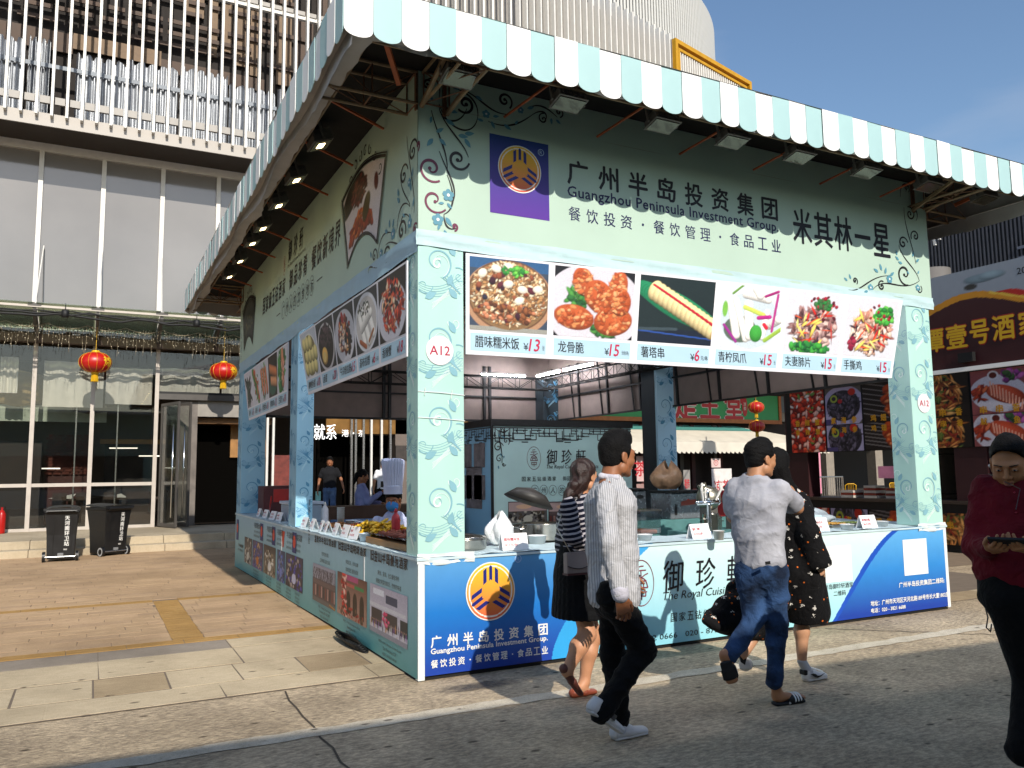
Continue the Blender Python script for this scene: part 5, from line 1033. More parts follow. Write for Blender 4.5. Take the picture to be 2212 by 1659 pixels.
# ============================================================ menu boards with food pictures
def dish(kind, seed, W=96, H=92):
    r = rs_(seed*13+5); c = Can(W, H, 'ded9e0'); P = math.pi
    if kind == 'rice':
        c.a[:] = srgb('3d4a5c'); c.rect(0, .85, 1, 1, '2f5a86'); c.ell(.5, .46, .56, .50, 0, 'b58a6a'); c.ell(.5, .50, .52, .47, 0, '6a4a34'); c.rect(0, 0, 1, .06, '9a988f')
        c.ell(.5, .50, .50, .45, 0, '8a6a48'); c.scatter(900, .5, .52, .48, .42, ['d9b98f', 'c49a6a', 'b58453', 'e6cda6', '7a5032', 'a06a44', 'e9dcc0'], .032, .013, r, .7)
        c.scatter(26, .5, .5, .42, .36, ['5a2430', '3a1c28', '8a4a30', '2c2a3c'], .045, .03, r); c.scatter(60, .45, .25, .4, .14, ['8a5230', '5a3422', 'c07a58'], .04, .025, r)
        for x, y in ((.33, .86), (.47, .9), (.48, .66), (.66, .60), (.62, .44), (.86, .62), (.16, .78)): c.ell(x, y, .065, .05, .4*r.randn(), 'efe6d2', .35)
        c.scatter(34, .55, .84, .15, .07, ['3f9a3c', '6cc04a', '2c7a34'], .035, .022, r)
    elif kind == 'ribs':
        c.a[:] = srgb('1c1c20'); c.ell(.5, .45, .62, .6, 0, 'd5d0d8'); c.scatter(60, .3, .55, .14, .2, ['2f6b33', '4a8a3c', '1f4f28'], .05, .03, r); c.scatter(50, .62, .12, .14, .08, ['2f6b33', '4a8a3c'], .05, .03, r)
        for x, y, a, b, an in ((.35, .8, .13, .2, .2), (.78, .75, .12, .24, -.2), (.55, .6, .18, .24, .3), (.25, .28, .25, .17, -.2), (.74, .26, .25, .2, .3), (.82, .55, .14, .2, 0)):
            c.ell(x, y, a, b, an, 'b8562c', .5); c.scatter(60, x, y, a*.85, b*.85, ['c8683a', 'd98a52', 'a8481f', 'e2a06c', 'b5522c'], .035, .022, r, .5)
    elif kind == 'tower':
        c.a[:] = srgb('1f2b2c'); c.rect(0, 0, 1, .22, '1a2230')
        c.line(0, .17, 1, .1, .008, '2c4f9a', 0); c.line(0, .19, .5, .22, .02, '3c4a50', 0)
        for k in range(40): t = k/39; c.ell(.05+.95*t, .80-.5*t, .11+.12*math.sin(P*t), .10+.08*math.sin(P*t), -.5, '1f7a52' if k % 2 else '248a5c', .3)
        for k in range(14): t = k/13; c.ell(.2+.8*t, .77-.52*t, .085, .15, -.25, 'e9d29a', .6); c.ell(.22+.8*t, .74-.52*t, .03, .12, -.3, 'c9a662', .4)
        for k in range(13): t = k/12; c.line(.18+.78*t, .86-.5*t, .3+.75*t, .78-.5*t, .016, 'c21f34')
    elif kind == 'feet':
        c.a[:] = srgb('d9dfe6'); c.ell(.5, .45, .46, .42, 0, 'c8d4dc'); c.ell(.35, .3, .25, .2, 0, '5a6a5c')
        for x0, y0, x1, y1, w in ((.18, .7, .3, .2, .06), (.25, .75, .45, .15, .05), (.45, .7, .5, .2, .07), (.4, .85, .75, .8, .06), (.55, .95, .62, .85, .06), (.8, .4, .95, .5, .07), (.75, .6, .7, .2, .05)): c.line(x0, y0, x1, y1, w, 'e9e5de', .5)
        for x0, y0, x1, y1, w, k in ((.7, .85, .9, .95, .02, 'b0247a'), (.9, .9, .85, .3, .018, 'b03080'), (.1, .35, .3, .1, .02, '9a2a8a'), (.4, .65, .7, .55, .035, 'c8d860'), (.75, .15, 1, .35, .03, 'a8cc50'), (.62, .5, .8, .53, .03, 'c02a8a'), (.72, .4, .76, .35, .03, 'd2243a'), (.2, .85, .35, 1, .015, '7aa848')): c.line(x0, y0, x1, y1, w, k)
        c.ell(.6, .25, .1, .13, 0, '3f9a3c', .4); c.ell(.1, .6, .04, .12, 0, '7ab84a')
    elif kind in ('beef', 'chicken'):
        c.a[:] = srgb('d8d5dc'); base = ['b08a86', '9a7470', 'c8a49c', '8a605e', 'd2b2a8'] if kind == 'beef' else ['e0b8a4', 'c89482', 'f0d2c0', 'b07868', 'd8a890']
        c.scatter(150, .5, .42, .38, .32, base, .085, .035, r, .7); c.scatter(30, .45, .42, .36, .3, ['5a3a3c', '3c2c34', '6a4440'], .06, .02, r)
        c.scatter(12, .5, .45, .36, .3, ['c8261c', 'd8542c'], .11, .014, r); c.scatter(10, .4, .4, .3, .3, ['e8c860', 'dcd07c'], .1, .02, r)
        (c.scatter(70, .45, .08, .34, .07, ['2c7a38', '3f9a3c', '1f5a30'], .05, .035, r), c.scatter(30, .62, .82, .14, .08, ['2c7a38', '3f6a3c', '7a1a34'], .05, .035, r)) if kind == 'beef' else (c.scatter(70, .72, .72, .17, .14, ['3fa03c', '62b84a', '2c7a34'], .055, .035, r), c.scatter(8, .15, .2, .08, .1, ['7a1a34', '9a2a44'], .05, .04, r))
        c.scatter(14, .6, .7, .3, .25, ['9a1c30', '5a1024'], .028, .026, r)
    elif kind == 'eggs':
        c.a[:] = srgb('c8cbd2'); c.ell(.5, .45, .46, .46, 0, 'e2e0dc'); c.ell(.5, .46, .42, .42, 0, '8a7a4a')
        for k in range(11): c.ell(.2+.2*(k % 4)+.08*(k//4 % 2), .2+.26*(k//4), .13, .16, .2, 'd9c984', .6)
    elif kind == 'egg_sauce':
        c.a[:] = srgb('2a2a2c'); c.ell(.5, .45, .49, .46, 0, 'c9c4c4'); c.ell(.5, .46, .43, .41, 0, '241a1c'); c.scatter(60, .55, .58, .3, .28, ['3c2c30', '4a3438', '5c444a', '16100f'], .09, .05, r, .9); c.ell(.38, .28, .17, .17, 0, 'e0b05a', .5); c.ell(.36, .26, .1, .1, 0, 'e9c87a')
    elif kind == 'roll':
        c.a[:] = srgb('26282c'); c.ell(.5, .45, .5, .47, 0, 'c8c6cc'); c.scatter(60, .5, .5, .3, .32, ['8a2a20', 'a8402c', '5a1c18', 'c8643c', '3a1c1a'], .07, .04, r); c.scatter(25, .65, .35, .15, .25, ['3c2820', '1f1614'], .06, .05, r); c.scatter(30, .45, .4, .25, .3, ['e2c8b0', 'd89a5c'], .05, .03, r); c.ell(.45, .8, .06, .12, .3, 'a81c20')
    elif kind == 'cheung':
        c.a[:] = srgb('2a2c30'); c.ell(.5, .48, .5, .47, 0, 'd6d6dc'); c.ell(.5, .47, .44, .42, 0, 'c2bcb8'); 
        for x0, y0, x1, y1 in ((.2, .65, .4, .15), (.35, .7, .6, .15), (.55, .75, .8, .25), (.3, .4, .7, .6)): c.line(x0, y0, x1, y1, .08, 'e4dfd8', .5)
        c.scatter(34, .42, .72, .25, .12, ['1f2c20', '2c3a2a', '4a4a30'], .03, .018, r); c.line(.2, .2, .45, .08, .04, 'a0542c'); c.line(.6, .15, .8, .3, .03, 'a86a3c')
    elif kind == 'crab':
        c.a[:] = srgb('2a2420'); c.ell(.5, .4, .52, .42, 0, 'cfcbd2'); c.scatter(150, .5, .5, .4, .36, ['b02a1c', 'd04a2c', '8a1a14', 'e28a5c', 'e8c8a8', 'a83a20'], .085, .03, r, .8); c.scatter(16, .5, .6, .3, .25, ['3c2018', '201410'], .05, .03, r)
    elif kind == 'cucumber':
        c.a[:] = srgb('d8d2d8'); 
        for k in range(16): c.line(.1+.8*r.rand(), .95*r.rand(), .2+.7*r.rand(), .9*r.rand(), .05, ['1c2420', '26342a', '101613', '3a4c3a'][k % 4], .7)
    elif kind == 'wrap':
        c.a[:] = srgb('d9d6dc'); c.line(.2, .9, .75, .1, .13, '3f8a34'); c.line(.35, .85, .8, .15, .1, 'c2482c', .6); c.scatter(50, .55, .5, .25, .4, ['a83a24', 'd86a44', '2f6a2c', '7ab04a'], .07, .035, r)
    elif kind == 'sausage':
        c.a[:] = srgb('d6d6da'); c.scatter(40, .45, .5, .35, .42, ['3f7a34', '5a9a44', '2c5a28'], .12, .03, r)
        for k in range(3): c.line(.18+.26*k, .75, .36+.26*k, .22, .10, 'c07048', .7)
    elif kind == 'skewer':
        c.a[:] = srgb('1f1a18'); c.ell(.5, .25, .42, .2, 0, '2c5a4a')
        for k in range(9): c.ell(.18+.09*k, .68-.02*k, .05, .14, .15, 'cf7a48', .7); c.ell(.3+.075*k, .38-.01*k, .045, .13, .15, 'd89464', .7)
    elif kind == 'leafmeat':
        c.a[:] = srgb('d4d2da'); c.scatter(60, .4, .5, .4, .45, ['2f7a34', '3f9a44', '1f5a2c'], .16, .06, r); c.line(.45, .9, .6, .2, .12, 'c88464', .7); c.scatter(16, .55, .5, .12, .35, ['b8684c', 'd89a80'], .09, .05, r)
    return c.noise(.05, r)
M_BOARD = mat('menu_white', 'e9e6ea', .4, .02); M_TAB = mat('menu_blue_tab', 'b3d2e2', .45, .02); M_PRED = mat('price_red', 'c21f4a', .45, 0)
def menu_board(fr, corners, items, label, h=.03, fs=1.0, pxs=None):
    """corners: top-left, top-right, bottom-right, bottom-left in plane coordinates"""
    TL, TR, BR, BL = [np.array(q, float) for q in corners]
    def S(u, v): top = TL+(TR-TL)*u; bot = BL+(BR-BL)*u; return bot+(top-bot)*v
    c0 = fr.p(*((TL+BR)/2)); root = empty('menu_board', c0, label, 'menu board', 'food picture menus hung below the fascia')
    b = MB(); q = [TL, TR, BR, BL]; b.add([fr.p(*x, h-.012) for x in q]+[fr.p(*x, h) for x in q], [(0, 1, 2, 3), (7, 6, 5, 4), (0, 4, 5, 1), (1, 5, 6, 2), (2, 6, 7, 3), (3, 7, 4, 0)]); b.build('backing', M_BOARD, root)
    n = len(items); us = pxs or [i/n for i in range(n+1)]
    tb = MB(); tk = MB(); tr_ = MB()
    for i, (k, name, price, unit) in enumerate(items):
        u0, u1 = us[i]+.006, us[i+1]-.006
        sh = lambda U, V, u0=u0, u1=u1: tuple(np.moveaxis((BL[None, None]*(1-(u0+(u1-u0)*U))[..., None]+BR[None, None]*(u0+(u1-u0)*U)[..., None])*(1-(.245+.73*V))[..., None]+(TL[None, None]*(1-(u0+(u1-u0)*U))[..., None]+TR[None, None]*(u0+(u1-u0)*U)[..., None])*(.245+.73*V)[..., None], -1, 0))
        dish(k, i+int(len(label))).put(fr, 0, 0, 1, 1, h+.002, 'food_picture', root, shape=sh)
        w_ = u1-u0; P = [S(u0+.01*w_, .04), S(u1-.01*w_, .04), S(u1-.01*w_, .215), S(u0+.01*w_, .215)]; tb.add([fr.p(*x, h+.001) for x in P], [(0, 1, 2, 3)])
        a, b_ = S(u0+.04*w_, .075), S(u0+.04*w_+.42*w_, .19); hh = b_[1]-a[1]; W1 = min(.6*w_*np.linalg.norm(TR-TL), hh*1.05*len(name)*.92)
        textm(tk, fr, name, a[0]+.02, a[1]-.0, w=W1*.9, hgt=hh*fs, h=h+.003, bold=.012)
        x1 = S(u1-.03*w_, .1)[0]; px = x1-hh*(1.55 if len(unit) < 6 else 2.1); textm(tk, fr, '¥', px-hh*.5, a[1], hgt=hh*.62, h=h+.003); textm(tr_, fr, price, px, a[1]-.004, hgt=hh*1.05, w=hh*.62*len(price)*.9, h=h+.003, bold=.02, shear=.2); textm(tk, fr, unit, px+hh*.62*len(price)+.01, a[1]+.005, w=x1-(px+hh*.62*len(price)+.01), hgt=hh*.45, h=h+.003)
    tb.build('name_strip', M_TAB, root); tk.build('lettering', M_INK, root); tr_.build('price_lettering', M_PRED, root); return root
menu_board(FR, [(.395, 3.27), (5.62, 3.34), (5.36, 2.475), (.39, 2.455)], [('rice', '腊味糯米饭', '13', '元/份'), ('ribs', '龙骨脆', '15', '元/份(5块)'), ('tower', '薯塔串', '6', '元/串'), ('feet', '青柠凤爪', '15', '元/份'), ('beef', '夫妻肺片', '15', '元/份'), ('chicken', '手撕鸡', '15', '元/份')], 'white board of six dish photos along the sunlit front, starting with rice', pxs=[0, .152, .322, .50, .67, .835, 1])
menu_board(FL, [(fly(3.93), 3.20), (fly(.17), 3.21), (fly(.17), 2.44), (fly(3.42), 2.43)], [('eggs', '咖喱鱼蛋', '10', '元/份'), ('egg_sauce', '卤蛋', '20', '元/份'), ('roll', '牛杂粉拉粉', '15', '元/份'), ('cheung', '斋布拉粉', '6', '元/碟'), ('crab', '香辣蟹', '18', '元/份')], 'board of five plates from eggs to crab on the shaded side by the corner post', h=.03)
menu_board(FL, [(fly(7.95), 3.17), (fly(4.56), 3.21), (fly(4.56), 2.40), (fly(7.35), 2.38)], [('cucumber', '海参', '15', '元/份'), ('wrap', '肉卷', '6', '元/串'), ('sausage', '烤香肠', '10', '元/份'), ('skewer', '烤肉串', '12', '元/份'), ('leafmeat', '生菜包', '10', '元/份')], 'menu board of five skewers and rolls at the far end of the shaded side', h=.03)
# ============================================================ floodlights
M_FL = mat('floodlight_grey', '5d5a56', .5, .15); M_LENS = mat('floodlight_glass', '48453b', .15, .05, coat=.5)
M_LIT = mat('floodlight_lit', 'fff0c0', .3, 0, emit='ffe2a0', es=9.0)
def flood(c, az, tilt, label, lit, group):
    root = empty('floodlight', tuple(c), label, 'floodlight', group); R = Matrix.Translation(c) @ Matrix.Rotation(az, 4, 'Z') @ Matrix.Rotation(tilt, 4, 'X')
    def T(b): b.v = [tuple(R @ Vector(v)) for v in b.v]; return b
    b = MB(); b.box((-.125, -.085, -.01), (.125, .085, .045)); b.box((-.11, -.065, .045), (.11, .065, .07)); T(b).build('housing', M_FL, root, bevel=.004)
    b = MB(); b.box((-.135, -.095, -.02), (.135, .095, -.01)); T(b).build('bezel', M_FL, root)
    b = MB(); b.box((-.12, -.075, -.028), (.12, .075, -.0225)); T(b).build('lens', M_LENS, root)
    if lit: b = MB(); b.box((-.055, -.03, -.031), (.055, .03, -.0282)); T(b).build('lamp', M_LIT, root)
    b = MB()
    for k in range(12): b.box((-.1+k*.0175, -.1, .0), (-.092+k*.0175, .06, .095))
    T(b).build('cooling_fins', M_FL, root, kind='stuff')
    b = MB(); b.box((-.155, -.012, -.01), (-.147, .012, .15)); b.box((.147, -.012, -.01), (.155, .012, .15)); b.box((-.155, -.012, .142), (.155, .012, .15)); T(b).build('yoke', M_FL, root)
    b = MB(); b.box((-.09, -.03, .09), (.09, .03, .14)); T(b).build('driver_box', M_BLACK, root); return root
ordn = ['first', 'second', 'third', 'fourth', 'fifth', 'sixth', 'seventh', 'eighth']
for k, x in enumerate((.14, 1.09, 2.03, 2.81, 3.64, 4.56, 5.51, 6.45)): flood(Vector((x, -.5, 4.47)), 0, -.22, '%s floodlight from the near corner along the front eave, unlit' % ordn[k], False, 'floodlights under the front eave')
for k, y in enumerate((1.30, 2.28, 3.16, 4.1, 4.82, 5.8, 6.8)): flood(Vector((-.46, y, 4.53)), math.pi/2, -.35, '%s floodlight from the near corner under the left eave, glowing warm' % ordn[k], True, 'lit floodlights under the left eave')
M_TUBE = mat('fluorescent', 'ffffff', .4, 0, emit='f2f4ff', es=95)
def tube(a, b, label): 
    r_ = empty('tube_light', tuple((Vector(a)+Vector(b))/2), label, 'tube light', 'tube lights on the inner truss'); MB().bar(a, b, .03).build('lamp', M_TUBE, r_); MB().bar(Vector(a)+Vector((0, 0, .035)), Vector(b)+Vector((0, 0, .035)), .05, .03).build('fitting', M_WHITE, r_)
P1 = at(1040, 809, 'Y', BD-.5); P2 = at(1134, 814, 'Y', BD-.5); z1 = float(P1[2]); tube((P1[0], BD-.5, z1), (P2[0], BD-.5, z1), 'white tube light on the back truss, left of the inner corner')
A = at(1160, 813, 'X', BW-.5); B_ = at(1208, 800, 'X', BW-.5); C_ = at(1217, 797, 'X', BW-.5); D_ = at(1280, 783, 'X', BW-.5); zz = float(A[2])
tube((BW-.5, A[1], zz), (BW-.5, B_[1], zz), 'white tube light on the right truss, next to the inner corner'); tube((BW-.5, C_[1], zz), (BW-.5, D_[1], zz), 'white tube light on the right truss, the one nearer the front')
tube((1.0, .75, zz), (2.2, .75, zz), 'added tube light on the front truss, near the corner post, unseen behind the fascia'); tube((3.6, .75, zz), (4.8, .75, zz), 'added tube light on the front truss, toward the far post, unseen behind the fascia'); tube((.6, 1.6, zz), (.6, 2.8, zz), 'added tube light above the side counter, unseen behind the fascia')  # front and side tubes added out of view to brighten the stall inside
truss((.3, BD-.5), (BW-.3, BD-.5), w=.18, h=.22, zc=z1-.14, m=mat('dark_truss', '141310', .7), m2=MATS['dark_truss']); truss((BW-.5, .4), (BW-.5, BD-.4), w=.18, h=.22, zc=z1-.14, m=MATS['dark_truss'], m2=MATS['dark_truss'])
# ============================================================ things on and behind the counter
pt = empty('storage_booth', (3.3, 4.5, 0), 'teal printed storage enclosure with black lattice border standing inside the stall', 'partition')
PA = at(1062, 905, 'Y', 3.6); PB_ = at(1362, 905, 'Y', 3.6); px0, px1, pz = float(PA[0]), float(PB_[0]), float(PA[2]); FP = Frame((px0, 3.6, 0), (1, 0, 0)); pw_ = px1-px0
M_TEAL = mat('booth_teal_vinyl', 'bfe0de', .35, .05, 2, coat=.3)
MB().box((px0, 3.604, 0), (px1, 3.64, pz-.09)).build('front_panel', M_TEAL, pt); MB().box((px0+.001, 3.64, 0), (px0+.04, 5.4, pz-.09)).build('side_panel', mat('booth_blue_vinyl', '7fb0cf', .35, .05, 2), pt)
MB().box((px0-.02, 3.58, pz-.09), (px1+.02, 3.66, pz)).build('top_rail', M_BLACK, pt); MB().box((px0-.02, 3.66, pz-.09), (px0+.06, 5.4, pz)).build('top_rail', M_BLACK, pt); MB().box((px0-.02, 3.585, 0), (px0+.015, 3.603, pz-.09)).build('corner_strip', M_BLACK, pt)
MB().box((px1-.04, 3.66, 0), (px1, 5.4, pz-.09)).build('side_panel', M_TEAL, pt)
r = rs_(9)
def lattice(fr, w, zt, par):
    b = MB(); hh = .0045; z = zt
    def hl(x0, x1, z_): b.add([fr.p(x, zz_, hh) for x, zz_ in ((x0, z_-.006), (x1, z_-.006), (x1, z_+.006), (x0, z_+.006))], [(0, 1, 2, 3)])
    def vl(x_, z0, z1): b.add([fr.p(x, zz_, hh+.0003) for x, zz_ in ((x_-.006, z0), (x_+.006, z0), (x_+.006, z1), (x_-.006, z1))], [(0, 1, 2, 3)])
    for k in range(3): hl(0, w, zt-.02-.045*k) if k < 1 else None
    x = 0
    while x < w-.02:
        L_ = min(.06+.10*r.rand(), w-x); zz_ = zt-.05-.035*r.randint(4); hl(x, x+L_, zz_); hl(x, x+L_*.7, zz_-.04); vl(x, zz_-.05, zt-.02); vl(x+L_*.6, zz_-.02, zt-.05-.03*r.randint(2)); x += L_*.75
    for k in range(3): c_ = w*(.22+.3*k); hl(c_-.17, c_+.17, zt-.175); vl(c_-.17, zt-.175, zt-.1); vl(c_+.17, zt-.175, zt-.1); hl(c_-.05, c_+.05, zt-.205)
    b.build('lattice_border', M_INK, par, kind='stuff')
lattice(FP, pw_, pz-.09, pt); FPs = Frame((px0-.001, 5.4, 0), (0, -1, 0)); lattice(FPs, 1.8, pz-.09, pt)
def crp(x, y): q = at((1550+x*.4747)/1.7939, (1500+y*.4747)/1.7939, 'Y', 3.6); return float(q[0])-px0, float(q[2])
c = crp(1092, 580); seal(FP, c[0], c[1], .105, pt, h=.005, m=mat('seal_dark_red', '6e2530', .5, 0))
b = MB(); a0 = crp(1195, 620); a1 = crp(1800, 490); spaced(FP, '御珍軒', a0[0], a0[0]+.62, a0[1]-.02, .2, b, .006, .01, cw=.17, shear=.12)
a0 = crp(1195, 675); textm(b, FP, 'The Royal Cuisine Restaurants', a0[0], a0[1], w=.82, hgt=.065, h=.006, shear=.25); a0 = crp(993, 770); spaced(FP, '国家五钻级酒家', a0[0], a0[0]+.52, a0[1], .058, b, .006, .01); spaced(FP, '御品珍肴餐饮新境界', a0[0]+.62, a0[0]+1.2, a0[1], .058, b, .006, .01)
for i, ch in enumerate('广州人的饮食地标'): a0 = crp(1098+74*i, 842); textm(b, FP, ch, a0[0], a0[1], w=.075, hgt=.08, h=.006, align='C', shear=.1); ring(b, FP, a0[0], a0[1], .058, .062, .006, 28, ky=1.12)
a0 = crp(958, 845); ribbon(b, FP, [a0, (a0[0]+.14, a0[1])], .006, h=.006); b.build('lettering', M_INK, pt)
for k, (cx_, kk) in enumerate(((885, 1), (1215, 2))):
    a0 = crp(cx_, 1145); a1 = crp(cx_+310, 930); cc = shopfront(0 if k else 3, 60+k); cc.a = cc.a*.7; cc.rect(0, .62, 1, 1, 'b59a96'); cc.ell(.4, .8, .2, .06, 0, 'd8b090'); cc.put(FP, a0[0], a0[1], a1[0], a1[1], .005, 'restaurant_photo', pt)
    q = MB(); cxm = (a0[0]+a1[0])/2; ribbon(q, FP, [a0, (a1[0], a0[1]), a1, (a0[0], a1[1]), a0], .012, h=.006); q.build('picture_border', M_INK, pt)
scroll_set(FP, lambda x, y: crp(x, y), [(800, 490, .075, .2, 1.3, 1, .010, 0), (865, 440, .055, -1, 1.2, 1, .009, 0), (810, 585, .06, .4, 1.2, 1, .008, 0), (840, 350, .05, 0, 1, -1, .008, 0), (1800, 345, .05, 0, 1, -1, .008, 0), (845, 630, .03, 0, 1, -1, .008, 0)], [((800, 350), (800, 440), (840, 500), (830, 620)), ((780, 340), (820, 380), (870, 370), (890, 340))], [(800, 380, .05, -1), (830, 400, .05, -.6), (815, 540, .05, -1), (850, 560, .04, -1.9), (800, 640, .05, -1.4)], [], pt, h=.005)
fsn = dict(m=mat('side_photo', '6b6468', .5, .4, 12), parent=pt)
for k in range(3):
    for j in range(2): quadf(FPs, 1.25-.42*k, pz-.62-.42*j, 1.6-.42*k, pz-.3-.42*j, .004, name='menu_photo', **fsn)
quadf(FPs, 1.0, 1.05, 1.5, 1.6, .004, name='restaurant_photo', **fsn)
M_CLOTH = mat('teal_table_cloth', '4a7878', .7, .08, bump=.4, bscale=6); M_CLOTHB = mat('blue_table_cloth', '5e86b8', .7, .08, bump=.3, bscale=6)
def table(x0, y0, x1, y1, z, label, cloth=M_CLOTH, name='work_table', group=None):
    r_ = empty(name, ((x0+x1)/2, (y0+y1)/2, 0), label, 'table', group); MB().box((x0, y0, z-.03), (x1, y1, z)).build('table_top', cloth, r_)
    b = MB(); n = 60; P = [(x0+(x1-x0)*t, y0) for t in np.linspace(0, 1, n)]+[(x1, y0+(y1-y0)*t) for t in np.linspace(0, 1, 20)]+[(x1-(x1-x0)*t, y1) for t in np.linspace(0, 1, n)]+[(x0, y1-(y1-y0)*t) for t in np.linspace(0, 1, 20)]
    m = len(P); cx_, cy_ = (x0+x1)/2, (y0+y1)/2; rr = rs_(3); ph = np.cumsum(rr.rand(m)*.9)
    vs = [(x, y, z-.001) for x, y in P]+[(x+(.02*math.sin(ph[i]))*(1 if x > cx_ else -1), y+.02*math.sin(ph[i])*(1 if y > cy_ else -1), .06) for i, (x, y) in enumerate(P)]
    b.add(vs, [(i, (i+1) % m, m+(i+1) % m, m+i) for i in range(m)]); b.build('table_cloth', cloth, r_, smooth=True); return r_
table(3.2, 2.3, 5.4, 2.9, .92, 'teal-clothed work table in the middle of the stall, carrying the steel drink coolers')
table(3.7, 1.15, 5.55, 1.75, .84, 'lower teal-clothed work table just behind the front counter')
table(1.0, 5.6, 3.2, 6.3, .85, 'blue-clothed work table behind the cook', M_CLOTHB); 
# drink coolers (steel boxes with stickers)
def cooler(x, y, z, w_, d, h, label, stick):
    r_ = empty('drink_cooler', (x, y, z), label, 'cooler', 'steel drink coolers on the middle table'); MB().box((x-w_/2, y-d/2, z), (x+w_/2, y+d/2, z+h)).build('body', mat('cooler_steel', '8e959c', .25, .08, 20, metal=.6), r_, bevel=.01)
    MB().box((x-w_/2-.01, y-d/2-.015, z+h), (x+w_/2+.01, y+d/2+.01, z+h+.03)).build('lid', M_BLACK, r_, bevel=.006); fr = Frame((x-w_/2, y-d/2, z), (1, 0, 0)); b = MB(); disc(b, fr, w_*.45, h*.7, .028, .003, 20, ry=.02); b.build('logo', M_RED, r_)
    b = MB(); disc(b, fr, w_*.85, h*.8, .055, .003, 20, ry=.024); b.build('handle_hole', M_BLACK, r_); b = MB(); b.add(fr.pts([(.06, .05), (.1, .05), (.1, h*.45), (.085, h*.6), (.075, h*.6), (.06, h*.45)], .003), [tuple(range(6))]); b.build('bottle_print', M_BLACK, r_)
    if stick: b = MB(); b.add(fr.pts([(.16, h*.5), (.4, h*.56), (.4, h*.75), (.2, h*.7), (.16, h*.66)], .004), [tuple(range(5))]); b.build('arrow_print', mat('brown_red_print', '7a3a30', .5), r_)
cooler(3.55, 2.55, .92, .62, .4, .36, 'left steel drink cooler with black lid, beside the storage enclosure', False); cooler(4.5, 2.5, .92, .62, .4, .32, 'steel drink cooler with a red arrow sticker, behind the beer tap', True)
# wide mouthed kettles (steel drums lying tilted) and the beer tap
def kettle(c, label):
    r_ = empty('steel_kettle', tuple(c), label, 'kettle', 'round steel kettles above the counter'); x, y, z = c; b = MB(); b.lathe([(q*.68, w_*.68) for q, w_ in ((.04, -.19), (.16, -.15), (.205, -.03), (.19, .08), (.12, .16), (.075, .19), (.072, .24), (.082, .255))], (0, 0, 0), 28)
    R = Matrix.Translation((x, y, z)) @ Matrix.Rotation(-.55, 4, 'Y'); b.v = [tuple(R @ Vector(v)) for v in b.v]; b.build('body', mat('kettle_steel', 'a9a493', .3, .1, 12, metal=.85), r_, smooth=True)
    MB().tube([(x-.10, y-.08, z+.1), (x-.13, y-.11, z), (x-.09, y-.1, z-.08)], .012, 8).build('handle', M_WHITE, r_); MB().box((x-.08, y-.06, .84), (x+.08, y+.06, z-.1)).build('stand', M_FL, r_); return r_
k1 = at(1530, 1075, 'Y', 1.45); kettle((float(k1[0]), 1.45, float(k1[2])), 'round steel kettle tilted on its stand, just left of the man in grey'); k2 = at(1585, 1078, 'Y', 1.5); kettle((float(k2[0]), 1.5, float(k2[2])), 'second round steel kettle, half hidden behind the man in grey')
tp = at(1532, 1165, 'Z', .9); tx, ty = float(tp[0]), .42; tx = float(at(1532, 1140, 'Y', ty)[0]); tr0 = empty('beer_tap', (tx, ty, .9), 'chrome T-shaped double beer tap on the front counter', 'beer tap'); CH_ = mat('polished_chrome', 'e6e6e6', .12, 0, metal=1)
MB().lathe([(.045, 0), (.03, .02), (.024, .04), (.022, .28), (.03, .3)], (tx, ty, .9), 20).build('column', CH_, tr0, smooth=True); MB().tube([(tx-.12, ty, 1.21), (tx+.12, ty, 1.21)], .025, 14).build('crossbar', CH_, tr0, smooth=True)
for s in (-1, 1): MB().lathe([(.001, -.03), (.03, 0), (.001, .03)], (tx+s*.13, ty, 1.21), 14).build('end_cap', CH_, tr0, smooth=True); MB().tube([(tx+s*.08, ty-.02, 1.23), (tx+s*.12, ty-.05, 1.33), (tx+s*.11, ty-.05, 1.4)], .011, 8).build('lever', M_WHITE, tr0)
MB().lathe([(.02, 0), (.014, .03), (.02, .06), (.012, .09), (.001, .11)], (tx, ty, 1.235), 12).build('finial', CH_, tr0, smooth=True)
# price cards
def card(x, y, rot, label, t1, t2, group, m=None, s=1.0):
    r_ = empty('price_card', (x, y, .905), label, 'price card', group); m = m or mat('card_white', 'f0eeee', .5, 0); w_, d, h = .115*s, .045*s, .13*s
    c_, s_ = math.cos(rot), math.sin(rot); G = lambda u, v, z: (x+u*c_-v*s_, y+u*s_+v*c_, .905+z); b = MB(); tk = .003
    for q in (-1, 1): b.add([G(-w_, q*d, 0), G(w_, q*d, 0), G(w_, q*.002, h), G(-w_, q*.002, h), G(-w_, q*(d-tk), 0), G(w_, q*(d-tk), 0), G(w_, 0, h-tk), G(-w_, 0, h-tk)], [(0, 1, 2, 3), (7, 6, 5, 4), (0, 4, 5, 1), (3, 2, 6, 7), (0, 3, 7, 4), (1, 5, 6, 2)])
    b.build('folded_card', m, r_); n = Vector((s_, -c_, 0)); fr = Frame(G(-w_, -d-.001, 0), (c_, s_, 0), Vector((0, 0, h))+Vector(G(0, d, 0))-Vector(G(0, 0, 0)))
    t = MB(); textm(t, fr, t1, .02*s, .075*s, w=min(.14, .03*len(t1))*s, hgt=.026*s, h=.002, bold=.02); textm(t, fr, t2, .025*s, .03*s, w=.11*s, hgt=.028*s, h=.002, bold=.015); t.build('lettering', mat('card_red_print', 'b52a3c', .5, 0), r_); return r_
dishes = ['香辣蟹', '斋布拉粉', '牛杂拉粉', '卤鸡蛋', '咖喱鱼蛋', '生菜包', '烤肉串', '烤香肠', '海参', '肉卷', '粟米']
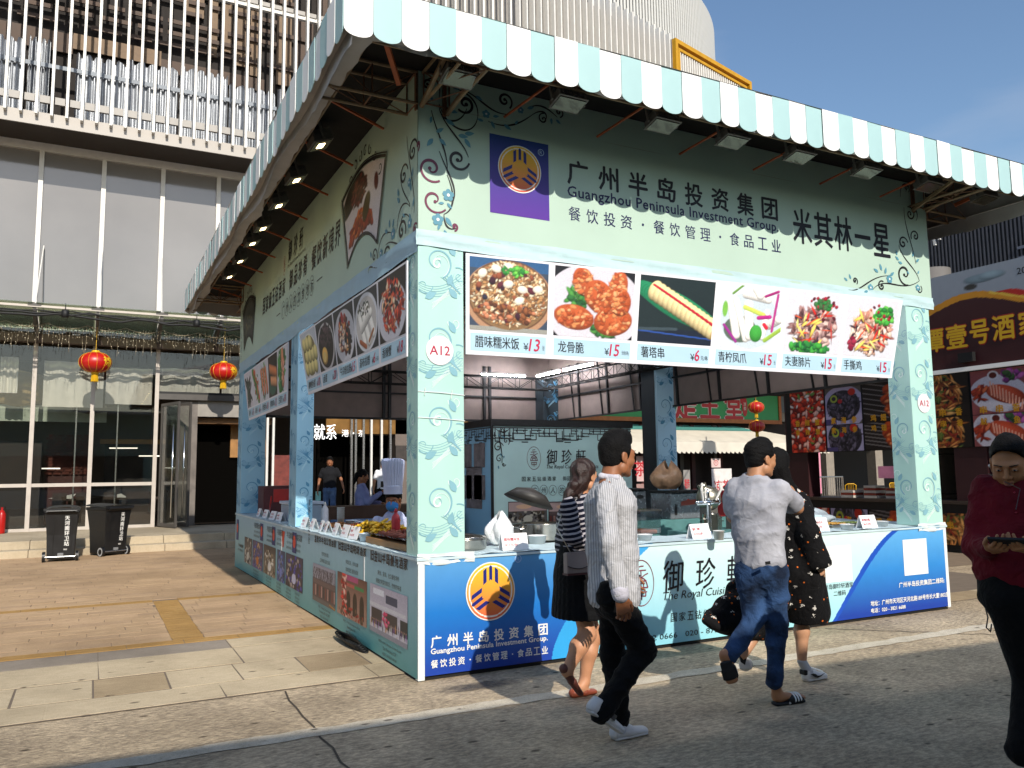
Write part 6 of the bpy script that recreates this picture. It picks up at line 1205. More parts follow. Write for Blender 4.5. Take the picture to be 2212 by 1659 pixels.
FC = [(.87, '腊味糯米饭', '¥13元/份', 'price card for 13 yuan on the front counter, in front of the steel steamers'), (2.785, '鲜 啤', '¥10元/杯', 'price card for 10 yuan on the front counter, beside the beer tap'), (4.318, '香芋地瓜丸', '¥6元/份', '6 yuan price card on the front counter, right of the woman in floral dress'), (5.027, '香辣田螺', '¥6元/份', 'price card for 6 yuan on the front counter, nearest the right corner post')]
for x, a, b_, l in FC: card(x, .12, .06*math.sin(x*5), l, a, b_, 'price cards on the front counter')
q = at(1575, 1085, 'Y', .5); card(float(at(1758, 1128, 'Y', .42)[0]), .42, 0, 'pale blue price card for 22 yuan behind the other cards on the front counter', '果啤', '¥22元/杯', 'price cards on the front counter', m=mat('card_blue', 'b5d3df', .5, 0))
near = ['at the far end of the side counter', 'second from the far end of the side counter', 'third from the far end of the side counter', 'fourth from the far end, beside the blue side post', 'just on the near side of the blue side post', 'next to the paper cup', 'between the paper cup and the tray', 'leaning close behind a pink one', 'fourth from the foil-covered tray', 'third from the foil-covered tray', 'nearest the foil-covered tray']
for k, y in enumerate((6.95, 6.43, 5.88, 5.45, 4.0, 3.6, 3.2, 2.98, 2.6, 2.24, 1.93)): card(.1, y, -math.pi/2+.15*math.sin(k*7), 'white folded price card %s' % near[k], dishes[k], '¥%d元/份' % (6+k), 'price cards along the side counter', s=.92)
# steamers, pots, cups
M_POT = mat('pot_steel', 'a8a49c', .22, .08, 20, metal=.95)
def pot(x, y, z, R, h, label, name='steel_pot', lid=None, group=None, n=36, cat='pot'):
    r_ = empty(name, (x, y, z), label, cat, group); MB().lathe([(R*.95, 0), (R, .02), (R, h-.01), (R*1.04, h), (R*.97, h-.006), (R*.95, .03), (.01, .03)], (x, y, z), n).build('pan', M_POT, r_, smooth=True)
    for s in (-1, 1): MB().tube([(x+s*R, y-.04, z+h*.7), (x+s*(R+.035), y-.03, z+h*.7), (x+s*(R+.035), y+.03, z+h*.7), (x+s*R, y+.04, z+h*.7)], .006, 6).build('handle', M_POT, r_)
    if lid: MB().lathe([(R*1.05, h), (R*.9, h+.02), (R*.4, h+.035), (.01, h+.04)], (x, y, z), n).build('lid', M_POT, r_, smooth=True)
    return r_
pot(.56, .42, .905, .19, .085, 'low steel steamer with a lid on the front counter against the corner post', lid=1, name='steamer')
sx = float(at(1170, 1110, 'Y', .75)[0]); pot(sx, .75, .905, .2, .16, 'tall steel stew pot behind the woman in stripes'); 
wk = MB(); wk.lathe([(.24, .13), (.15, .04), (.02, 0)], (0, 0, 0), 30); q = at(1150, 1055, 'Y', .95); R = Matrix.Translation((float(q[0]), .95, float(q[2]))) @ Matrix.Rotation(.35, 4, 'Y') @ Matrix.Rotation(math.pi, 4, 'X'); wk.v = [tuple(R @ Vector(v)) for v in wk.v]; wk.build('wok_lid', mat('dark_iron', '2a2724', .5), smooth=True, label='big dark iron wok lid tilted above the stew pot', cat='lid')
table(.6, .62, 2.6, 1.3, .9, 'cloth-covered table for the pots behind the front counter', mat('grey_cloth', '6d7478', .7))
pot(float(at(1590, 1140, 'Y', .9)[0]), 1.3, .845, .09, .2, 'small steel stock pot beside the beer tap')
pot(4.1, 1.45, .845, .11, .14, 'lidded steel pan on the low teal table', lid=1)
def blob_bag(c, w_, h, seed, name, label, m, cat='bag', sq=(1, .6)):
    r = rs_(seed); b = MB(); nu, nv = 26, 12; K = r.rand(8)*6.28
    def P(u, v):
        a = 2*math.pi*u; rr = w_*(math.sin(math.pi*min(.96, v*.85+.12))**.7)*(1+.16*math.sin(3*a+K[0])+.10*math.sin(5*a+K[1]+4*v)+.06*math.sin(9*a+K[2]+7*v)); return (c[0]+rr*sq[0]*math.cos(a), c[1]+rr*sq[1]*math.sin(a), c[2]+h*v*(1+.18*math.sin(2*a+K[3])*v))
    b.sheet(P, nu, nv); return b.build(name, m, smooth=True, label=label, cat=cat)
M_BAG = mat('white_film', 'dcdfe0', .25, .05, bump=.5, bscale=30)
q = at(1085, 1165, 'Y', .45); blob_bag((float(q[0]), .48, .92), .13, .24, 4, 'plastic_bag', 'crumpled white plastic bag standing behind the 13 yuan card', M_BAG)
blob_bag((4.75, .62, .92), .3, .16, 6, 'plastic_bag', 'clear plastic bag slumped behind the 6 yuan cards near the right post', mat('grey_film', 'a9b4bc', .2, .1, bump=.5, bscale=20), sq=(1.2, .5))
q = at(1440, 1040, 'Y', 2.5); blob_bag((float(q[0])+.15, 2.65, 1.28), .22, .32, 8, 'bread_bag', 'big clear bag of bread rolls on the drink cooler behind the tap', mat('bread_bag_film', 'b08a6a', .3, .35, 9, bump=.6, bscale=18))
M_CUP = mat('clear_cup', 'c9cccc', .2, .03); M_SAUCE = mat('red_sauce', 'a5301a', .3, .2, 30)
def cup(x, y, z, R, h, fill, label, name='sauce_cup', group=None, cat='cup', mc=None):
    r_ = empty(name, (x, y, z), label, cat, group); MB().lathe([(R*.8, 0), (R, h), (R*1.05, h), (R*.96, h-.002), (R*.76, .006), (.005, .006)], (x, y, z), 20).build('cup_wall', mc or M_CUP, r_, smooth=True); MB().tube([(x+R*1.03*math.cos(a), y+R*1.03*math.sin(a), z+h) for a in np.linspace(0, 6.2832, 21)], .002, 4).build('rim', mc or M_CUP, r_)
    if fill: MB().lathe([(R*.92, h*.7), (R*.6, h*.76), (.005, h*.8)], (x, y, z), 20).build('filling', fill, r_, smooth=True)
for px, py, lb in ((1360, 1165, 'plastic box of red sauce left of the 10 yuan card, leftmost'), (1393, 1163, 'plastic box of red sauce with a white spoon, by the 10 yuan card'), (1830, 1140, 'plastic box of red sauce between the two 6 yuan cards'), (1905, 1133, 'plastic box of red sauce beside the right corner post')):
    q = at(px, py, 'Z', .92); cup(float(q[0]), float(q[1]), .905, .07, .05, M_SAUCE, lb, 'sauce_box', 'boxes of red sauce on the front counter', cat='food box')
q = at(1160, 1168, 'Z', .93); cup(float(q[0]), float(q[1]), .905, .085, .07, None, 'empty clear plastic tub right of the 13 yuan card', 'plastic_tub', cat='tub'); q = at(1553, 1160, 'Z', .93); cup(float(q[0]), float(q[1]), .905, .05, .08, mat('beige_sauce', 'b58a5c', .6), 'small cup of brown sauce right of the 10 yuan card')
pot(4.75, 1.5, .845, .1, .12, 'open steel pan on the low teal table, right of the lidded one'); pot(1.35, .95, .905, .12, .11, 'small lidded steel pot between the white bag and the stew pot', lid=1)
fx_ = float(at(1392, 1110, 'Y', .8)[0]); gb_ = empty('glass_cabinet', (fx_, .8, .905), 'small glass box of fried snacks behind the sauce boxes', 'glass box'); MB().box((fx_-.12, .7, .905), (fx_+.12, .95, 1.13)).build('glass_walls', glass('box_glass', (.7, .75, .75), .3, .02), gb_); MB().box((fx_-.13, .69, 1.13), (fx_+.13, .96, 1.145)).build('top', M_POT, gb_); MB().box((fx_-.1, .72, .91), (fx_+.1, .93, .95)).build('snacks', mat('fried_brown', 'a5582a', .5, .3, 18), gb_, bevel=.015)
rx_ = float(at(1572, 1098, 'Y', 2.4)[0]); MB().box((rx_-.16, 2.4, .92), (rx_+.16, 2.7, 1.25)).build('red_box', mat('red_carton', '9a1f22', .5, .1), bevel=.01, label='red box on the middle table, behind the beer tap', cat='box')
for k in range(3): x = 4.55+.3*k; r_ = empty('steel_tray', (x, .42, .905), ('steel tray of sliced food, leftmost behind the plastic bag', 'middle steel tray behind the plastic bag', 'steel tray nearest the right corner post')[k], 'tray', 'steel trays on the front counter'); MB().box((x-.13, .3, .905), (x+.13, .52, .935)).build('pan', M_POT, r_, bevel=.006); MB().sheet(lambda u, v: (x-.11+.22*u, .32+.18*v, .94+.015*math.sin(u*31+k)*math.sin(v*23)), 16, 12).build('filling', mat('tray_food_%d' % k, ('8a3a1c', 'b58a3c', '5a6a34')[k], .6, .4, 40), r_)
# side counter goods
tr = empty('food_tray', (.32, .9, .905), 'wooden tray lined with foil at the near end of the side counter', 'tray'); MB().box((.06, .42, .905), (.62, 1.5, .96)).build('wooden_board', mat('tray_wood', '9a7046', .5, .2), tr, bevel=.004)
def foil(u, v): r_ = rs_(int(u*40)*31+int(v*30)); return (.07+.54*u, .43+1.06*v, .965+.018*r_.rand()+.02*(abs(u-.5)*2)**4)
MB().sheet(foil, 26, 40).build('foil', mat('aluminium_foil', 'b7b9bd', .22, .05, metal=.9), tr)
def pile(name, label, m, x0, x1, y0, y1, z, n, L, R_, seed, ang=None, cat='food', h=.08):
    r = rs_(seed); root = empty(name, ((x0+x1)/2, (y0+y1)/2, z), label, cat); b = MB()
    for k in range(n):
        a = (ang if ang is not None else r.rand()*6.28)+.2*r.randn(); x = x0+(x1-x0)*r.rand(); y = y0+(y1-y0)*r.rand(); zz_ = z+h*r.rand()*(1-abs(2*(y-y0)/(y1-y0)-1)**2*.6); d = Vector((math.cos(a)*L/2, math.sin(a)*L/2, .01*r.randn())); p = Vector((x, y, zz_)); b.tube([p-d, p-d*.6, p+d*.6, p+d], [R_*.4, R_, R_, R_*.4], 7)
    bpy.data.objects.remove(root); return b.build(name, m, smooth=True, label=label, cat=cat, kind='stuff')
pile('corn_skewers', 'heap of bright yellow corn skewers on the side counter tray', mat('corn_yellow', 'cfa51f', .5, .25, 20), .12, .5, 1.45, 2.2, .93, 190, .17, .015, 3, .9, h=.15)
pile('fried_balls', 'row of golden brown fried balls on skewers beside the corn', mat('fried_brown', 'a5582a', .5, .3, 18), .2, .5, 2.25, 2.95, .92, 90, .06, .026, 5, h=.07)
pile('fried_cutlets', 'dark red-brown fried cutlets on the foil tray', mat('cutlet_brown', '7d351c', .6, .3, 22), .14, .52, .8, 1.4, .98, 30, .11, .024, 6, h=.03)
pile('grilled_skewers', 'mixed grilled skewers lying behind the price cards on the side counter', mat('skewer_mix', '8a5a30', .6, .5, 22), .25, .5, 3.0, 3.8, .92, 60, .14, .016, 9, .6, h=.05)
def bottle(x, y, z, R, h, m, cap, label, name='sauce_bottle', cat='bottle', group=None):
    r_ = empty(name, (x, y, z), label, cat, group); MB().lathe([(R*.9, 0), (R, .02), (R, h*.6), (R*.9, h*.7), (R*.4, h*.82), (R*.35, h*.86)], (x, y, z), 20).build('bottle_body', m, r_, smooth=True); MB().lathe([(R*.42, h*.86), (R*.36, h*.92), (R*.1, h)], (x, y, z), 14).build('cap', cap, r_, smooth=True)
for k, (x, y, c_) in enumerate(((2.2, 1.1, 'a8281c'), (2.32, 1.15, '3a2418'), (3.3, 2.45, '2c4a2a'), (5.25, 2.5, 'c8a040'))): bottle(x, y, .905 if y < 2 else .92, .035, .26, mat('bottle_tint_%d' % k, c_, .2, .05), M_WHITE, ('red sauce bottle behind the front counter', 'dark soy sauce bottle beside the red one', 'green bottle by the storage enclosure', 'yellow oil bottle at the right end of the middle table')[k])
q = at(855, 1120, 'X', .3); bottle(.3, float(q[1]), .96, .04, .25, mat('pink_red_sauce', 'c2343a', .35, .05), mat('red_cap', 'b3242c', .4), 'red squeeze bottle standing on the tray in front of the cook')
q = at(690, 1093, 'X', .35); bottle(.42, float(q[1]), .905, .045, .28, mat('milk_bottle', 'd8d6dc', .4), M_WHITE, 'white plastic bottle by the stacked cups near the blue side post', name='milk_bottle')
cp_ = MB()
cstk = empty('cup_stack', (.42, 4.05, .905), 'stack of clear plastic cups behind the blue side post', 'cups')
for k in range(7): cp_.lathe([(.035, 0), (.045, .11), (.047, .11), (.045, .105)], (.45, 3.75, .905+.02*k), 16)
cp_.build('nested_cups', M_CUP, cstk, smooth=True, kind='stuff'); MB().lathe([(.035, .0), (.03, .012), (.036, .012)], (.45, 3.75, .905), 16).build('base', M_CUP, cstk)
for k in range(3): cup(.47, 3.3-.35*k, .905, .085, .1, None, 'frosted round tub %s, behind the side counter price cards' % ('nearest the milk bottle', 'in the middle of the three tubs', 'nearest the fried balls')[k], 'plastic_tub', 'frosted tubs on the side counter', cat='tub', mc=mat('frosted_tub', 'aab4c0', .3))
cup(.12, 1.66, .905, .075, .07, None, 'glass bowl with a brush beside the last price card', 'glass_bowl', cat='bowl', mc=mat('bowl_glass', 'b9c6d2', .15)); cup(.12, 2.42, .905, .035, .06, mat('beige_sauce', 'b58a5c', .6), 'small paper cup of sauce between the price cards'); cup(.4, .55, .96, .06, .12, None, 'white food box stack by the corner post', 'white_tub', cat='tub', mc=mat('white_tub_plastic', 'd9dde6', .4))
tb_ = empty('storage_tub', (.35, 5.6, .905), 'translucent plastic storage tub with a pale lid at the far part of the side counter', 'storage tub'); MB().box((.16, 5.05, .905), (.56, 5.75, 1.13)).build('tub_body', mat('tub_translucent', '8f9fb0', .3, .05), tb_, bevel=.02); MB().box((.14, 5.03, 1.13), (.58, 5.77, 1.17)).build('lid', mat('tub_lid', 'b8c4d6', .4), tb_, bevel=.01)
cx0 = float(at(570, 1050, 'Y', 7.4)[0]); rk = empty('red_crate', (.8, 7.6, 0), 'dark red cooler cabinet at the back of the stall, seen between the blue posts', 'cabinet'); MB().box((cx0, 7.4, 0), (cx0+.55, 7.9, 1.35)).build('cabinet_body', mat('maroon_cabinet', '4a1218', .5, .1), rk, bevel=.01); MB().box((cx0+.15, 7.39, 1.1), (cx0+.5, 7.4, 1.3)).build('price_panel', M_RED, rk)
q = MB(); q.tube([(.3, 7.3, .92), (.25, 6.9, 1.2)], .012, 6); q.build('red_ladle', M_RED, smooth=True, label='red handled ladle leaning at the far end of the side counter', cat='ladle')
MB().box((.9, 6.9, 0), (2.6, 7.3, 1.02)).build('wooden_crate_counter', mat('crate_wood', '5a4030', .6, .2), label='brown wooden back counter behind the milk bottle', cat='counter')
sp_ = empty('stock_pot_station', (2.3, 4.9, 0), 'dark steel cooking station with a pan behind the cook', 'cooking station'); MB().box((1.55, 4.3, 0), (2.25, 4.9, 1.0)).build('cabinet_body', mat('dark_steel', '3c444c', .4), sp_, bevel=.01); MB().lathe([(.16, 0), (.17, .16), (.175, .16), (.15, .02)], (1.85, 4.6, 1.0), 24).build('pan', M_FL, sp_, smooth=True)
# ============================================================ BACKGROUND: neighbouring stall on the right
NX = 11.5; FN = Frame((NX, 12.0, 0), (0, -1, 0)); nu_ = lambda y: 12.0-y
nb = empty('neighbour_stall', (NX+2, 3, 0), 'maroon restaurant stall with gold characters and food posters, right of the mint stall', 'market stall')
M_MRN = mat('maroon_vinyl', '3a1416', .45, .1, 3); M_POSTF = mat('maroon_post', '35161a', .5, .1)
MB().box((NX, -5, 3.27), (NX+.06, 3.9, 4.98)).build('fascia_board', M_MRN, nb); MB().box((NX+.01, 3.9, 3.2), (NX+.05, 7.4, 4.7)).build('fascia_board', mat('dark_brown_fascia', '2b1c18', .6), nb)
# wave band and grey upper banner
c = Can(150, 60, '5a5a60'); 
def wavez(y): return 4.33+.22*np.sin((y-3.6)*-1.9-.2)
Yc = 3.9-c.X*6.0; Zc = 4.05+c.Y*.95; wv = 4.42+.16*np.cos((3.0-Yc)*2.2); c.a[Zc > wv] = srgb('8e949c'); m = (Zc > wv-.10) & (Zc < wv+.015); c.a[m] = srgb('c8861f'); m = (Zc > wv-.03) & (Zc < wv+.015) & (Yc < 2.6); c.a[m] = srgb('d8b040'); c.a[Zc <= wv-.10] = srgb('3a1416')
m = (Zc > wv+.01) & (Zc < wv+.26*np.clip((2.55-Yc)*1.3, 0, 1)*np.clip((Yc-1.6)*1.5, 0, 1)); c.a[m] = srgb('b3261c')
c.ell(.19, .78, .05, .032, -.1, '6f8088', .5); c.ell(.225, .8, .04, .03, -.2, '7e9098', .5); c.ell(.16, .66, .02, .022, 0, '35332f')
c.put(FN, nu_(3.9), 4.05, nu_(-2.1), 5.0, .005, 'banner_print', nb)
b = MB(); textm(b, FN, '2018', nu_(2.13), 4.72, hgt=.11, h=.008, bold=.02); b.build('lettering', M_INK, nb)
b = MB(); b2 = MB(); NT = '潭壹号酒家'
ex = [(3.93, 3.52), (3.47, 3.08), (3.02, 2.68), (2.62, 2.24), (2.17, 1.75)]
for ch, (ya, yb) in zip(NT, ex):
    zb_ = 3.63+(3.7-ya)*.03; textm(b2, FN, ch, nu_((ya+yb)/2), zb_+.21, w=(ya-yb), hgt=.43, h=.008, bold=.06, align='C'); textm(b, FN, ch, nu_((ya+yb)/2), zb_+.21, w=(ya-yb)*.97, hgt=.41, h=.012, bold=.03, align='C')
b2.build('letter_outline', mat('red_outline', 'a0281c', .5, 0), nb); b.build('lettering', mat('gold_letters', 'd8a81a', .45, .05), nb)
MB().box((NX-.08, -5, 3.2), (NX+.0, 7.4, 3.27)).build('light_bar', mat('light_bar_white', 'ccccc8', .4, 0, emit='ffffff', es=.12), nb)
MB().box((NX-.10, 2.95, 3.36), (NX-.01, 3.22, 3.52)).build('small_floodlight', M_BLACK, nb)
def nbposter(kind, seed, W=80, H=70):
    r = rs_(seed+100); c = Can(W, H, '7a2018')
    if kind == 'crab': c.scatter(220, .5, .5, .6, .6, ['b02a1c', 'c83a24', '8a1a14', 'd8603c', 'e0b0a0', '7a1410'], .1, .05, r, .8); c.scatter(12, .5, .5, .5, .45, ['5a8a3c', 'd8d0c8'], .06, .03, r)
    elif kind == 'cucumber': c.a[:] = srgb('56504e'); c.ell(.5, .45, .6, .52, 0, 'a8a0c0'); c.ell(.5, .5, .46, .36, 0, '2a2430'); c.scatter(140, .5, .5, .42, .3, ['1c1820', '35303c', '4a4252', '60586a'], .07, .03, r, .8); c.ell(.25, .7, .1, .09, 0, '9aa83a'); c.ell(.25, .7, .06, .05, 0, '2a2430'); c.ell(.42, .62, .06, .05, 0, 'b0242c'); c.ell(.75, .85, .1, .08, 0, 'b8281c'); c.rect(0, 0, .3, .16, '4a4070')
    elif kind == 'wings':
        c.a[:] = srgb('1c1412')
        for k in range(7): c.line(0, .25+.13*k, .5, .1+.13*k, .009, '6f6866', 0)
        for x, y in ((.7, .75), (.65, .5), (.72, .25), (.95, .6), (.95, .3)): c.ell(x, y, .3, .16, -.25, 'b8481c', .8); c.scatter(30, x, y, .26, .12, ['c8602c', '98340f', 'd8804c', '8a2a10'], .06, .03, r)
    elif kind == 'noodle': c.a[:] = srgb('1f1814'); c.scatter(160, .45, .5, .4, .45, ['a8642c', 'c88444', '7a3a1c', 'd8a05c', '8a2a1c', '5a6a2c'], .1, .022, r, .8)
    elif kind == 'squid':
        c.a[:] = srgb('8a4a4c'); c.ell(.5, .45, .52, .36, -.15, 'c8c4d0'); c.scatter(30, .72, .82, .2, .1, ['8a3a8a', 'b05aa0', '3a5a34', '6a2a6a'], .06, .04, r); c.ell(.42, .86, .1, .09, 0, 'd8d4dc'); c.ell(.42, .86, .07, .06, 0, '5a2018')
        c.ell(.62, .42, .36, .17, -.35, 'b8482c', .7)
        for k in range(11): c.line(.36+.055*k, .72-.045*k, .38+.05*k, .42-.035*k, .012, 'e0a088', .2)
        c.scatter(26, .18, .5, .15, .16, ['a83a24', 'c8643c', '7a2014'], .08, .03, r)
    elif kind == 'dimsum': c.a[:] = srgb('6a5a58'); c.ell(.55, .3, .5, .34, 0, 'b5a090'); c.ell(.55, .4, .46, .28, 0, '3a2820'); [c.ell(.35+.2*k, .5+.06*(k % 2), .15, .12, 0, 'c8b8b0', .6) for k in range(3)]
    return c.noise(.06, r)
M_GLD = mat('gold_print', 'c89018', .45, .05)
def nb_panel(y0, y1, kind, t1, t2, sd):
    nbposter(kind, sd).put(FN, nu_(y0), 2.42, nu_(y1), 3.18, .006, 'food_poster', nb); nbposter(kind, sd, 80, 44).put(FN, nu_(y0), 1.87, nu_(y1), 2.41, .006, 'food_poster', nb); nbposter(kind, sd+3, 80, 36).put(FN, nu_(y0), .14, nu_(y1), .70, .012, 'food_poster', nb)
    b = MB(); cx_ = (nu_(y0)+nu_(y1))/2; W_ = abs(y0-y1)
    for t, z, h in ((t1, 2.5, .13), (t2, 2.30, .12)): spaced(FN, t, cx_-W_*.36, cx_+W_*.36, z-h/2, h, b, .012, .04)
    spaced(FN, t1, cx_-W_*.36, cx_+W_*.36, .42, .13, b, .018, .04); b.build('lettering', M_GLD, nb)
pn_ = [(7.25, 6.32, 'crab', '香辣蟹', '香辣蟹'), (6.28, 5.38, 'cucumber', '素海参', '素海参'), (5.34, 4.2, 'wings', '鸡翅包饭', '鸡翅包饭'), (4.16, 3.12, 'noodle', '串串香', '串串香'), (3.08, 2.12, 'squid', '串串香', '鱿鱼'), (2.08, .9, 'dimsum', '点心', '点心'), (.86, -.4, 'crab', '香辣蟹', '香辣蟹')]
for k, q in enumerate(pn_): nb_panel(*q, k)
MB().box((NX+.01, -5, 1.86), (NX+.04, 7.4, 3.2)).build('poster_backing', M_BLACK, nb)
MB().box((NX+.02, -5, .02), (NX+.05, 7.4, .86)).build('counter_board', M_BLACK, nb); MB().box((NX-.05, -5, .86), (NX+.6, 7.4, .92)).build('counter_top', mat('brown_counter', '3b3028', .5), nb)
for y in (7.15, 3.2, -1): MB().box((NX+.02, y-.3, .92), (NX+.35, y+.3, 3.2)).build('stall_post', M_POSTF, nb)
MB().box((NX+.1, -5, 4.8), (NX+5, 7.4, 4.86)).build('roof', M_DARK, nb); MB().box((NX+5, -5, 0), (NX+5.05, 8, 3.3)).build('back_wall', mat('grey_brown_wall', '4f453f', .7, .1), nb); MB().box((NX+.1, -5, 3.2), (NX+5, 8, 3.26)).build('stall_ceiling', M_CEIL, nb)
for k in range(3): MB().box((NX+4.6, -1+k*2.2, 0), (NX+4.95, .6+k*2.2, 1.1)).build('kitchen_cabinet', M_BLACK, nb)
MB().box((NX+.4, 1.2, 1.18), (NX+.9, 3.6, 1.28)).build('shelf', mat('brown_shelf', '54473c', .6), nb)
for k, (x, y, w_) in enumerate(((11.75, 5.4, .28), (11.8, 4.95, .26), (11.7, 5.9, .3))):
    r_ = empty('carton_stack', (x, y, .92), ('stack of white takeaway cartons behind the wings poster', 'shorter stack of cartons right of the first one', 'stack of flat foil boxes left of the cartons')[k], 'cartons', 'cartons stacked on the neighbour counter')
    for j in range(5-k): MB().box((x-w_/2, y-w_/2, .925+.05*j), (x+w_/2, y+w_/2, .97+.05*j)).build('carton', mat('carton_%d' % (j % 2), ('c8c0b4', '8a3a2a')[j % 2], .6, .1), r_)
um = MB(); um.lathe([(.35, 0), (.2, .12), (.01, .22)], (11.9, 4.5, 1.0), 8); um.build('grey_food_cover', mat('grey_cover', '8088a0', .6), label='grey pointed food cover on the neighbour counter', cat='food cover')
b = MB(); fr_ = Frame((NX-.06, 4.0+.55, 0), (0, -1, 0)); quadf(Frame((NX-.05, 5.05, 0), (0, -1, 0)), 0, 1.32, .6, 1.55, 0, th=.01, name='pink_sign', m=mat('pink_card', 'd58aa8', .5), label='small pink sign card standing on the neighbour counter', cat='sign')
# building behind on the right: dark mesh screen, round column, pink hoarding
rb = empty('mesh_clad_building', (18, 0, 0), 'dark building with ribbed mesh screen and grey round column at the right edge', 'building')
MT = float(at(2212, 372, 'X', 17.5)[2]); MT = min(MT, float(at(2020, 330, 'X', 17.5)[2]))
MB().box((17.5, -14, 3.4), (18, 8.8, MT)).build('screen_wall', mat('charcoal_screen', '34353b', .5, .1, 2), rb)
ms = MB()
for k in range(150): ms.box((17.42, -6+k*.1, 3.6), (17.46, -5.96+k*.1, MT))
ms.build('screen_ribs', mat('charcoal_rib', '4b4d55', .5), rb, kind='stuff')
for j in range(3): MB().box((17.40, -6, 6.2+j*.25), (17.42, 5.5, 6.27+j*.25)).build('screen_highlight', mat('rib_light', '6b7080', .4), rb)
cq = at(2008, 540, 'X', 15.5); ccx, ccy = 15.5, float(cq[1]); MB().tube([(ccx, ccy, 0), (ccx, ccy, 6.2)], .42, 28).build('round_column', mat('column_grey_panel', '6d6965', .5, .05), rb, smooth=True)
for k in range(7): MB().lathe([(.425, 0), (.425, .02)], (ccx, ccy, .9*k), 28).build('column_joint', M_DARK, rb)
MB().box((16.0, ccy-1.0, 5.4), (17.4, ccy+3.2, 5.8)).build('canopy_slab', M_FL, rb)
tf = MB(); q0 = at(2010, 470, 'X', 15.0); q1 = at(2020, 530, 'X', 15.0)
for k in range(5): tf.bar((15.0, q0[1]-.12*k, q0[2]), (15.0, q1[1]-.12*k, q1[2]+.1*k), .05)
tf.build('louvre_sign', M_WHITE, rb)
# far row on the right side of the yard: green shop sign, awning
GYY = 20.0; gsh = empty('herbal_tea_shop', (20, GYY, 0), 'shop under a green sign with red characters and a cream awning, seen through the stall', 'building')
FG = Frame((0, GYY-.2, 0), (1, 0, 0)); gx0, gx1 = 12.0, 24.1
MB().box((gx0, GYY-.19, 3.5), (gx1, GYY, 5.4)).build('sign_board', mat('sign_green', '2f9a5a', .45, .05), gsh)
M_ORW = mat('orange_wood', 'b06a3c', .6, .15)
MB().box((gx0, GYY-.24, 3.42), (gx1, GYY-.1, 3.58)).build('sign_frame', M_ORW, gsh); MB().box((gx1-.14, GYY-.24, 3.58), (gx1, GYY-.1, 5.4)).build('sign_frame', M_ORW, gsh); MB().box((gx0, GYY-.6, 5.4), (gx1-.2, GYY+.3, 5.6)).build('sign_roof', M_WHITE, gsh)
b = MB(); b2 = MB()
for ch, px0_, px1_, pz0, pz1 in (('老', 1455, 1508, 905, 850), ('王', 1588, 1652-10, 893, 842), ('堂', 1622+25, 1668+15, 898, 845)):
    pass
def gtx(px, py): q = at(px, py, 'Y', GYY-.2); return float(q[0]), float(q[2])
for ch, xa, xb, ya, yb in (('是', 1455, 1503, 908, 835), ('王', 1512, 1552, 903, 852), ('堂', 1566, 1602, 905, 845)):
    a0 = gtx(xa, ya); a1 = gtx(xb, yb); textm(b2, FG, ch, (a0[0]+a1[0])/2, (a0[1]+a1[1])/2, w=a1[0]-a0[0], hgt=a1[1]-a0[1], h=.015, bold=.07, align='C'); textm(b, FG, ch, (a0[0]+a1[0])/2, (a0[1]+a1[1])/2, w=(a1[0]-a0[0])*.97, hgt=(a1[1]-a0[1])*.97, h=.03, bold=.035, align='C')
b2.build('letter_outline', M_WP, gsh); b.build('lettering', mat('sign_red', 'b3202c', .45, .05), gsh)
q = MB(); a0 = gtx(1608, 878); disc(q, FG, a0[0], a0[1], .15, .02, 24, ry=.42); q.build('seal', MATS['sign_red'], gsh); q = MB(); textm(q, FG, '凉茶', a0[0], a0[1], w=.16, h=.03, vertical=True, align='C'); q.build('lettering', M_WP, gsh)
AW = mat('cream_awning', 'cfc8ba', .7, .08, 2); aw = MB(); ax1 = 24.9
aw.add([(gx0, GYY-.15, 3.3), (gx1-2.6, GYY-.15, 3.3), (ax1, GYY-2.0, 2.55), (gx0, GYY-2.0, 2.55)], [(0, 3, 2, 1)]); aw.add([(gx0, GYY-.15, 3.29), (gx1-2.6, GYY-.15, 3.29), (ax1, GYY-2.0, 2.54), (gx0, GYY-2.0, 2.54)], [(0, 1, 2, 3)]); aw.build('awning_slope', AW, gsh)
tl_ = MB(); tl_.add([(gx0, GYY-.16, 3.305), (gx1-2.6, GYY-.16, 3.305), (gx1-1.9, GYY-.75, 3.07), (gx0, GYY-.75, 3.07)], [(0, 3, 2, 1)]); tl_.build('awning_top_band', mat('awning_teal', '4a8a84', .6), gsh)
vb = MB(); n = 60; step = (ax1-gx0)/n
for k in range(n):
    x = gx0+k*step; vb.add([(x, GYY-2.003, 2.55), (x+step, GYY-2.003, 2.55), (x+step, GYY-2.003, 2.2), (x+step*.75, GYY-2.003, 2.12), (x+step*.4, GYY-2.003, 2.14), (x, GYY-2.003, 2.2)], [(5, 4, 3, 2, 1, 0)])
vb.build('awning_valance', AW, gsh, kind='stuff')
MB().box((gx0, GYY+.3, 0), (25, GYY+.5, 3.5)).build('shop_wall', mat('shop_dark_wall', '2a1d1a', .7, .2, 2), gsh)
for k, px in enumerate((1390, 1475, 1500, 1548, 1560, 1650)):
    x = float(at(px, 1050, 'Y', GYY-.3)[0]); MB().box((x-.09, GYY-.3, 0), (x+.09, GYY-.2, 3.3)).build('shop_post', mat('red_brown_post', '4a1c1c', .6, .1) if k % 2 == 0 else M_DSTEEL, gsh)
r = rs_(14)
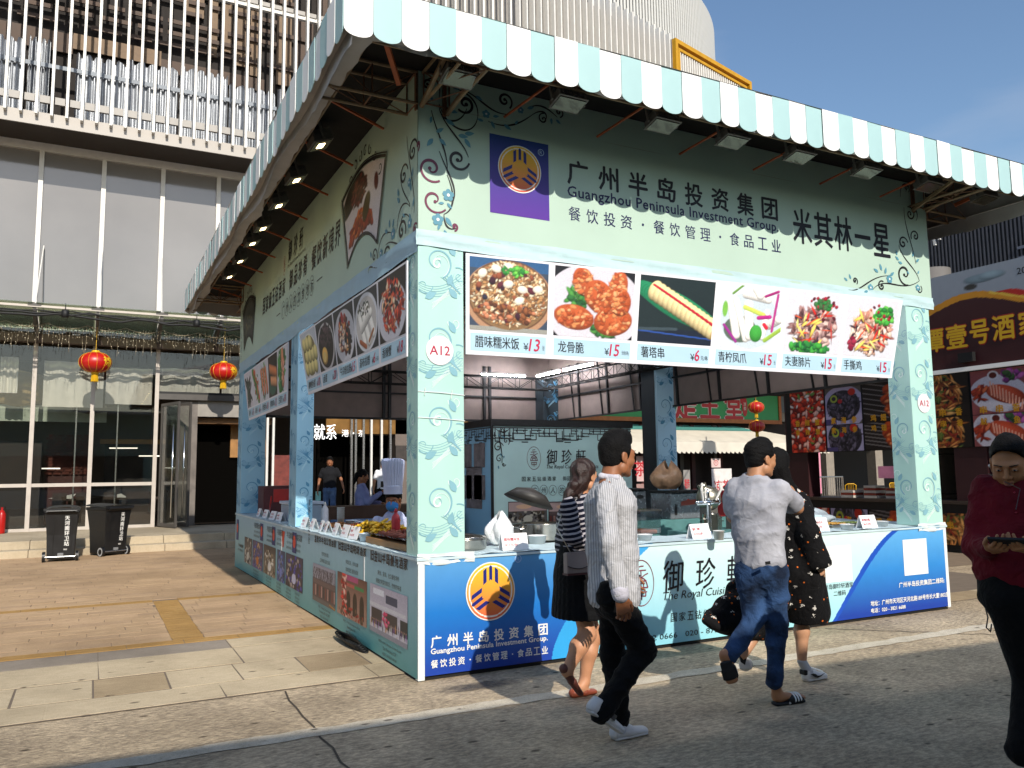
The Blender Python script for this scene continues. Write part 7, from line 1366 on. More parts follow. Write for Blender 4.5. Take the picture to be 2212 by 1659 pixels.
for k, (px0_, px1_, py0, py1, tx_, dy) in enumerate(((1376, 1392, 1040, 985, '茶', 1.5), (1478, 1490, 1075, 1015, '祖传', 1.6), (1537, 1556, 1010, 990, '①', 1.6), (1540, 1580, 1090, 1012, '凉茶', 1.7), (1376, 1400, 1075, 1045, '', 1.6))):
    yy_ = GYY-dy; a0 = at(px0_, py0, 'Y', yy_); a1 = at(px1_, py1, 'Y', yy_); sg = empty('shop_banner', tuple(a0), ('small pink-white banner at the left of the cream awning', 'tall grey banner under the middle of the awning', 'small round-logo banner under the awning', 'white banner with big red characters behind the man in grey', 'low poster under the left banner')[k], 'banner', 'banners hanging under the cream awning')
    f2 = Frame((0, yy_, 0), (1, 0, 0)); quadf(f2, a0[0], a0[2], a1[0], a1[2], 0, th=.02, name='banner_cloth', m=mat('banner_%d' % k, ('c8a8a4', '8a8682', 'd0b8b4', 'd8d0cc', '9a7a74')[k], .7, .1), parent=sg)
    if tx_: t = MB(); textm(t, f2, tx_, (a0[0]+a1[0])/2, (a0[2]+a1[2])/2, hgt=(a1[2]-a0[2])*(.6 if len(tx_) == 1 else .35), w=None if len(tx_) == 1 else (a1[0]-a0[0])*.8, h=.004, align='C', bold=.02); t.build('lettering', MATS['sign_red'], sg)
# string of three red lanterns in front of the shop
LX = at(1633, 880, 'Y', 14.0); lx, lz = float(LX[0]), float(LX[2])
for k in range(3): lantern('string_lantern', (lx, 14.0, lz-k*.62), .26, .36, ('topmost', 'middle', 'lowest')[k]+' shiny red lantern in the string hanging before the green sign', 'string of three red lanterns', tassel=(True), cord=lz-k*.62+.35, n=24)
MB().tube([(lx, 14.0, lz-1.8), (lx, 14.0, lz+.2)], .01, 5).build('cord', M_YEL, label='thin gold cord carrying the three stacked lanterns', cat='cord')
pl = MB(); pl.tube([(lx, 14.05, lz+.25), (lx+1.5, 14.6, lz+1.8)], .02, 6); pl.build('lantern_pole', M_BLACK, label='thin dark pole from which the lantern string hangs', cat='pole')
# far street end: building, pink hoardings, pillars, barrier, yellow chairs
fb = empty('arcade_building', (30, 24, 0), 'arcade building with pillars and clothes shop in the shade, right of the cream awning', 'building')
MB().box((25, 24, 0), (60, 24.4, 9)).build('shop_wall', mat('arcade_dark', '241f1d', .7, .2, 1), fb); MB().box((24.5, 20.6, 3.6), (60, 24, 4.6)).build('slab', mat('arcade_slab', 'a09a92', .6, .1), fb); MB().box((24.5, 20.5, 4.0), (60, 20.6, 5.4)).build('balcony_panel', mat('blue_grey_balcony', '6d7a88', .5, .1), fb)
for px in (1892, 1786, 1980): x = float(at(px, 1000, 'Y', 21)[0]); MB().box((x-.25, 20.8, 0), (x+.25, 21.3, 3.6)).build('pillar', mat('arcade_pillar', '8c8378', .6, .1), fb)
for k, (pa, pb, t) in enumerate(((1690, 1725, '花'), (1748, 1772, '馆'))):
    a0 = at(pa, 1052, 'Y', 18); a1 = at(pb, 1000-12, 'Y', 18); f2 = Frame((0, 18, 0), (1, 0, 0)); h2 = empty('pink_hoarding', tuple(a0), ('pink hoarding board left of the dark post, partly behind the hugging couple', 'pink hoarding board right of the dark post')[k], 'hoarding', 'pink hoardings'); quadf(f2, a0[0], 0.5, a1[0], a1[2]+.3, 0, th=.05, name='board', m=mat('hoarding_pink', 'd88aa0', .6, .05), parent=h2); t_ = MB(); textm(t_, f2, t, (a0[0]+a1[0])/2, 1.9, hgt=.3, h=.005, align='C', bold=.03); t_.build('lettering', M_WP, h2)
bar_ = empty('crowd_barrier', (18, 15, 0), 'steel crowd barrier with upright bars behind the neighbour counter', 'barrier'); a0 = at(1755, 1082, 'Y', 15.5); a1 = at(1808, 1040, 'Y', 15.5); fx0, fx1 = float(a0[0]), float(a1[0])+.3
MB().tube([(fx0, 15.5, 0), (fx0, 15.5, 1.2), (fx1, 15.5, 1.2), (fx1, 15.5, 0)], .03, 8).build('frame', M_STEEL, bar_, smooth=True)
for k in range(14): MB().tube([(fx0+(fx1-fx0)*(k+.5)/14, 15.5, .15), (fx0+(fx1-fx0)*(k+.5)/14, 15.5, 1.18)], .012, 6).build('upright', M_STEEL, bar_)
MB().tube([(fx0, 15.5, .15), (fx1, 15.5, .15)], .02, 6).build('bottom_rail', M_STEEL, bar_)
def plastic_chair(x, y, rot, label):
    root = empty('plastic_chair', (x, y, 0), label, 'chair', 'yellow plastic chairs'); M = mat('yellow_plastic', 'c8960f', .4, .05); c_, s_ = math.cos(rot), math.sin(rot); G = lambda u, v, z: (x+u*c_-v*s_, y+u*s_+v*c_, z)
    b = MB(); b.sheet(lambda u, v: G(-.2+.4*u, -.2+.4*v, .43-.015*math.sin(math.pi*u)), 6, 6); b.sheet(lambda u, v: G(.2-.4*u, -.2+.4*v, .41-.015*math.sin(math.pi*u)), 6, 6); b.build('seat', M, root, smooth=True)
    b = MB(); b.tube([G(-.2, .2, .43), G(-.22, .26, .8), G(-.12, .28, .86), G(.12, .28, .86), G(.22, .26, .8), G(.2, .2, .43)], .022, 8); b.build('back_frame', M, root, smooth=True)
    for k in range(4): MB().bar(G(-.11+.073*k, .22, .45), G(-.1+.067*k, .275, .84), .03, .012).build('back_slat', M, root)
    for u in (-1, 1):
        for v in (-1, 1): MB().tube([G(.19*u, .19*v, .43), G(.24*u, .25*v, 0)], [.024, .02], 8).build('leg', M, root)
        MB().tube([G(.22*u, .24, .64), G(.26*u, .05, .66), G(.26*u, -.18, .62), G(.22*u, -.2, .43)], .02, 8).build('armrest', M, root, smooth=True)
for k, (px, py) in enumerate(((1832, 1062), (1850, 1058), (1838, 1035), (1905, 1048))): q = at(px, py, 'Z', .45); plastic_chair(float(q[0]) if q[1] < 30 else 24+k, min(float(q[1]), 17.5+k*.3), k*1.3, ('yellow plastic chair at the left, near the barrier', 'yellow plastic chair right of the first, facing sideways', 'yellow plastic chair standing farther back', 'yellow plastic chair beside the right corner post')[k])
# building row on the far side of the street, behind the camera: throws the shade on the road
op = empty('opposite_stalls', (0, -12, 0), 'row of market stalls on the opposite side of the road, behind the viewer', 'market stalls')
def oppb(x0, x1): 
    b = MB(); yf = lambda x: -8.55-.083*x
    H = 4.75; vs = [(x0, yf(x0), H), (x1, yf(x1), H), (x1, yf(x1)-7, H), (x0, yf(x0)-7, H), (x0, yf(x0), H+.12), (x1, yf(x1), H+.12), (x1, yf(x1)-7, H+.12), (x0, yf(x0)-7, H+.12)]
    b.add(vs, [(0, 3, 2, 1), (4, 5, 6, 7), (0, 1, 5, 4), (1, 2, 6, 5), (2, 3, 7, 6), (3, 0, 4, 7)]); b.build('roof', M_VW, op)
    b = MB(); vs = [(x0, yf(x0)-.8, 2.6), (x1, yf(x1)-.8, 2.6), (x1, yf(x1)-.8, H), (x0, yf(x0)-.8, H)]; b.add(vs, [(0, 1, 2, 3)]); b.build('fascia_panel', M_MINT, op)
    b = MB(); vs = [(x0, yf(x0)-6.6, 0), (x1, yf(x1)-6.6, 0), (x1, yf(x1)-6.6, H), (x0, yf(x0)-6.6, H)]; b.add(vs, [(0, 1, 2, 3)]); b.build('back_wall', mat('pale_wall', 'a9a49a', .7), op)
    b = MB(); vs = [(x0, yf(x0)-.8, 0), (x1, yf(x1)-.8, 0), (x1, yf(x1)-.8, .9), (x0, yf(x0)-.8, .9)]; b.add(vs, [(0, 1, 2, 3)]); b.build('counter_board', M_CWHITE, op)
    for x in (x0+.2, x1-.2): MB().box((x-.15, yf(x)-1.2, .9), (x+.2, yf(x)-.85, 2.6)).build('post', PM1, op)
for k in range(6): oppb(-24+k*8.2, -24+k*8.2+8.2)
# ============================================================ PEOPLE: distance-field bodies meshed with surface nets
V3 = lambda *a: np.array(a if len(a) > 1 else a[0], float)
def unit(v): v = np.asarray(v, float); return v/np.linalg.norm(v)
class SDF:
    def __init__(s, k=.02): s.pr = []; s.k = k
    def cap(s, a, b, ra, rb=None, sub=False, k=None):
        a, b = V3(a), V3(b); rb = ra if rb is None else rb; L2 = max(1e-9, ((b-a)**2).sum())
        def f(P):
            t = np.clip(((P-a)@(b-a))/L2, 0, 1); return np.sqrt(((P-a-t[..., None]*(b-a))**2).sum(-1))-(ra+(rb-ra)*t)
        R = max(ra, rb); s.pr.append((f, np.minimum(a, b)-R, np.maximum(a, b)+R, sub, k)); return s
    def ell(s, c, R, ax=None, sub=False, k=None):
        c = V3(c); R = V3(R) if np.ndim(R) else V3(R, R, R); A = np.eye(3) if ax is None else np.array([unit(q) for q in ax])
        def f(P):
            q = (P-c)@A.T; k0 = np.sqrt(((q/R)**2).sum(-1)); k1 = np.sqrt(((q/R**2)**2).sum(-1))+1e-9; return k0*(k0-1)/k1
        m = R.max(); s.pr.append((f, c-m, c+m, sub, k)); return s
    def seg(s, a, b, r0, r1, side, sub=False, k=None):
        """tube with elliptical section: r = (half width along side, half depth)"""
        a, b = V3(a), V3(b); L = np.linalg.norm(b-a); d = (b-a)/L; sd = V3(side); sd = unit(sd-d*(sd@d)); n = np.cross(d, sd); r0 = V3(*r0); r1 = V3(*r1)
        def f(P):
            q = P-a; t = q@d/L; tc = np.clip(t, 0, 1); w_ = r0[0]+(r1[0]-r0[0])*tc; h_ = r0[1]+(r1[1]-r0[1])*tc; ex = (t-tc)*L; m = np.minimum(w_, h_)
            u = q@sd; v = q@n; e = np.sqrt((u/w_)**2+(v/h_)**2+(ex/m)**2); g = np.sqrt((u/w_**2)**2+(v/h_**2)**2+(ex/m**2)**2)+1e-9; return e*(e-1)/g
        m = max(r0.max(), r1.max()); s.pr.append((f, np.minimum(a, b)-m, np.maximum(a, b)+m, sub, k)); return s
    def cut(s, p, n, k=.004):
        """remove everything on the side n points to"""
        p, n = V3(p), unit(n); s.pr.append((lambda P: -((P-p)@n), None, None, True, k)); return s
    def mesh(s, vox, disp=None):
        lo = np.min([q[1] for q in s.pr if q[1] is not None and not q[3]], 0)-vox*3-.01; hi = np.max([q[2] for q in s.pr if q[2] is not None and not q[3]], 0)+vox*3+.01
        n = np.ceil((hi-lo)/vox).astype(int)+1; D = np.full(n, .08, np.float32); ax = [lo[i]+vox*np.arange(n[i]) for i in range(3)]
        for f, a, b, sub, kk in s.pr:
            k = kk or s.k; mg = k+vox*3+.012
            if a is None: i0, i1 = np.zeros(3, int), n
            else: i0 = np.clip(((a-mg-lo)/vox).astype(int), 0, n); i1 = np.clip(((b+mg-lo)/vox).astype(int)+2, 0, n)
            if (i1 <= i0).any(): continue
            sl = tuple(slice(i0[i], i1[i]) for i in range(3)); P = np.stack(np.meshgrid(*[ax[i][sl[i]] for i in range(3)], indexing='ij'), -1)
            d = f(P); o = D[sl]
            if sub: d = -d; h = np.clip(.5-.5*(d-o)/k, 0, 1); D[sl] = d*(1-h)+o*h+k*h*(1-h) if k > 0 else np.maximum(o, d)
            else: h = np.clip(.5+.5*(d-o)/k, 0, 1); D[sl] = d+(o-d)*h-k*h*(1-h)
        if disp is not None:
            P = np.stack(np.meshgrid(*ax, indexing='ij'), -1); m = np.abs(D) < .05; D[m] += disp(P[m])
        return nets(D, lo, vox)
def nets(D, lo, vox):
    D = np.pad(D, 1, constant_values=.08); lo = lo-vox; I = D < 0; n = D.shape
    c = [I[i:n[0]-1+i, j:n[1]-1+j, k:n[2]-1+k] for i in (0, 1) for j in (0, 1) for k in (0, 1)]
    s = sum(x.astype(np.int8) for x in c); act = (s > 0) & (s < 8); idx = np.full(act.shape, -1, np.int64); A = np.argwhere(act); idx[act] = np.arange(len(A))
    acc = np.zeros((len(A), 3)); cnt = np.zeros(len(A)); off = np.array([(i, j, k) for i in (0, 1) for j in (0, 1) for k in (0, 1)])
    vals = [D[A[:, 0]+o[0], A[:, 1]+o[1], A[:, 2]+o[2]].astype(float) for o in off]
    for p in range(8):
        for q in range(p+1, 8):
            if np.abs(off[p]-off[q]).sum() != 1: continue
            va, vb = vals[p], vals[q]; m = (va < 0) != (vb < 0); t = np.where(m, va/np.where(m, va-vb, 1), 0); acc += np.where(m[:, None], off[p]+t[:, None]*(off[q]-off[p]), 0); cnt += m
    V = lo+(A+acc/np.maximum(1, cnt)[:, None])*vox; F = []
    for ax in range(3):
        a, b = [(1, 2), (2, 0), (0, 1)][ax]; sl0 = [slice(None)]*3; sl1 = [slice(None)]*3; sl0[ax] = slice(0, n[ax]-1); sl1[ax] = slice(1, n[ax])
        cr_ = I[tuple(sl0)] != I[tuple(sl1)]; E = np.argwhere(cr_); ok = (E[:, a] > 0) & (E[:, b] > 0) & (E[:, a] < n[a]-1) & (E[:, b] < n[b]-1); E = E[ok]; ins = I[tuple(E.T)]
        def g(da, db): q = E.copy(); q[:, a] -= da; q[:, b] -= db; return idx[tuple(q.T)]
        Q = np.stack([g(1, 1), g(0, 1), g(0, 0), g(1, 0)], 1); Q[~ins] = Q[~ins][:, ::-1]; F.append(Q)
    F = np.vstack(F); F = F[(F >= 0).all(1)]; return V, F
def npmesh(name, parts, smooth=True):
    V = []; F = []; n = 0
    for v, f in parts: V.append(v); F.append(f+n); n += len(v)
    V = np.vstack(V); F = np.vstack(F); me = bpy.data.meshes.new(name); me.vertices.add(len(V)); me.vertices.foreach_set('co', V.astype(np.float32).ravel()); me.loops.add(F.size); me.loops.foreach_set('vertex_index', F.astype(np.int32).ravel())
    me.polygons.add(len(F)); me.polygons.foreach_set('loop_start', np.arange(0, F.size, 4, dtype=np.int32)); me.polygons.foreach_set('use_smooth', np.ones(len(F), bool)); me.update(calc_edges=True); me.validate(); return me
def smooth_vf(V, F, it=2, lam=.5):
    E = np.vstack([F[:, [0, 1]], F[:, [1, 2]], F[:, [2, 3]], F[:, [3, 0]]])
    for _ in range(it):
        acc = np.zeros_like(V); cnt = np.zeros(len(V)); np.add.at(acc, E[:, 0], V[E[:, 1]]); np.add.at(acc, E[:, 1], V[E[:, 0]]); np.add.at(cnt, E[:, 0], 1); np.add.at(cnt, E[:, 1], 1); V = V+lam*(acc/np.maximum(1, cnt)[:, None]-V)
    return V, F
def folds(amp, seed, f=9.0, ax=(1, 1, 1)):
    r = rs_(seed); K = [(r.randn(3)*f*np.array(ax)*(1+q*.7), r.rand()*6.28, 1/(1+q*.6)) for q in range(5)]
    def fn(P):
        s = np.zeros(len(P))
        for k, ph, a in K: w_ = np.sin(P@k+ph+1.3*np.sin(P@np.roll(k, 1)*.6)); s += a*(1-np.abs(w_))**2
        return -amp*(s-.9)
    return fn
SKIN = {}
def skin_mat(name, col):
    if name in MATS: return MATS[name]
    m = mat(name, col, .5, .08, 14, bump=.05, bscale=160); b = m.node_tree.nodes['Principled BSDF']; b.inputs['Subsurface Weight'].default_value = .08; b.inputs['Subsurface Radius'].default_value = (.02, .008, .004); return m
def cloth(name, kind, col, col2=None, freq=50, axis=(0, 0, 1), bump=.35, w0=.5, warp=.15):
    """kind: plain, stripe, floral, denim"""
    if name in MATS: return MATS[name]
    m = bpy.data.materials.new(name); m.use_nodes = True; MATS[name] = m; N = m.node_tree.nodes; L = m.node_tree.links; b = N['Principled BSDF']; tc = N.new('ShaderNodeTexCoord'); b.inputs['Roughness'].default_value = .85; b.inputs['Specular IOR Level'].default_value = .2; b.inputs['Sheen Weight'].default_value = .03
    n = N.new('ShaderNodeTexNoise'); n.inputs['Scale'].default_value = 5; n.inputs['Detail'].default_value = 5; L.new(tc.outputs['Object'], n.inputs[0])
    rp = N.new('ShaderNodeMix'); rp.data_type = 'RGBA'; rp.inputs['A'].default_value = (*srgb(col), 1); rp.inputs['B'].default_value = (*srgb(col2 or col), 1)
    if kind == 'stripe':
        d = N.new('ShaderNodeVectorMath'); d.operation = 'DOT_PRODUCT'; d.inputs[1].default_value = tuple(np.array(axis, float)*freq); L.new(tc.outputs['Object'], d.inputs[0])
        ad = N.new('ShaderNodeMath'); ad.operation = 'MULTIPLY_ADD'; ad.inputs[1].default_value = warp*10; L.new(n.outputs[0], ad.inputs[0]); L.new(d.outputs['Value'], ad.inputs[2])
        fr = N.new('ShaderNodeMath'); fr.operation = 'FRACT'; L.new(ad.outputs[0], fr.inputs[0]); cmp_ = N.new('ShaderNodeMath'); cmp_.operation = 'GREATER_THAN'; cmp_.inputs[1].default_value = w0; L.new(fr.outputs[0], cmp_.inputs[0]); L.new(cmp_.outputs[0], rp.inputs['Factor']); out = rp.outputs['Result']
    elif kind == 'floral':
        rp.inputs['Factor'].default_value = 0; out = rp.outputs['Result']
        for sc, c, th, rnd in ((24, 'd2661c', .17, 1), (15, 'cfc9c0', .20, 1)):
            v = N.new('ShaderNodeTexVoronoi'); v.inputs['Scale'].default_value = sc; mp = N.new('ShaderNodeMapping'); mp.inputs['Location'].default_value = (sc, 2.3*sc, 0); L.new(tc.outputs['Object'], mp.inputs[0])
            if c != 'd2661c':  # distort the pale sprigs
                nn = N.new('ShaderNodeTexNoise'); nn.inputs['Scale'].default_value = 60; L.new(mp.outputs[0], nn.inputs[0]); av = N.new('ShaderNodeVectorMath'); av.operation = 'MULTIPLY_ADD'; av.inputs[1].default_value = (.05, .05, .05); L.new(nn.outputs[1], av.inputs[0]); L.new(mp.outputs[0], av.inputs[2]); L.new(av.outputs[0], v.inputs['Vector'])
            else: L.new(mp.outputs[0], v.inputs['Vector'])
            lt = N.new('ShaderNodeMath'); lt.operation = 'LESS_THAN'; lt.inputs[1].default_value = th; L.new(v.outputs['Distance'], lt.inputs[0]); sp = N.new('ShaderNodeSeparateColor'); L.new(v.outputs['Color'], sp.inputs[0]); g = N.new('ShaderNodeMath'); g.operation = 'GREATER_THAN'; g.inputs[1].default_value = .45; L.new(sp.outputs[0], g.inputs[0]); mu = N.new('ShaderNodeMath'); mu.operation = 'MULTIPLY'; L.new(lt.outputs[0], mu.inputs[0]); L.new(g.outputs[0], mu.inputs[1])
            mm = N.new('ShaderNodeMix'); mm.data_type = 'RGBA'; mm.inputs['B'].default_value = (*srgb(c), 1); L.new(out, mm.inputs['A']); L.new(mu.outputs[0], mm.inputs['Factor']); out = mm.outputs['Result']
    else:
        r = N.new('ShaderNodeMapRange'); r.inputs[1].default_value = .35; r.inputs[2].default_value = .68; L.new(n.outputs[0], r.inputs[0]); L.new(r.outputs[0], rp.inputs['Factor']); out = rp.outputs['Result']
    L.new(out, b.inputs['Base Color']); n2 = N.new('ShaderNodeTexNoise'); n2.inputs['Scale'].default_value = 16; n2.inputs['Detail'].default_value = 5; n2.inputs['Distortion'].default_value = 1.2; L.new(tc.outputs['Object'], n2.inputs[0]); bp = N.new('ShaderNodeBump'); bp.inputs['Strength'].default_value = bump; bp.inputs['Distance'].default_value = .05; L.new(n2.outputs[0], bp.inputs['Height']); L.new(bp.outputs[0], b.inputs['Normal']); return m
def head_sdf(S, C, f, u, sc=1.0, female=False, open_mouth=False):
    f = unit(f); r = unit(np.cross(f, u)); u = np.cross(r, f); G = lambda a, b, c: C+sc*(f*a+r*b+u*c); A = (f, r, u); E = lambda a, b, c, R, **k: S.ell(G(a, b, c), V3(*R)*sc, A, **k)
    E(-.018, 0, .032, (.093, .074, .083)); E(.028, 0, -.025, (.058, .06, .08)); E(.03, 0, -.078, (.048, .046 if not female else .04, .032)); E(.068, 0, -.097, (.018, .02, .015))
    for s in (-1, 1): E(.052, s*.036, -.028, (.03, .026, .028)); E(.052, s*.036, .012, (.03, .024, .028)); E(.0, s*.062, -.065, (.03, .016, .03))
    E(.076, 0, .030, (.016, .046, .012), k=.012)
    for s in (-1, 1): E(.090, s*.032, .010, (.013, .018, .012), sub=True, k=.010); E(.079, s*.031, .009, (.012, .013, .010), k=.004)
    S.cap(G(.086, 0, .018), G(.104, 0, -.020), .008*sc, .011*sc, k=.010); 
    for s in (-1, 1): E(.094, s*.012, -.026, (.010, .008, .008), k=.006)
    E(.088, 0, -.050, (.010, .021, .006), k=.005); E(.086, 0, -.062, (.011, .019, .007), k=.005); E(.096, 0, -.056, (.010, .026, .0022), sub=True, k=.003)
    for s in (-1, 1): E(-.008, s*.076, -.006, (.020, .008, .031), k=.006); E(-.002, s*.084, -.004, (.010, .006, .018), sub=True, k=.004); E(.002, s*.074, -.034, (.009, .006, .009), k=.005)
    return G, A
def face_parts(G, A, par, brows='120c0a', lips='8a4a40', gl=False):
    w_ = MB(); ir = MB(); f, r, u = A; out = []
    S1 = SDF(.001); S2 = SDF(.002)
    for s in (-1, 1): S1.ell(G(.0795, s*.031, .009), (.0118, .0120, .0056), A); 
    v, q = S1.mesh(.002); link('eye_white', npmesh('eye_white', [(v, q)]), mat('eye_white', 'c9c0b8', .2, 0), par)
    S1 = SDF(.001)
    for s in (-1, 1): S1.ell(G(.0885, s*.031, .009), (.0045, .0055, .0055), A)
    v, q = S1.mesh(.0018); link('iris', npmesh('iris', [(v, q)]), mat('iris_dark', '0c0806', .1, 0), par)
    for s in (-1, 1): S2.cap(G(.091, s*.016, .030), G(.083, s*.048, .034), .0035, .0025)
    v, q = S2.mesh(.0025); link('eyebrow', npmesh('eyebrow', [(v, q)]), mat('brow_hair', brows, .8, 0), par)
    S3 = SDF(.002); S3.ell(G(.0905, 0, -.050), (.009, .019, .0045), A); S3.ell(G(.0885, 0, -.0625), (.010, .017, .0055), A); v, q = S3.mesh(.0025); link('lips', npmesh('lips', [(v, q)]), mat('lip_skin_'+lips, lips, .45, 0), par)
def hand_sdf(S, W_, d, pn, sc=1.0, curl=.5, thumb_side=1, spread=.12):
    """W_ wrist, d towards the fingers, pn palm normal (palm faces pn)"""
    d = unit(d); pn = unit(V3(pn)-d*(V3(pn)@d)); s = np.cross(d, pn)*thumb_side; p0 = V3(W_)
    S.seg(p0-d*.02*sc, p0+d*.02*sc, (.026*sc, .020*sc), (.030*sc, .016*sc), s); S.seg(p0+d*.025*sc, p0+d*.078*sc, (.034*sc, .014*sc), (.040*sc, .013*sc), s, k=.012)
    for i, (off, L) in enumerate(((.030, .074), (.010, .082), (-.010, .076), (-.029, .060))):
        b = p0+d*(.080-.004*abs(i-1))*sc+s*off*sc; a = curl*(1+.12*i); dirn = d+s*(off*spread*6); cur = b
        for q, (fr_, rr) in enumerate(((.44, .0088), (.32, .0080), (.24, .0072))):
            ang = a*(.6+q*.75); dd = unit(unit(dirn)*math.cos(ang)+pn*math.sin(ang)); nx = cur+dd*L*fr_*sc; S.cap(cur, nx, rr*sc, (rr-.0007)*sc, k=.003); cur = nx
    b = p0+d*.022*sc+s*.024*sc; m = b+unit(d*.75+s*.65+pn*.35)*.038*sc; e = m+unit(d*.95+s*.2+pn*.35)*.032*sc; e2 = e+unit(d+pn*.5)*.022*sc; S.cap(b, m, .014*sc, .0105*sc, k=.008); S.cap(m, e, .0100*sc, .0092*sc, k=.003); S.cap(e, e2, .0092*sc, .0075*sc, k=.003); return s
def shoe(par, heel, toe, up, wd, hgt, mcol, msole, name='shoe', low=False, side=None, extras=None):
    """heel/toe: the two ends of the sole (points on the underside centre line)"""
    h, t = V3(heel), V3(toe); d = unit(t-h); L = np.linalg.norm(t-h); u = unit(V3(up)-d*(V3(up)@d)); s = np.cross(d, u); S = SDF(.02); W2 = wd/2
    S.seg(h+d*.04+u*hgt*.45, h+d*L*.45+u*hgt*.45, (W2*.78, hgt*.45), (W2*.82, hgt*.42), s); S.seg(h+d*L*.45+u*hgt*.36, t-d*W2*.9+u*hgt*.27, (W2*.9, hgt*.36), (W2*.86, hgt*.26), s)
    S.cut(h+u*.012, -u, k=.003); up_ = S.mesh(.006); 
    if not low: S.cap(h+d*.05+u*hgt*.9, h+d*.06+u*(hgt*1.05), .035, .035, k=.02); S.cut(h+u*hgt*1.12, u, k=.006); up_ = S.mesh(.006)
    o = link(name, npmesh(name, [up_]), mcol, par)
    T = SDF(.01); T.seg(h+d*.035+u*.011, h+d*L*.45+u*.011, (W2*.84, .012), (W2*.86, .012), s); T.seg(h+d*L*.45+u*.011, t-d*W2*.85+u*.011, (W2*.96, .012), (W2*.95, .012), s); link('sole', npmesh('sole', [T.mesh(.005)]), msole, o)
    return o, (h, t, d, u, s, L)
def piece(name, S, vox, m, par, disp=None, sm=1, extra=(), **t):
    v, f = S.mesh(vox, disp); v, f = smooth_vf(v, f, sm); return link(name, npmesh(name, [(v, f)]+list(extra)), m, par, **t)
HAIR = mat('black_hair', '090707', .68, .35, 60, bump=.5, bscale=140, spec=.2); HAIRB = mat('brown_hair', '2a1712', .45, .4, 60, bump=.35, bscale=120)
def hair_short(par, G, A, m=HAIR, top=.012, seed=1, side=0.0, low=-.045, vox=.0045, fh=.0):
    S = SDF(.015); f, r, u = A; S.ell(G(-.020, 0, .038), (.101+top*.3, .082, .088+top), A); S.ell(G(.035, side, .092), (.055, .056, .026+top), A); S.ell(G(-.055, 0, -.01), (.060, .070, .065), A); S.ell(G(.0, 0, .10), (.07, .06, .03+top), A)
    S.ell(G(.094, 0, -.040+fh), (.085, .13, .090+fh*.4), A, sub=True, k=.006); S.cut(G(0, 0, low-.02), -A[2], k=.01)
    for s in (-1, 1): S.ell(G(.012, s*.085, -.022), (.034, .026, .042), A, sub=True, k=.004)
    R_ = rs_(seed); K = [R_.randn(3)*95 for _ in range(4)]; K2 = [R_.randn(3)*30 for _ in range(3)]
    return piece('hair', S, vox, m, par, disp=lambda P: .0018*sum(np.sin(P@k) for k in K)*.5+.006*sum(np.sin(P@k) for k in K2)*.4, sm=0)
PA = lambda x, y, Y: at((2000+x*.7839)/1.7939, (1600+y*.7836)/1.7939, 'Y', Y)
PB = lambda x, y, Y: at((2600+x*.7231)/1.7939, (1600+y*.7233)/1.7939, 'Y', Y)
PC5 = lambda x, y, Y: at((3300+x*.6634)/1.7939, (900+y*.6631)/1.7939, 'Y', Y)
PC6 = lambda x, y, Y: at((3300+x*.6485)/1.7939, (1900+y*.6486)/1.7939, 'Y', Y)
Z = V3(0, 0, 1)
def onground(p): p = V3(p); p[2] = 0; return p
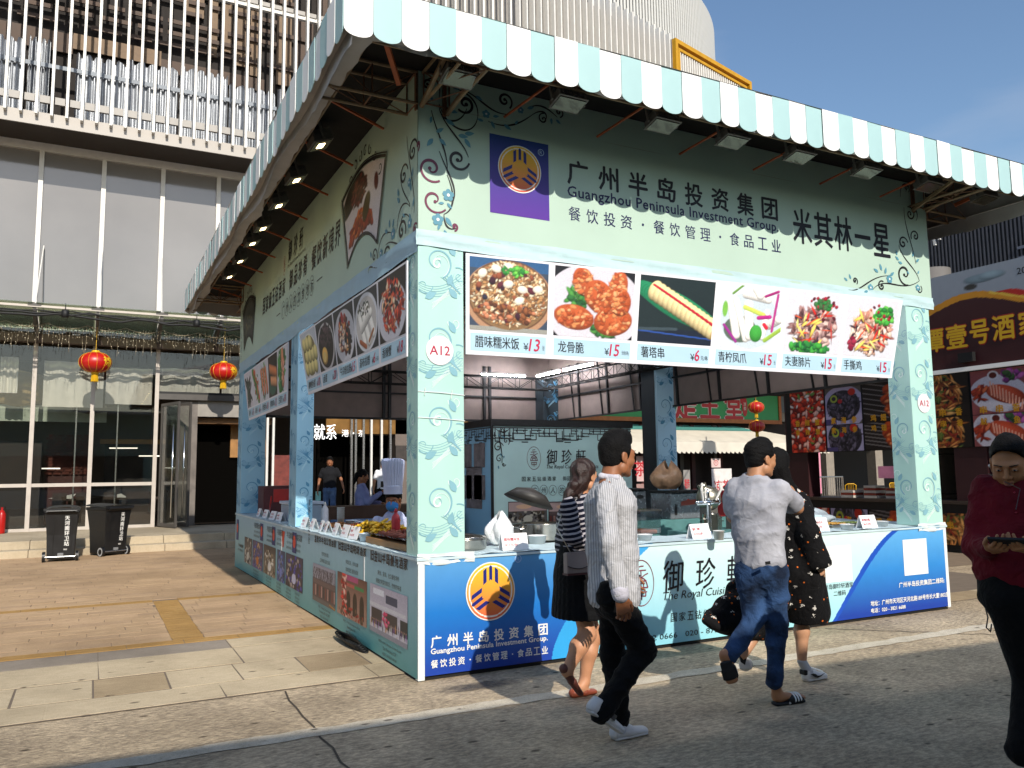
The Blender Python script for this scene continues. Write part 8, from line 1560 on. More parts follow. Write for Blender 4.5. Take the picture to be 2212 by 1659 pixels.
# ---------------- man in striped shirt
def man_striped():
    sk = skin_mat('skin_tan', '96603f'); root = empty('person', tuple(onground(PA(480, 1500, -1.87))), 'man in a pale striped long-sleeved shirt, black trousers and white slip-on shoes, walking right', 'person', 'passers-by in front of the stall'); f = unit((.95, .12, 0)); lat = V3(0, 1, 0); Y0, YR, YL = -1.87, -1.98, -1.76
    C = PA(503, 214, Y0); S = SDF(.018); G, A = head_sdf(S, C, unit((.97, .0, -.06)), unit((-.02, 0, 1)), 1.05)
    nb_ = PA(462, 350, Y0); S.cap(G(-.03, 0, -.05), nb_, .056, .062, k=.03); head = S.mesh(.0045)
    B = SDF(.03); ch = PA(462, 450, Y0); wa = PA(475, 690, Y0); hp = PA(482, 870, Y0); Rs, Ls = PA(440, 405, YR-.05), PA(478, 392, YL+.05); Re, Rw = PA(462, 640, YR-.15), PA(514, 890, YR-.19); Le, Lw = PA(505, 620, YL+.05), PA(545, 800, YL)
    B.seg(nb_-Z*.02, ch, (.10, .07), (.16, .10), lat).seg(ch, wa, (.16, .10), (.14, .095), lat).seg(wa, hp, (.14, .095), (.15, .10), lat)
    for a, b, c in ((Rs, Re, Rw), (Ls, Le, Lw)): B.cap(a, b, .045, .036).cap(b, c, .036, .025)
    Rh, Rk, Ra = PA(478, 905, YR+.02), PA(628, 1165, YR), PA(438, 1455, YR); Lh, Lk, La = PA(480, 905, YL-.02), PA(476, 1200, YL), PA(515, 1500, YL)
    for a, b, c in ((Rh, Rk, Ra), (Lh, Lk, La)): B.cap(a, b, .075, .05).cap(b, c, .05, .034)
    B.cap(nb_, nb_-Z*.05, .058); bm = B.mesh(.011); H1 = SDF(.004); hand_sdf(H1, PA(518, 912, YR-.19), PA(538, 1010, YR-.18)-PA(518, 912, YR-.19), (.25, 1, 0), 1.06, .5, thumb_side=1); H1.cap(Rw, PA(518, 915, YR-.19), .027, .026); hm = H1.mesh(.0032)
    H2 = SDF(.004); hand_sdf(H2, Lw, unit((.5, -.05, -.8)), (0, -1, 0), 1.0, .6, thumb_side=-1); link('body', npmesh('body', [smooth_vf(*head, 1), bm, smooth_vf(*hm, 1), H2.mesh(.0045)]), sk, root)
    face_parts(G, A, root); hair_short(root, G, A, top=.028, seed=3, fh=.02)
    T = SDF(.03); T.seg(nb_-Z*.012, ch, (.105, .075), (.190, .118), lat).seg(ch, wa, (.190, .118), (.182, .120), lat).seg(wa, hp-Z*.0, (.182, .120), (.175, .132), lat).seg(hp, hp-Z*.03, (.175, .132), (.178, .136), lat)
    T.cap(Rs, Re, .066, .060).cap(Re, Rw, .058, .046).cap(Rw, PA(516, 896, YR-.19), .046, .043, k=.01).cap(Ls, Le, .064, .056).cap(Le, Lw, .055, .045)
    T.cut(hp-Z*.035, V3(0, 0, -1), k=.006) if False else None
    piece('shirt', T, .008, cloth('shirt_fine_stripe', 'stripe', '9b9b9f', 'c0bfc1', 84, tuple(RGT*np.array([1, 1, 0])), w0=.45, warp=.02), root, disp=folds(.011, 3, 8))
    cm = cloth('shirt_collar_cloth', 'plain', 'bdbac4', 'cbc8d0'); K = SDF(.01); 
    for s in (-1, 1): K.cap(nb_+lat*s*.068+Z*.035, nb_+f*.085+lat*s*.035-Z*.02, .016, .012); K.cap(nb_-f*.062+Z*.045, nb_+lat*s*.068+Z*.035, .017, .016)
    piece('collar', K, .005, cm, root, sm=1); K = SDF(.006); K.cap(Rw+unit(Rw-Re)*-.01, PA(516, 898, YR-.19), .047, .045); piece('cuff', K, .006, cm, root)
    P = SDF(.03); P.seg(hp+Z*.05, hp-Z*.06, (.155, .115), (.16, .12), lat).cap(Rh, Rk, .098, .074).cap(Rk, Ra, .074, .056).cap(Lh, Lk, .098, .072).cap(Lk, La-Z*.02, .072, .058); P.cap(Ra, Ra+unit(Ra-Rk)*.04, .057, .058)
    piece('trousers', P, .009, cloth('black_trousers', 'plain', '060607', '0b0b0c', bump=.3), root, disp=folds(.009, 5, 9, (.5, .5, 1.5)))
    wh = mat('shoe_white_canvas', 'cfcccb', .6, .05); wso = mat('shoe_white_sole', 'c4c0bb', .6, .06)
    t1 = PA(528, 1600, YR); h1 = PA(338, 1470, YR); o, q = shoe(root, h1, t1, unit((.55, 0, .8)), .095, .085, wh, wso); 
    t2 = PA(655, 1562, YL); g2 = onground(t2); h2 = g2-V3(.285, .02, 0); shoe(root, h2, g2, Z, .095, .085, wh, wso); S2 = SDF(.01); S2.cap(Ra+unit(Ra-Rk)*.03, h1+(t1-h1)*.3+V3(.02, 0, .06), .036, .036); S2.cap(La, h2+V3(.07, 0, .05), .036, .036); piece('sock', S2, .007, mat('sock_white', 'c8c8d0', .8), root)
    lb = MB(); h_, t_, d_, u_, s_, L_ = q; c0 = h_+d_*L_*.52+u_*.052-s_*0; n_ = unit(V3(0, -1, .0)); lb.bar(c0+n_*.046-d_*.012, c0+n_*.046+d_*.012, .012, .03); lb.build('shoe_tab', mat('grey_tab', '55504c', .7), root); return root
man_striped()
# ---------------- woman in navy stripes
def woman_striped():
    sk = skin_mat('skin_fair', 'c08a68'); Y0, YR, YL = -.98, -1.07, -.90; root = empty('person', tuple(onground(PA(300, 1400, Y0))), 'woman with brown ponytail, navy and white striped top, black skirt and brown flats', 'person', 'passers-by in front of the stall'); lat = V3(0, 1, 0)
    C = PA(338, 312, Y0); S = SDF(.018); G, A = head_sdf(S, C, unit((.93, .34, -.05)), unit((.02, 0, 1)), .98, True); nb_ = PA(318, 425, Y0); S.cap(G(-.03, 0, -.05), nb_, .046, .05, k=.03); head = S.mesh(.005)
    ch = PA(300, 520, Y0); wa = PA(292, 650, Y0); hp = PA(305, 800, Y0); Rs, Re, Rw = PA(262, 462, YR-.07), PA(283, 615, YR-.09), PA(362, 668, YR-.02); Ls, Le, Lw = PA(345, 455, YL+.07), PA(370, 600, YL+.08), PA(400, 680, YL)
    B = SDF(.03); B.seg(nb_, ch, (.09, .06), (.14, .09), lat).seg(ch, wa, (.14, .09), (.13, .09), lat).seg(wa, hp, (.13, .09), (.155, .11), lat)
    for a, b, c in ((Rs, Re, Rw), (Ls, Le, Lw)): B.cap(a, b, .04, .033).cap(b, c, .033, .024)
    Rh, Rk, Ra = PA(312, 900, YR+.05), PA(352, 1095, YR), PA(253, 1275, YR); Lh, Lk, La = PA(325, 900, YL-.05), PA(382, 1105, YL), PA(338, 1330, YL)
    for a, b, c in ((Rh, Rk, Ra), (Lh, Lk, La)): m_ = b+(c-b)*.33+V3(-.015, 0, 0); B.cap(a, b, .07, .056).cap(b, m_, .055, .058).cap(m_, c, .058, .034)
    ft, fh = PA(318, 1412, YR), PA(212, 1268, YR); B.seg(Ra, fh+(ft-fh)*.2+V3(.02, 0, .02), (.032, .032), (.028, .026), lat).seg(fh+(ft-fh)*.2+V3(.02, 0, .03), ft+V3(.0, 0, .025), (.027, .024), (.028, .010), lat)
    lt = onground(PA(400, 1392, YL)); lh = lt-V3(.225, .02, 0); B.seg(La, lh+V3(.05, 0, .04), (.032, .032), (.028, .026), lat).seg(lh+V3(.06, 0, .04), lt+V3(-.02, 0, .018), (.027, .024), (.028, .010), lat); bm = B.mesh(.0085)
    H1 = SDF(.004); hand_sdf(H1, Rw, unit((.8, .3, .1)), (0, 0, -1), .9, .8); link('body', npmesh('body', [smooth_vf(*head, 1), smooth_vf(*bm, 1), H1.mesh(.004)]), sk, root); face_parts(G, A, root, lips='a04a48')
    Hh = SDF(.02); f, r, u = A; Hh.ell(G(-.02, 0, .035), (.102, .084, .092), A); Hh.ell(G(-.05, 0, -.03), (.065, .072, .08), A); Hh.cap(G(-.07, 0, -.06), PA(262, 400, Y0-.03), .06, .035).cap(PA(262, 400, Y0-.03), PA(236, 440, Y0-.04), .035, .012).cap(G(-.03, -.03, -.07), PA(318, 425, Y0-.06), .04, .02)
    Hh.ell(PA(287, 355, Y0-.05), (.038, .038, .034)); Hh.ell(G(.09, 0, -.035), (.085, .12, .085), A, sub=True, k=.006); Hh.cap(G(.02, -.062, .02), G(.0, -.07, -.03), .022, .016)
    R_ = rs_(8); K = [R_.randn(3)*np.array([80, 80, 18]) for _ in range(4)]; piece('hair', Hh, .005, HAIRB, root, disp=lambda P: .003*sum(np.sin(P@k) for k in K)*.5, sm=0)
    T = SDF(.03); T.seg(nb_-Z*.02, ch, (.115, .08), (.175, .118), lat).seg(ch, wa+Z*-.02, (.175, .118), (.165, .122), lat).cap(Rs, Re, .062, .057).cap(Re, Rw, .056, .042).cap(Ls, Le, .06, .054).cap(Le, Lw, .052, .042)
    piece('striped_top', T, .008, cloth('navy_stripe', 'stripe', '0d1022', 'a8a3a8', 30, (-.22, 0, 1), w0=.60, warp=.05), root, disp=folds(.009, 11, 9))
    P = SDF(.03); hem = PA(312, 1000, Y0); P.seg(wa-Z*.0, hp, (.155, .115), (.185, .150), lat).seg(hp, hem+Z*.02, (.185, .150), (.215, .175), lat); P.cut(hem-Z*.005, -Z, k=.004); R_ = rs_(3)
    def pleat(Q): a = np.arctan2(Q[:, 1]-hem[1], Q[:, 0]-hem[0]); return -.006*np.abs(np.sin(a*13))*np.clip((wa[2]-Q[:, 2])*2.5, 0, 1)
    piece('skirt', P, .008, cloth('black_skirt', 'plain', '08080a', '0d0d0f'), root, disp=pleat)
    ms = mat('brown_flat_leather', '5e2f25', .5, .1); 
    for nm, h, t, up_ in (('shoe', fh, ft, unit((.75, 0, .6))), ('shoe', lh, lt, Z)):
        S2 = SDF(.012); d = unit(t-h); u2 = unit(up_-d*(up_@d)); L = np.linalg.norm(t-h); s = np.cross(d, u2); S2.seg(h+d*.025+u2*.03, h+d*L*.5+u2*.025, (.037, .032), (.037, .026), s).seg(h+d*L*.5+u2*.022, t-d*.03+u2*.018, (.041, .024), (.038, .018), s); S2.seg(h+d*.05+u2*.062, h+d*L*.62+u2*.058, (.029, .022), (.030, .020), s, sub=True, k=.004); o = piece(nm, S2, .005, ms if h is fh else mat('orange_brown_flat', '9a4a30', .5), root, sm=1)
        b = MB(); c0 = t-d*.055+u2*.032; 
        for i in range(3):
            for j in range(3): b.box(tuple(c0+d*(i*.012-.012)+s*(j*.012-.012)-V3(.004, .004, .004)), tuple(c0+d*(i*.012-.012)+s*(j*.012-.012)+V3(.004, .004, .004)))
        b.build('shoe_buckle', mat('pewter', '4a4644', .35, metal=.8), o, kind='stuff')
    # shoulder bag, carried: its own thing
    bg_ = empty('shoulder_bag', tuple(PA(300, 800, YR-.12)), 'small grey-brown shoulder bag on a thin chain at the striped woman\'s hip', 'bag'); c = PA(298, 742, YR-.13); b = MB(); b.box(tuple(c-V3(.085, .03, .07)), tuple(c+V3(.085, .03, .07))); b.build('bag_body', mat('taupe_leather', '8a7a74', .45, .06), bg_, bevel=.012)
    b = MB(); b.sheet(lambda a_, v: (c[0]-.088+.176*a_, c[1]-.033-.003*math.sin(3.1*a_), c[2]+.072-.085*v-.02*math.sin(math.pi*a_)*v), 14, 4); b.build('flap', mat('taupe_flap', '94857f', .45), bg_); b = MB(); b.tube([(c[0]-.088+.176*t, c[1]-.037, c[2]-.013-.02*math.sin(math.pi*t)) for t in np.linspace(0, 1, 9)], .003, 5); b.build('piping', mat('dark_piping', '3a2a28', .5), bg_)
    MB().box(tuple(c-V3(.087, .032, .074)), tuple(c+V3(.087, .032, -.062))).build('bottom_trim', mat('maroon_leather', '4a2422', .5), bg_); MB().tube([tuple(PA(268, 690, YR-.14)), tuple(PA(232, 625, YR-.17)), tuple(PA(202, 570, YR-.12)), tuple(PA(225, 500, YR-.06)), tuple(PA(300, 425, YR+.0))], .0035, 5).build('chain', mat('chain_metal', 'c0b8a8', .3, metal=.7), bg_)
woman_striped()
# ---------------- man in grey T-shirt
def man_tee():
    sk = skin_mat('skin_light_tan', 'b07c58'); Y0 = -1.71; f = unit((.85, .5, 0)); r = unit((.5, -.85, 0)); root = empty('person', tuple(onground(PB(530, 1480, Y0))), 'man in light grey T-shirt, blue jeans and black slides, arm around a woman', 'person', 'passers-by in front of the stall')
    C = PB(483, 248, Y0); S = SDF(.018); G, A = head_sdf(S, C, unit((.99, -.10, -.05)), Z, 1.02); nb_ = PB(452, 352, Y0); S.cap(G(-.035, 0, -.05), nb_, .055, .06, k=.03); head = S.mesh(.0045)
    ch = PB(462, 465, Y0); wa = PB(462, 640, Y0); hp = PB(480, 790, Y0); Rs = PB(575, 410, Y0-.12); Ls = PB(352, 408, Y0+.12); Re = PB(674, 508, Y0-.02); Rw = PB(655, 445, Y0+.06); Le, Lw = PB(336, 560, Y0+.2), PB(420, 640, Y0+.35)
    B = SDF(.03); B.seg(nb_-Z*.06, ch, (.10, .06), (.17, .10), r).seg(ch, wa, (.17, .10), (.145, .095), r).seg(wa, hp, (.145, .095), (.15, .10), r).cap(Rs, Re, .048, .040).cap(Re, Rw, .040, .028).cap(Ls, Le, .045, .038).cap(Le, Lw, .038, .027)
    Rh, Rk, Ra = PB(548, 850, Y0-.05), PB(566, 1135, Y0-.04), PB(556, 1440, Y0-.03); Lh, Lk, La = PB(415, 850, Y0+.05), PB(446, 1100, Y0+.02), PB(318, 1300, Y0+.0)
    for a, b, c in ((Rh, Rk, Ra), (Lh, Lk, La)): B.cap(a, b, .08, .052).cap(b, c, .05, .034)
    rt = onground(PB(712, 1490, Y0-.03)); rh = rt-V3(.27, -.02, 0); B.seg(Ra, rh+V3(.06, 0, .05), (.034, .034), (.034, .032), r).seg(rh+V3(.05, 0, .055), rt+V3(-.03, 0, .035), (.034, .032), (.045, .016), V3(0, 1, 0))
    lh, lt = PB(285, 1318, Y0-.02), PB(325, 1452, Y0-.04); sd = unit(RGT); upn = unit((.75, .6, .35)); B.seg(La, lh+upn*.045, (.033, .033), (.033, .03), sd).seg(lh+upn*.045+V3(0, 0, .0), lt+upn*.03, (.034, .03), (.042, .016), sd); bm = B.mesh(.0085)
    H1 = SDF(.004); hand_sdf(H1, Rw+V3(0, .0, .0), unit(PB(652, 398, Y0+.13)-Rw), unit((-.3, .9, -.2)), 1.0, .7, thumb_side=-1); H1.cap(Re, Rw, .037, .027); H2 = SDF(.004); hand_sdf(H2, Lw, unit((.8, .3, 0)), (0, 0, -1), 1, .5); link('body', npmesh('body', [smooth_vf(*head, 1), smooth_vf(*bm, 1), smooth_vf(*H1.mesh(.0035), 1), H2.mesh(.005)]), sk, root)
    face_parts(G, A, root); hair_short(root, G, A, top=.020, seed=5, low=-.05)
    T = SDF(.03); T.seg(nb_-Z*.03, ch, (.115, .085), (.198, .125), r).seg(ch, wa, (.198, .125), (.170, .122), r).seg(wa, hp+Z*.01, (.170, .122), (.175, .130), r); se = Rs+(Re-Rs)*.72; T.cap(Rs, se, .078, .080).cap(Ls, Ls+(Le-Ls)*.75, .076, .076); T.cut(se+unit(Re-Rs)*.03, unit(Re-Rs), k=.004)
    T.ell(nb_+Z*.045, (.064, .064, .05), sub=True, k=.006); piece('tshirt', T, .008, cloth('heather_grey', 'plain', '9a9aa2', 'b4b4bb', bump=.2), root, disp=folds(.014, 21, 7, (1, 1, .8))); K = SDF(.005); n = 14
    for i in range(n): a0, a1 = 2*pi*i/n, 2*pi*(i+1)/n; q = lambda a: nb_-Z*.012+f*.066*math.cos(a)+r*.076*math.sin(a)+Z*(-.02*math.cos(a)); K.cap(q(a0), q(a1), .007)
    piece('neckband', K, .004, cloth('heather_band', 'plain', '8e8e96', 'a2a2aa'), root)
    P = SDF(.03); P.seg(hp+Z*.05, hp-Z*.09, (.150, .118), (.165, .130), r).cap(Rh, Rk, .100, .074).cap(Rk, Ra, .072, .054).cap(Lh, Lk, .098, .072).cap(Lk, La, .070, .056); piece('jeans', P, .008, cloth('blue_denim', 'denim', '121d30', '33507a', bump=.4), root, disp=folds(.010, 23, 10, (.5, .5, 1.6)))
    dn = MATS['blue_denim'].node_tree.nodes; pk = MB(); c = PB(520, 830, Y0-.15); 
    fp = Frame(PB(485, 870, Y0-.165), RGT*np.array([1, 1, 0]), (0, 0, 1)); b = MB(); b.add(fp.pts([(0, 0), (.03, -.02), (.115, -.012), (.12, .075), (-.005, .085)], .0), [tuple(range(5))]) ; q = MB(); q.bar(PB(506, 806, Y0-.182), PB(532, 802, Y0-.185), .004, .02); q.build('jeans_label', M_BLACK, root)
    blk = mat('slide_black_rubber', '0c0c0d', .6, .05)
    for h, t, u2, s2 in ((rh, rt, Z, V3(0, 1, 0)), (lh, lt, upn, sd)):
        d = unit(t-h); L = np.linalg.norm(t-h); S2 = SDF(.008); S2.seg(h+d*.03+u2*.012, h+d*L*.5+u2*.012, (.040, .014), (.040, .014), s2).seg(h+d*L*.5+u2*.012, t-d*.03+u2*.012, (.046, .014), (.046, .014), s2); o = piece('slide_sandal', S2, .0055, blk, root, sm=0)
        S3 = SDF(.006); S3.seg(h+d*L*.52+u2*.03, h+d*L*.80+u2*.026, (.050, .038), (.051, .030), s2); S3.cut(h+u2*.004, -u2, k=.002); piece('strap', S3, .005, blk, o, sm=0)
        for k in range(3):
            S4 = SDF(.002); a = L*(.56+.085*k); S4.seg(h+d*a+u2*.0305, h+d*(a+.012)+u2*.0303, (.0515, .0395-.0015*k), (.0515, .039-.0015*k), s2); S4.cut(h+u2*.016, -u2, k=.001); S4.cut(h+d*(a+.013), d, k=.001); S4.cut(h+d*(a-.001), -d, k=.001); piece('stripe', S4, .004, M_WP, o, sm=0)
    fr = Frame(rh+V3(.105, -.0465, .008), (1, 0, 0)); b = MB(); textm(b, fr, 'adidas', .0, .0, w=.075, hgt=.022, h=.003, bold=.03); b.build('lettering', M_WP, root)
man_tee()
# ---------------- woman in floral dress
def woman_dress():
    sk = skin_mat('skin_fair2', 'c09070'); Y0 = -1.38; root = empty('person', tuple(onground(PB(690, 1400, Y0))), 'woman with long black hair in a black floral dress blown sideways, wearing white sneakers', 'person', 'passers-by in front of the stall'); f = unit((.9, .44, 0)); r = unit((.44, -.9, 0))
    C = PB(575, 275, Y0); S = SDF(.018); G, A = head_sdf(S, C, f, Z, .97, True); nb_ = PB(600, 400, Y0); S.cap(G(-.03, 0, -.05), nb_, .045, .05, k=.03); head = S.mesh(.006)
    ch = PB(630, 520, Y0); wa = PB(650, 690, Y0); hp = PB(660, 850, Y0); Rs, Re, Rw = PB(685, 470, Y0-.08), PB(738, 640, Y0-.17), PB(783, 800, Y0-.19)
    B = SDF(.03); B.seg(nb_, ch, (.09, .06), (.14, .09), r).seg(ch, wa, (.14, .09), (.12, .08), r).seg(wa, hp, (.12, .08), (.15, .10), r).cap(Rs, Re, .04, .033).cap(Re, Rw, .033, .023); Lk, La = PB(500, 1110, Y0+.05), PB(385, 1300, Y0+.05); Rk, Ra = PB(700, 1080, Y0), PB(702, 1330, Y0)
    B.cap(hp, Rk, .08, .05).cap(Rk, Rk+(Ra-Rk)*.35, .048, .052).cap(Rk+(Ra-Rk)*.35, Ra, .052, .032).cap(hp, Lk, .08, .05).cap(Lk, La, .05, .032); bm = B.mesh(.009); H1 = SDF(.004); hand_sdf(H1, PB(790, 815, Y0-.20), PB(806, 885, Y0-.19)-PB(785, 800, Y0-.20), (.2, 1, 0), .92, .45); H1.cap(Rw, PB(790, 818, Y0-.20), .024, .022); link('body', npmesh('body', [smooth_vf(*head, 1), smooth_vf(*bm, 1), smooth_vf(*H1.mesh(.0035), 1)]), sk, root); face_parts(G, A, root)
    Hh = SDF(.02); Hh.ell(G(-.02, 0, .035), (.102, .084, .092), A); Hh.cap(G(-.04, 0, -.02), PB(600, 400, Y0-.02), .085, .07).cap(PB(600, 400, Y0-.04), PB(640, 470, Y0-.07), .07, .045).cap(PB(600, 330, Y0-.05), PB(648, 410, Y0-.08), .045, .03); Hh.ell(G(.095, 0, -.035), (.08, .11, .085), A, sub=True, k=.006); R_ = rs_(18); K = [R_.randn(3)*np.array([80, 80, 14]) for _ in range(4)]; piece('hair', Hh, .0055, HAIR, root, disp=lambda P: .003*sum(np.sin(P@k) for k in K)*.5, sm=0)
    T = SDF(.04); T.seg(nb_-Z*.03, ch, (.11, .08), (.165, .12), r).seg(ch, wa, (.165, .12), (.155, .115), r); T.cap(Rs, Re, .068, .070).cap(Re, Rw, .070, .098); dr_ = unit(Rw-Re); T.cap(Rw+dr_*.095, Rw+dr_*.2, .105, sub=True, k=.006)
    hem = PB(715, 1060, Y0); T.seg(wa, hp, (.155, .12), (.20, .17), r).seg(hp, hem, (.20, .17), (.175, .15), r); T.cap(PB(775, 940, Y0-.05), PB(785, 1040, Y0-.05), .06, .05); T.cap(PB(690, 1020, Y0), PB(690, 1130, Y0), .10, .06); T.ell(hem-Z*.215, (.42, .42, .15), sub=True, k=.006)
    for (x, y, a, b_, cc) in ((500, 960, .20, .11, -.7), (430, 1010, .20, .125, -.6), (350, 1070, .16, .11, -.5), (420, 1120, .19, .09, -.15), (285, 1110, .13, .065, -.35), (228, 1132, .075, .03, -.3), (340, 1160, .14, .05, -.25), (480, 1170, .14, .06, .1)):
        ca, sa = math.cos(cc), math.sin(cc); ux = unit(RGT*np.array([1, 1, 0])); a1 = -(ux*ca+Z*(-sa)*-1) ; a1 = unit(ux*ca-Z*sa*-1); a2 = unit(-ux*sa*-1*-1+Z*ca) if False else unit(np.cross(np.cross(ux, Z), a1)); T.ell(PB(x, y, Y0+.02), (a, .05+.25*b_, b_), (a1, np.cross(a2, a1), a2), k=.05)
    def drp(Q): s = (Q-hp)@unit(RGT*np.array([1, 1, 0])); zz_ = hp[2]-Q[:, 2]; ang = np.arctan2(s, zz_+.25); return -.010*np.abs(np.sin(ang*11+2*np.sin(Q[:, 2]*6)))*np.clip(zz_*4+.4, .2, 1)
    piece('floral_dress', T, .009, cloth('floral_black', 'floral', '0c0b0d', '0c0b0d'), root, disp=drp)
    wh = mat('sneaker_white', 'd8d6d4', .5, .03); wso = mat('sneaker_sole', 'cdc8c2', .6)
    t1 = onground(PB(833, 1392, Y0)); h1 = t1-V3(.255, .01, 0); o, q = shoe(root, h1, t1, Z, .09, .085, wh, wso, name='sneaker'); h, t, d, u2, s, L = q
    fr = Frame(h1+V3(.0, -.043, 0), (1, 0, 0)); b = MB(); P = [(.03, .058), (.05, .05), (.075, .032), (.10, .026), (.13, .032), (.18, .056), (.125, .040), (.10, .042), (.085, .054), (.06, .062)]; b.add(fr.pts([(x*1.05, z) for x, z in P], .003), [tuple(range(len(P)))]); b.build('swoosh_mark', M_BLACK, o); MB().box(tuple(h1+V3(-.0, -.028, .05)), tuple(h1+V3(.03, .028, .085))).build('heel_patch', M_BLACK, o, bevel=.006)
    b = MB(); [b.tube([tuple(h1+V3(.11+.018*k, -.022, .082-.006*k)), tuple(h1+V3(.12+.018*k, .022, .084-.006*k))], .004, 5) for k in range(5)]; b.build('laces', M_WP, o, kind='stuff')
    h2, t2 = PB(392, 1290, Y0+.06), PB(385, 1392, Y0+.03); o, q = shoe(root, h2+V3(-.01, 0, -.01), t2+V3(.02, 0, -.01), unit((.85, .5, .2)), .085, .08, wh, wso, name='sneaker'); b = MB(); fr = Frame(PB(352, 1392, Y0-.02), RGT*np.array([1, 1, 0])); b.add(fr.pts([(.02, .12), (.03, .07), (.06, .05), (.075, .10), (.05, .085), (.04, .10)], .0), [tuple(range(6))]); b.build('swoosh_mark', M_BLACK, o)
    So = SDF(.01); So.cap(Ra-Z*-.0, h1+V3(.06, 0, .06), .034, .036); piece('sock', So, .007, mat('sock_pale', 'b8b8bc', .8), root)
woman_dress()
# ---------------- man in red shirt at the right edge
def man_red():
    sk = skin_mat('skin_warm', 'b07a52'); Y0 = -3.5; root = empty('person', tuple(onground(PC6(1030, 1600, Y0))), 'man in dark red shirt looking down at his phone at the right edge', 'person', 'passers-by in front of the stall'); f = unit((-.88, -.35, 0)); r = unit(np.cross(f, Z))
    C = PC5(925, 1352, Y0); S = SDF(.018); hf = unit((-.80, -.30, -.42)); G, A = head_sdf(S, C, hf, unit((-.3, -.12, .95)), 1.02); nb_ = PC5(1010, 1530, Y0); S.cap(G(-.035, 0, -.045), nb_, .054, .06, k=.03); head = S.mesh(.0042)
    ch = PC6(1010, 60, Y0); wa = PC6(1000, 330, Y0); hp = PC6(975, 540, Y0); lat = r; Ls = PC6(860, 15, Y0-.08) if False else ch+V3(0, 0, .09)+r*-.0
    sA = ch+r*.135+Z*.055; sB = ch-r*.155+Z*.06; eA = sA+f*.06+r*.045-Z*.265; wA = ch+f*.25+r*.085-Z*.21; eB = sB+f*.06-r*.07-Z*.265; wB = ch+f*.26-r*.075-Z*.205; pc_ = ch+f*.35-Z*.165
    B = SDF(.03); B.seg(nb_, ch, (.11, .07), (.16, .10), r).seg(ch, wa, (.16, .10), (.15, .10), r).seg(wa, hp, (.15, .10), (.15, .10), r)
    for a, b, c in ((sA, eA, wA), (sB, eB, wB)): B.cap(a, b, .046, .038).cap(b, c, .038, .027)
    k1, a1 = PC6(1085, 1150, Y0-.03), PC6(1018, 1560, Y0-.03); k2, a2 = PC6(1130, 1080, Y0+.1), PC6(1240, 1500, Y0+.1); B.cap(hp, k1, .08, .05).cap(k1, a1, .05, .036).cap(hp, k2, .08, .05).cap(k2, a2, .05, .036); bm = B.mesh(.010)
    H1 = SDF(.004); hand_sdf(H1, wA, unit(f*.75-r*.45+Z*.15), unit(Z-r*.3), 1.0, .55, thumb_side=1); H2 = SDF(.004); hand_sdf(H2, wB, unit(f*.7+r*.5+Z*.15), unit(Z+r*.3), 1.0, .6, thumb_side=-1); link('body', npmesh('body', [smooth_vf(*head, 1), smooth_vf(*bm, 1), smooth_vf(*H1.mesh(.0035), 1), smooth_vf(*H2.mesh(.0035), 1)]), sk, root); face_parts(G, A, root); hair_short(root, G, A, m=mat('greying_hair', '100e0d', .7, .5, 90, bump=.5, bscale=140, spec=.15), top=.010, seed=7, fh=.035)
    T = SDF(.03); T.seg(nb_-Z*.04, ch, (.12, .09), (.185, .125), r).seg(ch, wa, (.185, .125), (.172, .130), r).seg(wa, hp+Z*.04, (.18, .135), (.172, .132), r).cap(sA, eA, .068, .062).cap(eA, wA+(eA-wA)*.05, .064, .044).cap(sB, eB, .074, .066).cap(eB, wB+(eB-wB)*.1, .064, .046)
    piece('shirt', T, .008, cloth('dark_red_shirt', 'plain', '5e0d1a', '741121', bump=.4), root, disp=folds(.013, 31, 7)); cm = cloth('dark_red_collar', 'plain', '590c18', '6a0f1e'); K = SDF(.01)
    for s in (-1, 1): K.cap(nb_+r*s*.065+Z*.03-f*.02, nb_+f*.085+r*s*.03-Z*.03, .013, .012).cap(nb_-f*.07+Z*.035, nb_+r*s*.065+Z*.03-f*.02, .013, .013)
    piece('collar', K, .005, cm, root); b = MB(); 
    for k in range(5): p = ch+f*.135+Z*(.04-k*.09)+r*.0; b.lathe([(.001, -.004), (.006, 0), (.001, .004)], tuple(p), 8)
    b.build('buttons', mat('red_button', 'a03040', .3), root, kind='stuff')
    P = SDF(.03); P.seg(hp+Z*.06, hp-Z*.06, (.150, .115), (.155, .125), r).cap(hp-Z*.08-V3(.05, 0, 0), k1, .105, .076).cap(k1, a1, .076, .068).cap(hp-Z*.08+V3(.08, .05, 0), k2, .105, .075).cap(k2, a2, .075, .062); piece('trousers', P, .010, MATS['black_trousers'], root, disp=folds(.007, 33, 7))
    bs = mat('black_leather_shoe', '121112', .3); o, q = shoe(root, onground(a1)+V3(.10, .05, 0), onground(a1)-V3(.16, .09, 0), Z, .1, .09, bs, M_BLACK); shoe(root, onground(a2)+V3(.1, .05, 0), onground(a2)-V3(.16, .09, 0), Z, .1, .09, bs, M_BLACK)
    ph = empty('smartphone', tuple(pc_), 'black smartphone held in both hands by the man in red', 'phone'); MB().bar(tuple(pc_-r*.075), tuple(pc_+r*.075), .074, .012, up=tuple(Z*.9-f*.45)).build('phone_body', M_BLACK, ph, bevel=.003)
    ep = empty('earphones', tuple(G(0, 0, 0)), 'white earphone wire hanging from the ear of the man in red', 'earphones'); MB().tube([tuple(G(.006, .084, -.01)), tuple(G(.0, .095, -.05)), tuple(PC5(985, 1500, Y0-.1)), tuple(PC5(960, 1620, Y0-.16))], .0018, 5).build('wire', mat('dark_wire', '1c1c1c', .4), ep); MB().lathe([(.001, -.008), (.007, 0), (.001, .008)], tuple(G(.004, .083, -.008)), 10).build('earbud', M_WP, ep)
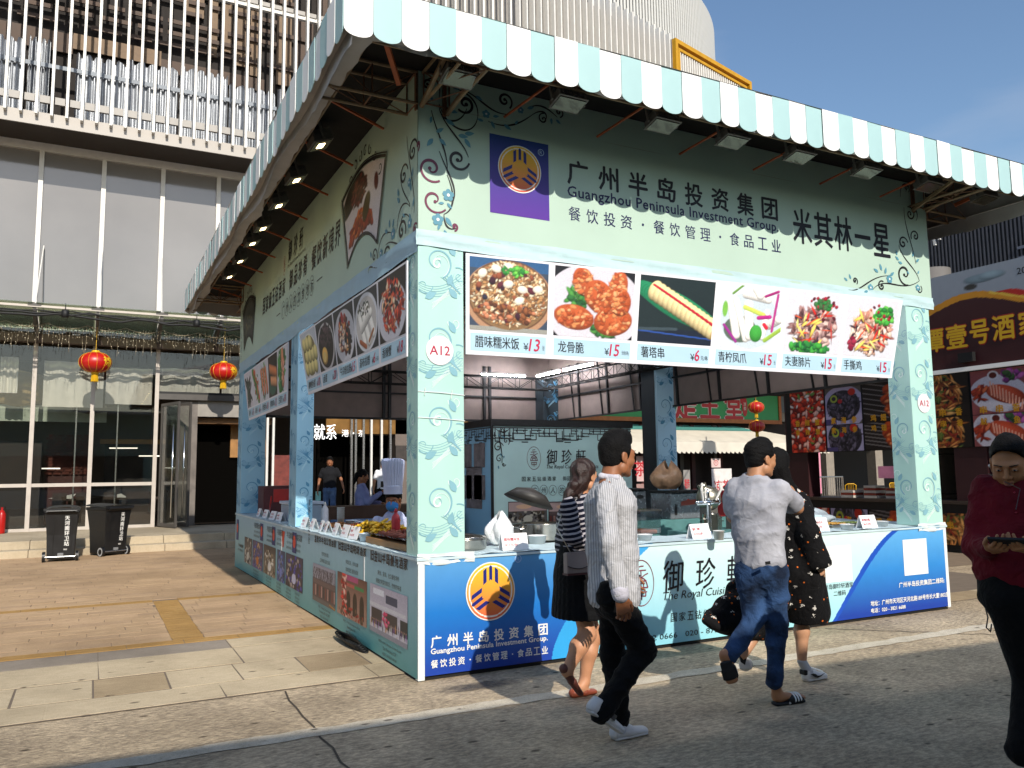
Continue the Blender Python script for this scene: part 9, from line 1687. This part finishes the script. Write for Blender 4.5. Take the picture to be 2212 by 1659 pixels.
    ld = MB(); ld.tube([tuple(PC6(800, 705, Y0-.05)), tuple(PC6(815, 760, Y0-.1)), tuple(PC6(805, 820, Y0-.1)), tuple(PC6(830, 845, Y0-.1)), tuple(PC6(836, 800, Y0-.08))], .003, 5); ld.build('key_cord', M_BLACK, smooth=True, label='thin black cord loop dangling at the thigh of the man in red', cat='cord')
man_red()
# ---------------- people farther away (one builder, posed one by one)
def figure(pos, face, H, label, top, bottom, sk='skin_tan', gtop=('plain', 'cccccc', 'cccccc'), arms=None, hair='short', sleeves=True, bare_arm=False, name='person', look=None, extra=None, legs=True, vox=.011, group=None, skirt=False, shoes=True):
    x, y, z0 = pos; f = unit((face[0], face[1], 0)); r = np.cross(f, Z); s = H/1.72; root = empty('person', (x, y, z0), label, 'person', group); P = lambda a, b, c: V3(x, y, z0)+s*(f*a+r*b+Z*c); skm = MATS.get(sk) or skin_mat(sk, 'b5835f')
    S = SDF(.018); C = P(.01, 0, 1.60); G, A = head_sdf(S, C, look if look is not None else f, Z, s); nb_ = P(-.02, 0, 1.44); S.cap(G(-.03, 0, -.05), nb_, .055*s, .06*s, k=.03); head = S.mesh(.007)
    arms = arms or (((.0, .25, 1.12), (.05, .27, .88)), ((.0, -.25, 1.12), (.05, -.27, .88))); B = SDF(.03); B.seg(P(-.01, 0, 1.37), P(0, 0, 1.28), (.11*s, .07*s), (.16*s, .10*s), r).seg(P(0, 0, 1.28), P(0, 0, 1.05), (.16*s, .10*s), (.135*s, .09*s), r).seg(P(0, 0, 1.05), P(0, 0, .90), (.135*s, .09*s), (.15*s, .10*s), r)
    T = SDF(.03); T.seg(P(-.01, 0, 1.41), P(0, 0, 1.28), (.12*s, .085*s), (.19*s, .125*s), r).seg(P(0, 0, 1.28), P(0, 0, 1.05), (.19*s, .125*s), (.165*s, .12*s), r).seg(P(0, 0, 1.05), P(0, 0, .92), (.165*s, .12*s), (.17*s, .125*s), r); hs = []
    for sg, (e, w_) in zip((1, -1), arms):
        sh = P(0, sg*.17, 1.37); el = P(*e); wr = P(*w_); B.cap(sh, el, .046*s, .038*s).cap(el, wr, .038*s, .027*s); Hd = SDF(.005); dd = unit(wr-el); hand_sdf(Hd, wr+dd*.01, dd if not bare_arm or True else dd, -r*sg if abs(dd[2]) > .6 else -Z, s, .6, thumb_side=1); hs.append(Hd.mesh(.005))
        if sleeves == 'long': T.cap(sh, el, .066*s, .058*s).cap(el, wr, .056*s, .044*s)
        else: T.cap(sh, sh+(el-sh)*.6, .072*s, .07*s)
    Q = SDF(.03); Q.seg(P(0, 0, .98), P(0, 0, .86), (.15*s, .115*s), (.165*s, .125*s), r)
    for sg in (1, -1): B.cap(P(0, sg*.08, .88), P(.02, sg*.09, .48), .08*s, .055*s).cap(P(.02, sg*.09, .48), P(0, sg*.1, .08), .052*s, .035*s); Q.cap(P(0, sg*.085, .86), P(.02, sg*.095, .48), .095*s, .072*s).cap(P(.02, sg*.095, .48), P(0, sg*.1, .08), .07*s, .058*s)
    link('body', npmesh('body', [head, B.mesh(vox)]+hs), skm, root); face_parts(G, A, root)
    if hair == 'short': hair_short(root, G, A, seed=9, vox=.007)
    elif hair == 'tail': 
        Hh = SDF(.02); Hh.ell(G(-.02, 0, .035), (.102*s, .084*s, .092*s), A); Hh.cap(G(-.10, 0, .0), G(-.12, 0, -.16), .045*s, .02*s); Hh.ell(G(-.1, 0, .01), .04*s); Hh.ell(G(.092, 0, -.04), (.085*s, .12*s, .088*s), A, sub=True, k=.006); piece('hair', Hh, .007, HAIR, root, sm=0)
    piece('top', T, .010, top, root, disp=folds(.006, int(abs(x*10))+1, 8)); piece('trousers', Q, .011, bottom, root, disp=folds(.006, int(abs(y*10))+1, 8))
    if shoes:
        for sg in (1, -1): h = P(-.07, sg*.1, 0); shoe(root, h, h+f*.26*s, Z, .095*s, .085*s, mat('dark_trainers', '2a2826', .6), M_BLACK)
    return root, P, G, A
q = at(712, 995, 'Y', 14.9); qs = at(716, 1024, 'Y', 14.9); zb_ = LZ
r0, P, G, A = figure((float(at(712, 1060, 'Y', 14.9)[0]), 14.9, .3), (-.35, -1), 1.66, 'man in black T-shirt and jeans in the tea shop doorway, holding a mint leaflet', cloth('black_tee', 'plain', '17171a', '1d1d20'), cloth('faded_denim', 'denim', '34466a', '5f7898'), gtop=None, arms=(((-.02, .27, 1.12), (.06, .30, .86)), ((-.02, -.29, 1.14), (.05, -.36, .90))))
MB().box(tuple(P(.06, .36, .58)), tuple(P(.08, .22, .82))).build('mint_leaflet', mat('mint_paper', '8ac8c0', .5, 0), label='mint green leaflet in the hand of the man in black', cat='leaflet')
xw, yw = float(at(828, 1040, 'Y', 14.7)[0]), 14.7
figure((xw, yw, .3), (.3, 1), 1.58, 'woman in white short-sleeved blouse seen from behind beyond the counter, at the shop door', cloth('white_blouse', 'plain', 'd8d8dc', 'e4e4e6'), MATS['black_trousers'], sk='skin_fair', hair='tail')
xw = float(at(782, 1100, 'Y', 7.2)[0]); figure((xw, 7.2, 0), (.9, -.15), 1.60, 'stall worker in pale lilac shirt inside the stall, side-on, holding up a phone', cloth('lilac_shirt', 'plain', '7f86b8', '9098c4'), MATS['black_trousers'], sk='skin_tan', sleeves='long', hair='tail', arms=(((.08, .22, 1.15), (.30, .12, 1.30)), ((.05, -.24, 1.14), (.32, -.10, 1.12))), look=unit((1, -.1, -.25)))
MB().box((xw+.32, 7.05, 1.30), (xw+.36, 7.22, 1.40)).build('smartphone', M_BLACK, label='dark phone held up by the worker in lilac', cat='phone')
xc = float(at(850, 1090, 'Y', 1.9)[0]); rc_, P, G, A = figure((xc, 1.9, -.22), (-.55, -.8), 1.60, 'cook with tall white toque and blue face mask behind the side counter', cloth('cook_white', 'plain', 'a9b0cf', 'bcc2dc'), MATS['black_trousers'], sk='skin_tan', sleeves='long', hair='short', arms=(((.12, .25, 1.1), (.3, .12, 1.12)), ((.12, -.25, 1.1), (.3, -.14, 1.12))), shoes=False, look=unit((-.5, -.8, -.25)))
f_, r_, u_ = A; S = SDF(.012); S.ell(G(.062, 0, -.045), (.052, .062, .058), A); v, f = S.mesh(.006); link('face_mask', npmesh('face_mask', [(v, f)]), mat('mask_blue', '2f7ac0', .7, .05), rc_); hc = G(-.01, 0, .085)
hb = MB(); n = 48; vs = []
for (rr, zz_, a) in ((.092, -.02, 0), (.094, .055, 0), (.090, .06, .3), (.102, .18, 1), (.112, .29, 1), (.108, .315, 1), (.06, .325, .6), (.002, .32, 0)):
    for j in range(n): t = 2*pi*j/n; q = rr*(1+.045*a*(1 if j % 2 else -1)); vs.append((hc[0]+q*math.cos(t)*1.0, hc[1]+q*math.sin(t), hc[2]+zz_+.012*a*math.sin(3*t)))
hb.add(vs, [(i*n+j, i*n+(j+1) % n, (i+1)*n+(j+1) % n, (i+1)*n+j) for i in range(7) for j in range(n)]); hb.build('toque', mat('toque_white', 'b9bfd8', .8, .03), rc_, smooth=False)
q = at(2118, 1040, 'X', 13.0); figure((13.0, float(q[1]), -.0), (-1, -.3), 1.62, 'kitchen worker in white shirt and black apron inside the maroon stall', cloth('white_shirt_apron', 'plain', 'b8bcc4', 'c8ccd2'), MATS['black_trousers'], sk='skin_tan', hair='short')
MB().box((12.80, float(q[1])-.15, .5), (12.82, float(q[1])+.15, 1.25)).build('apron', M_BLACK, label='black apron worn by the kitchen worker in the maroon stall', cat='apron')
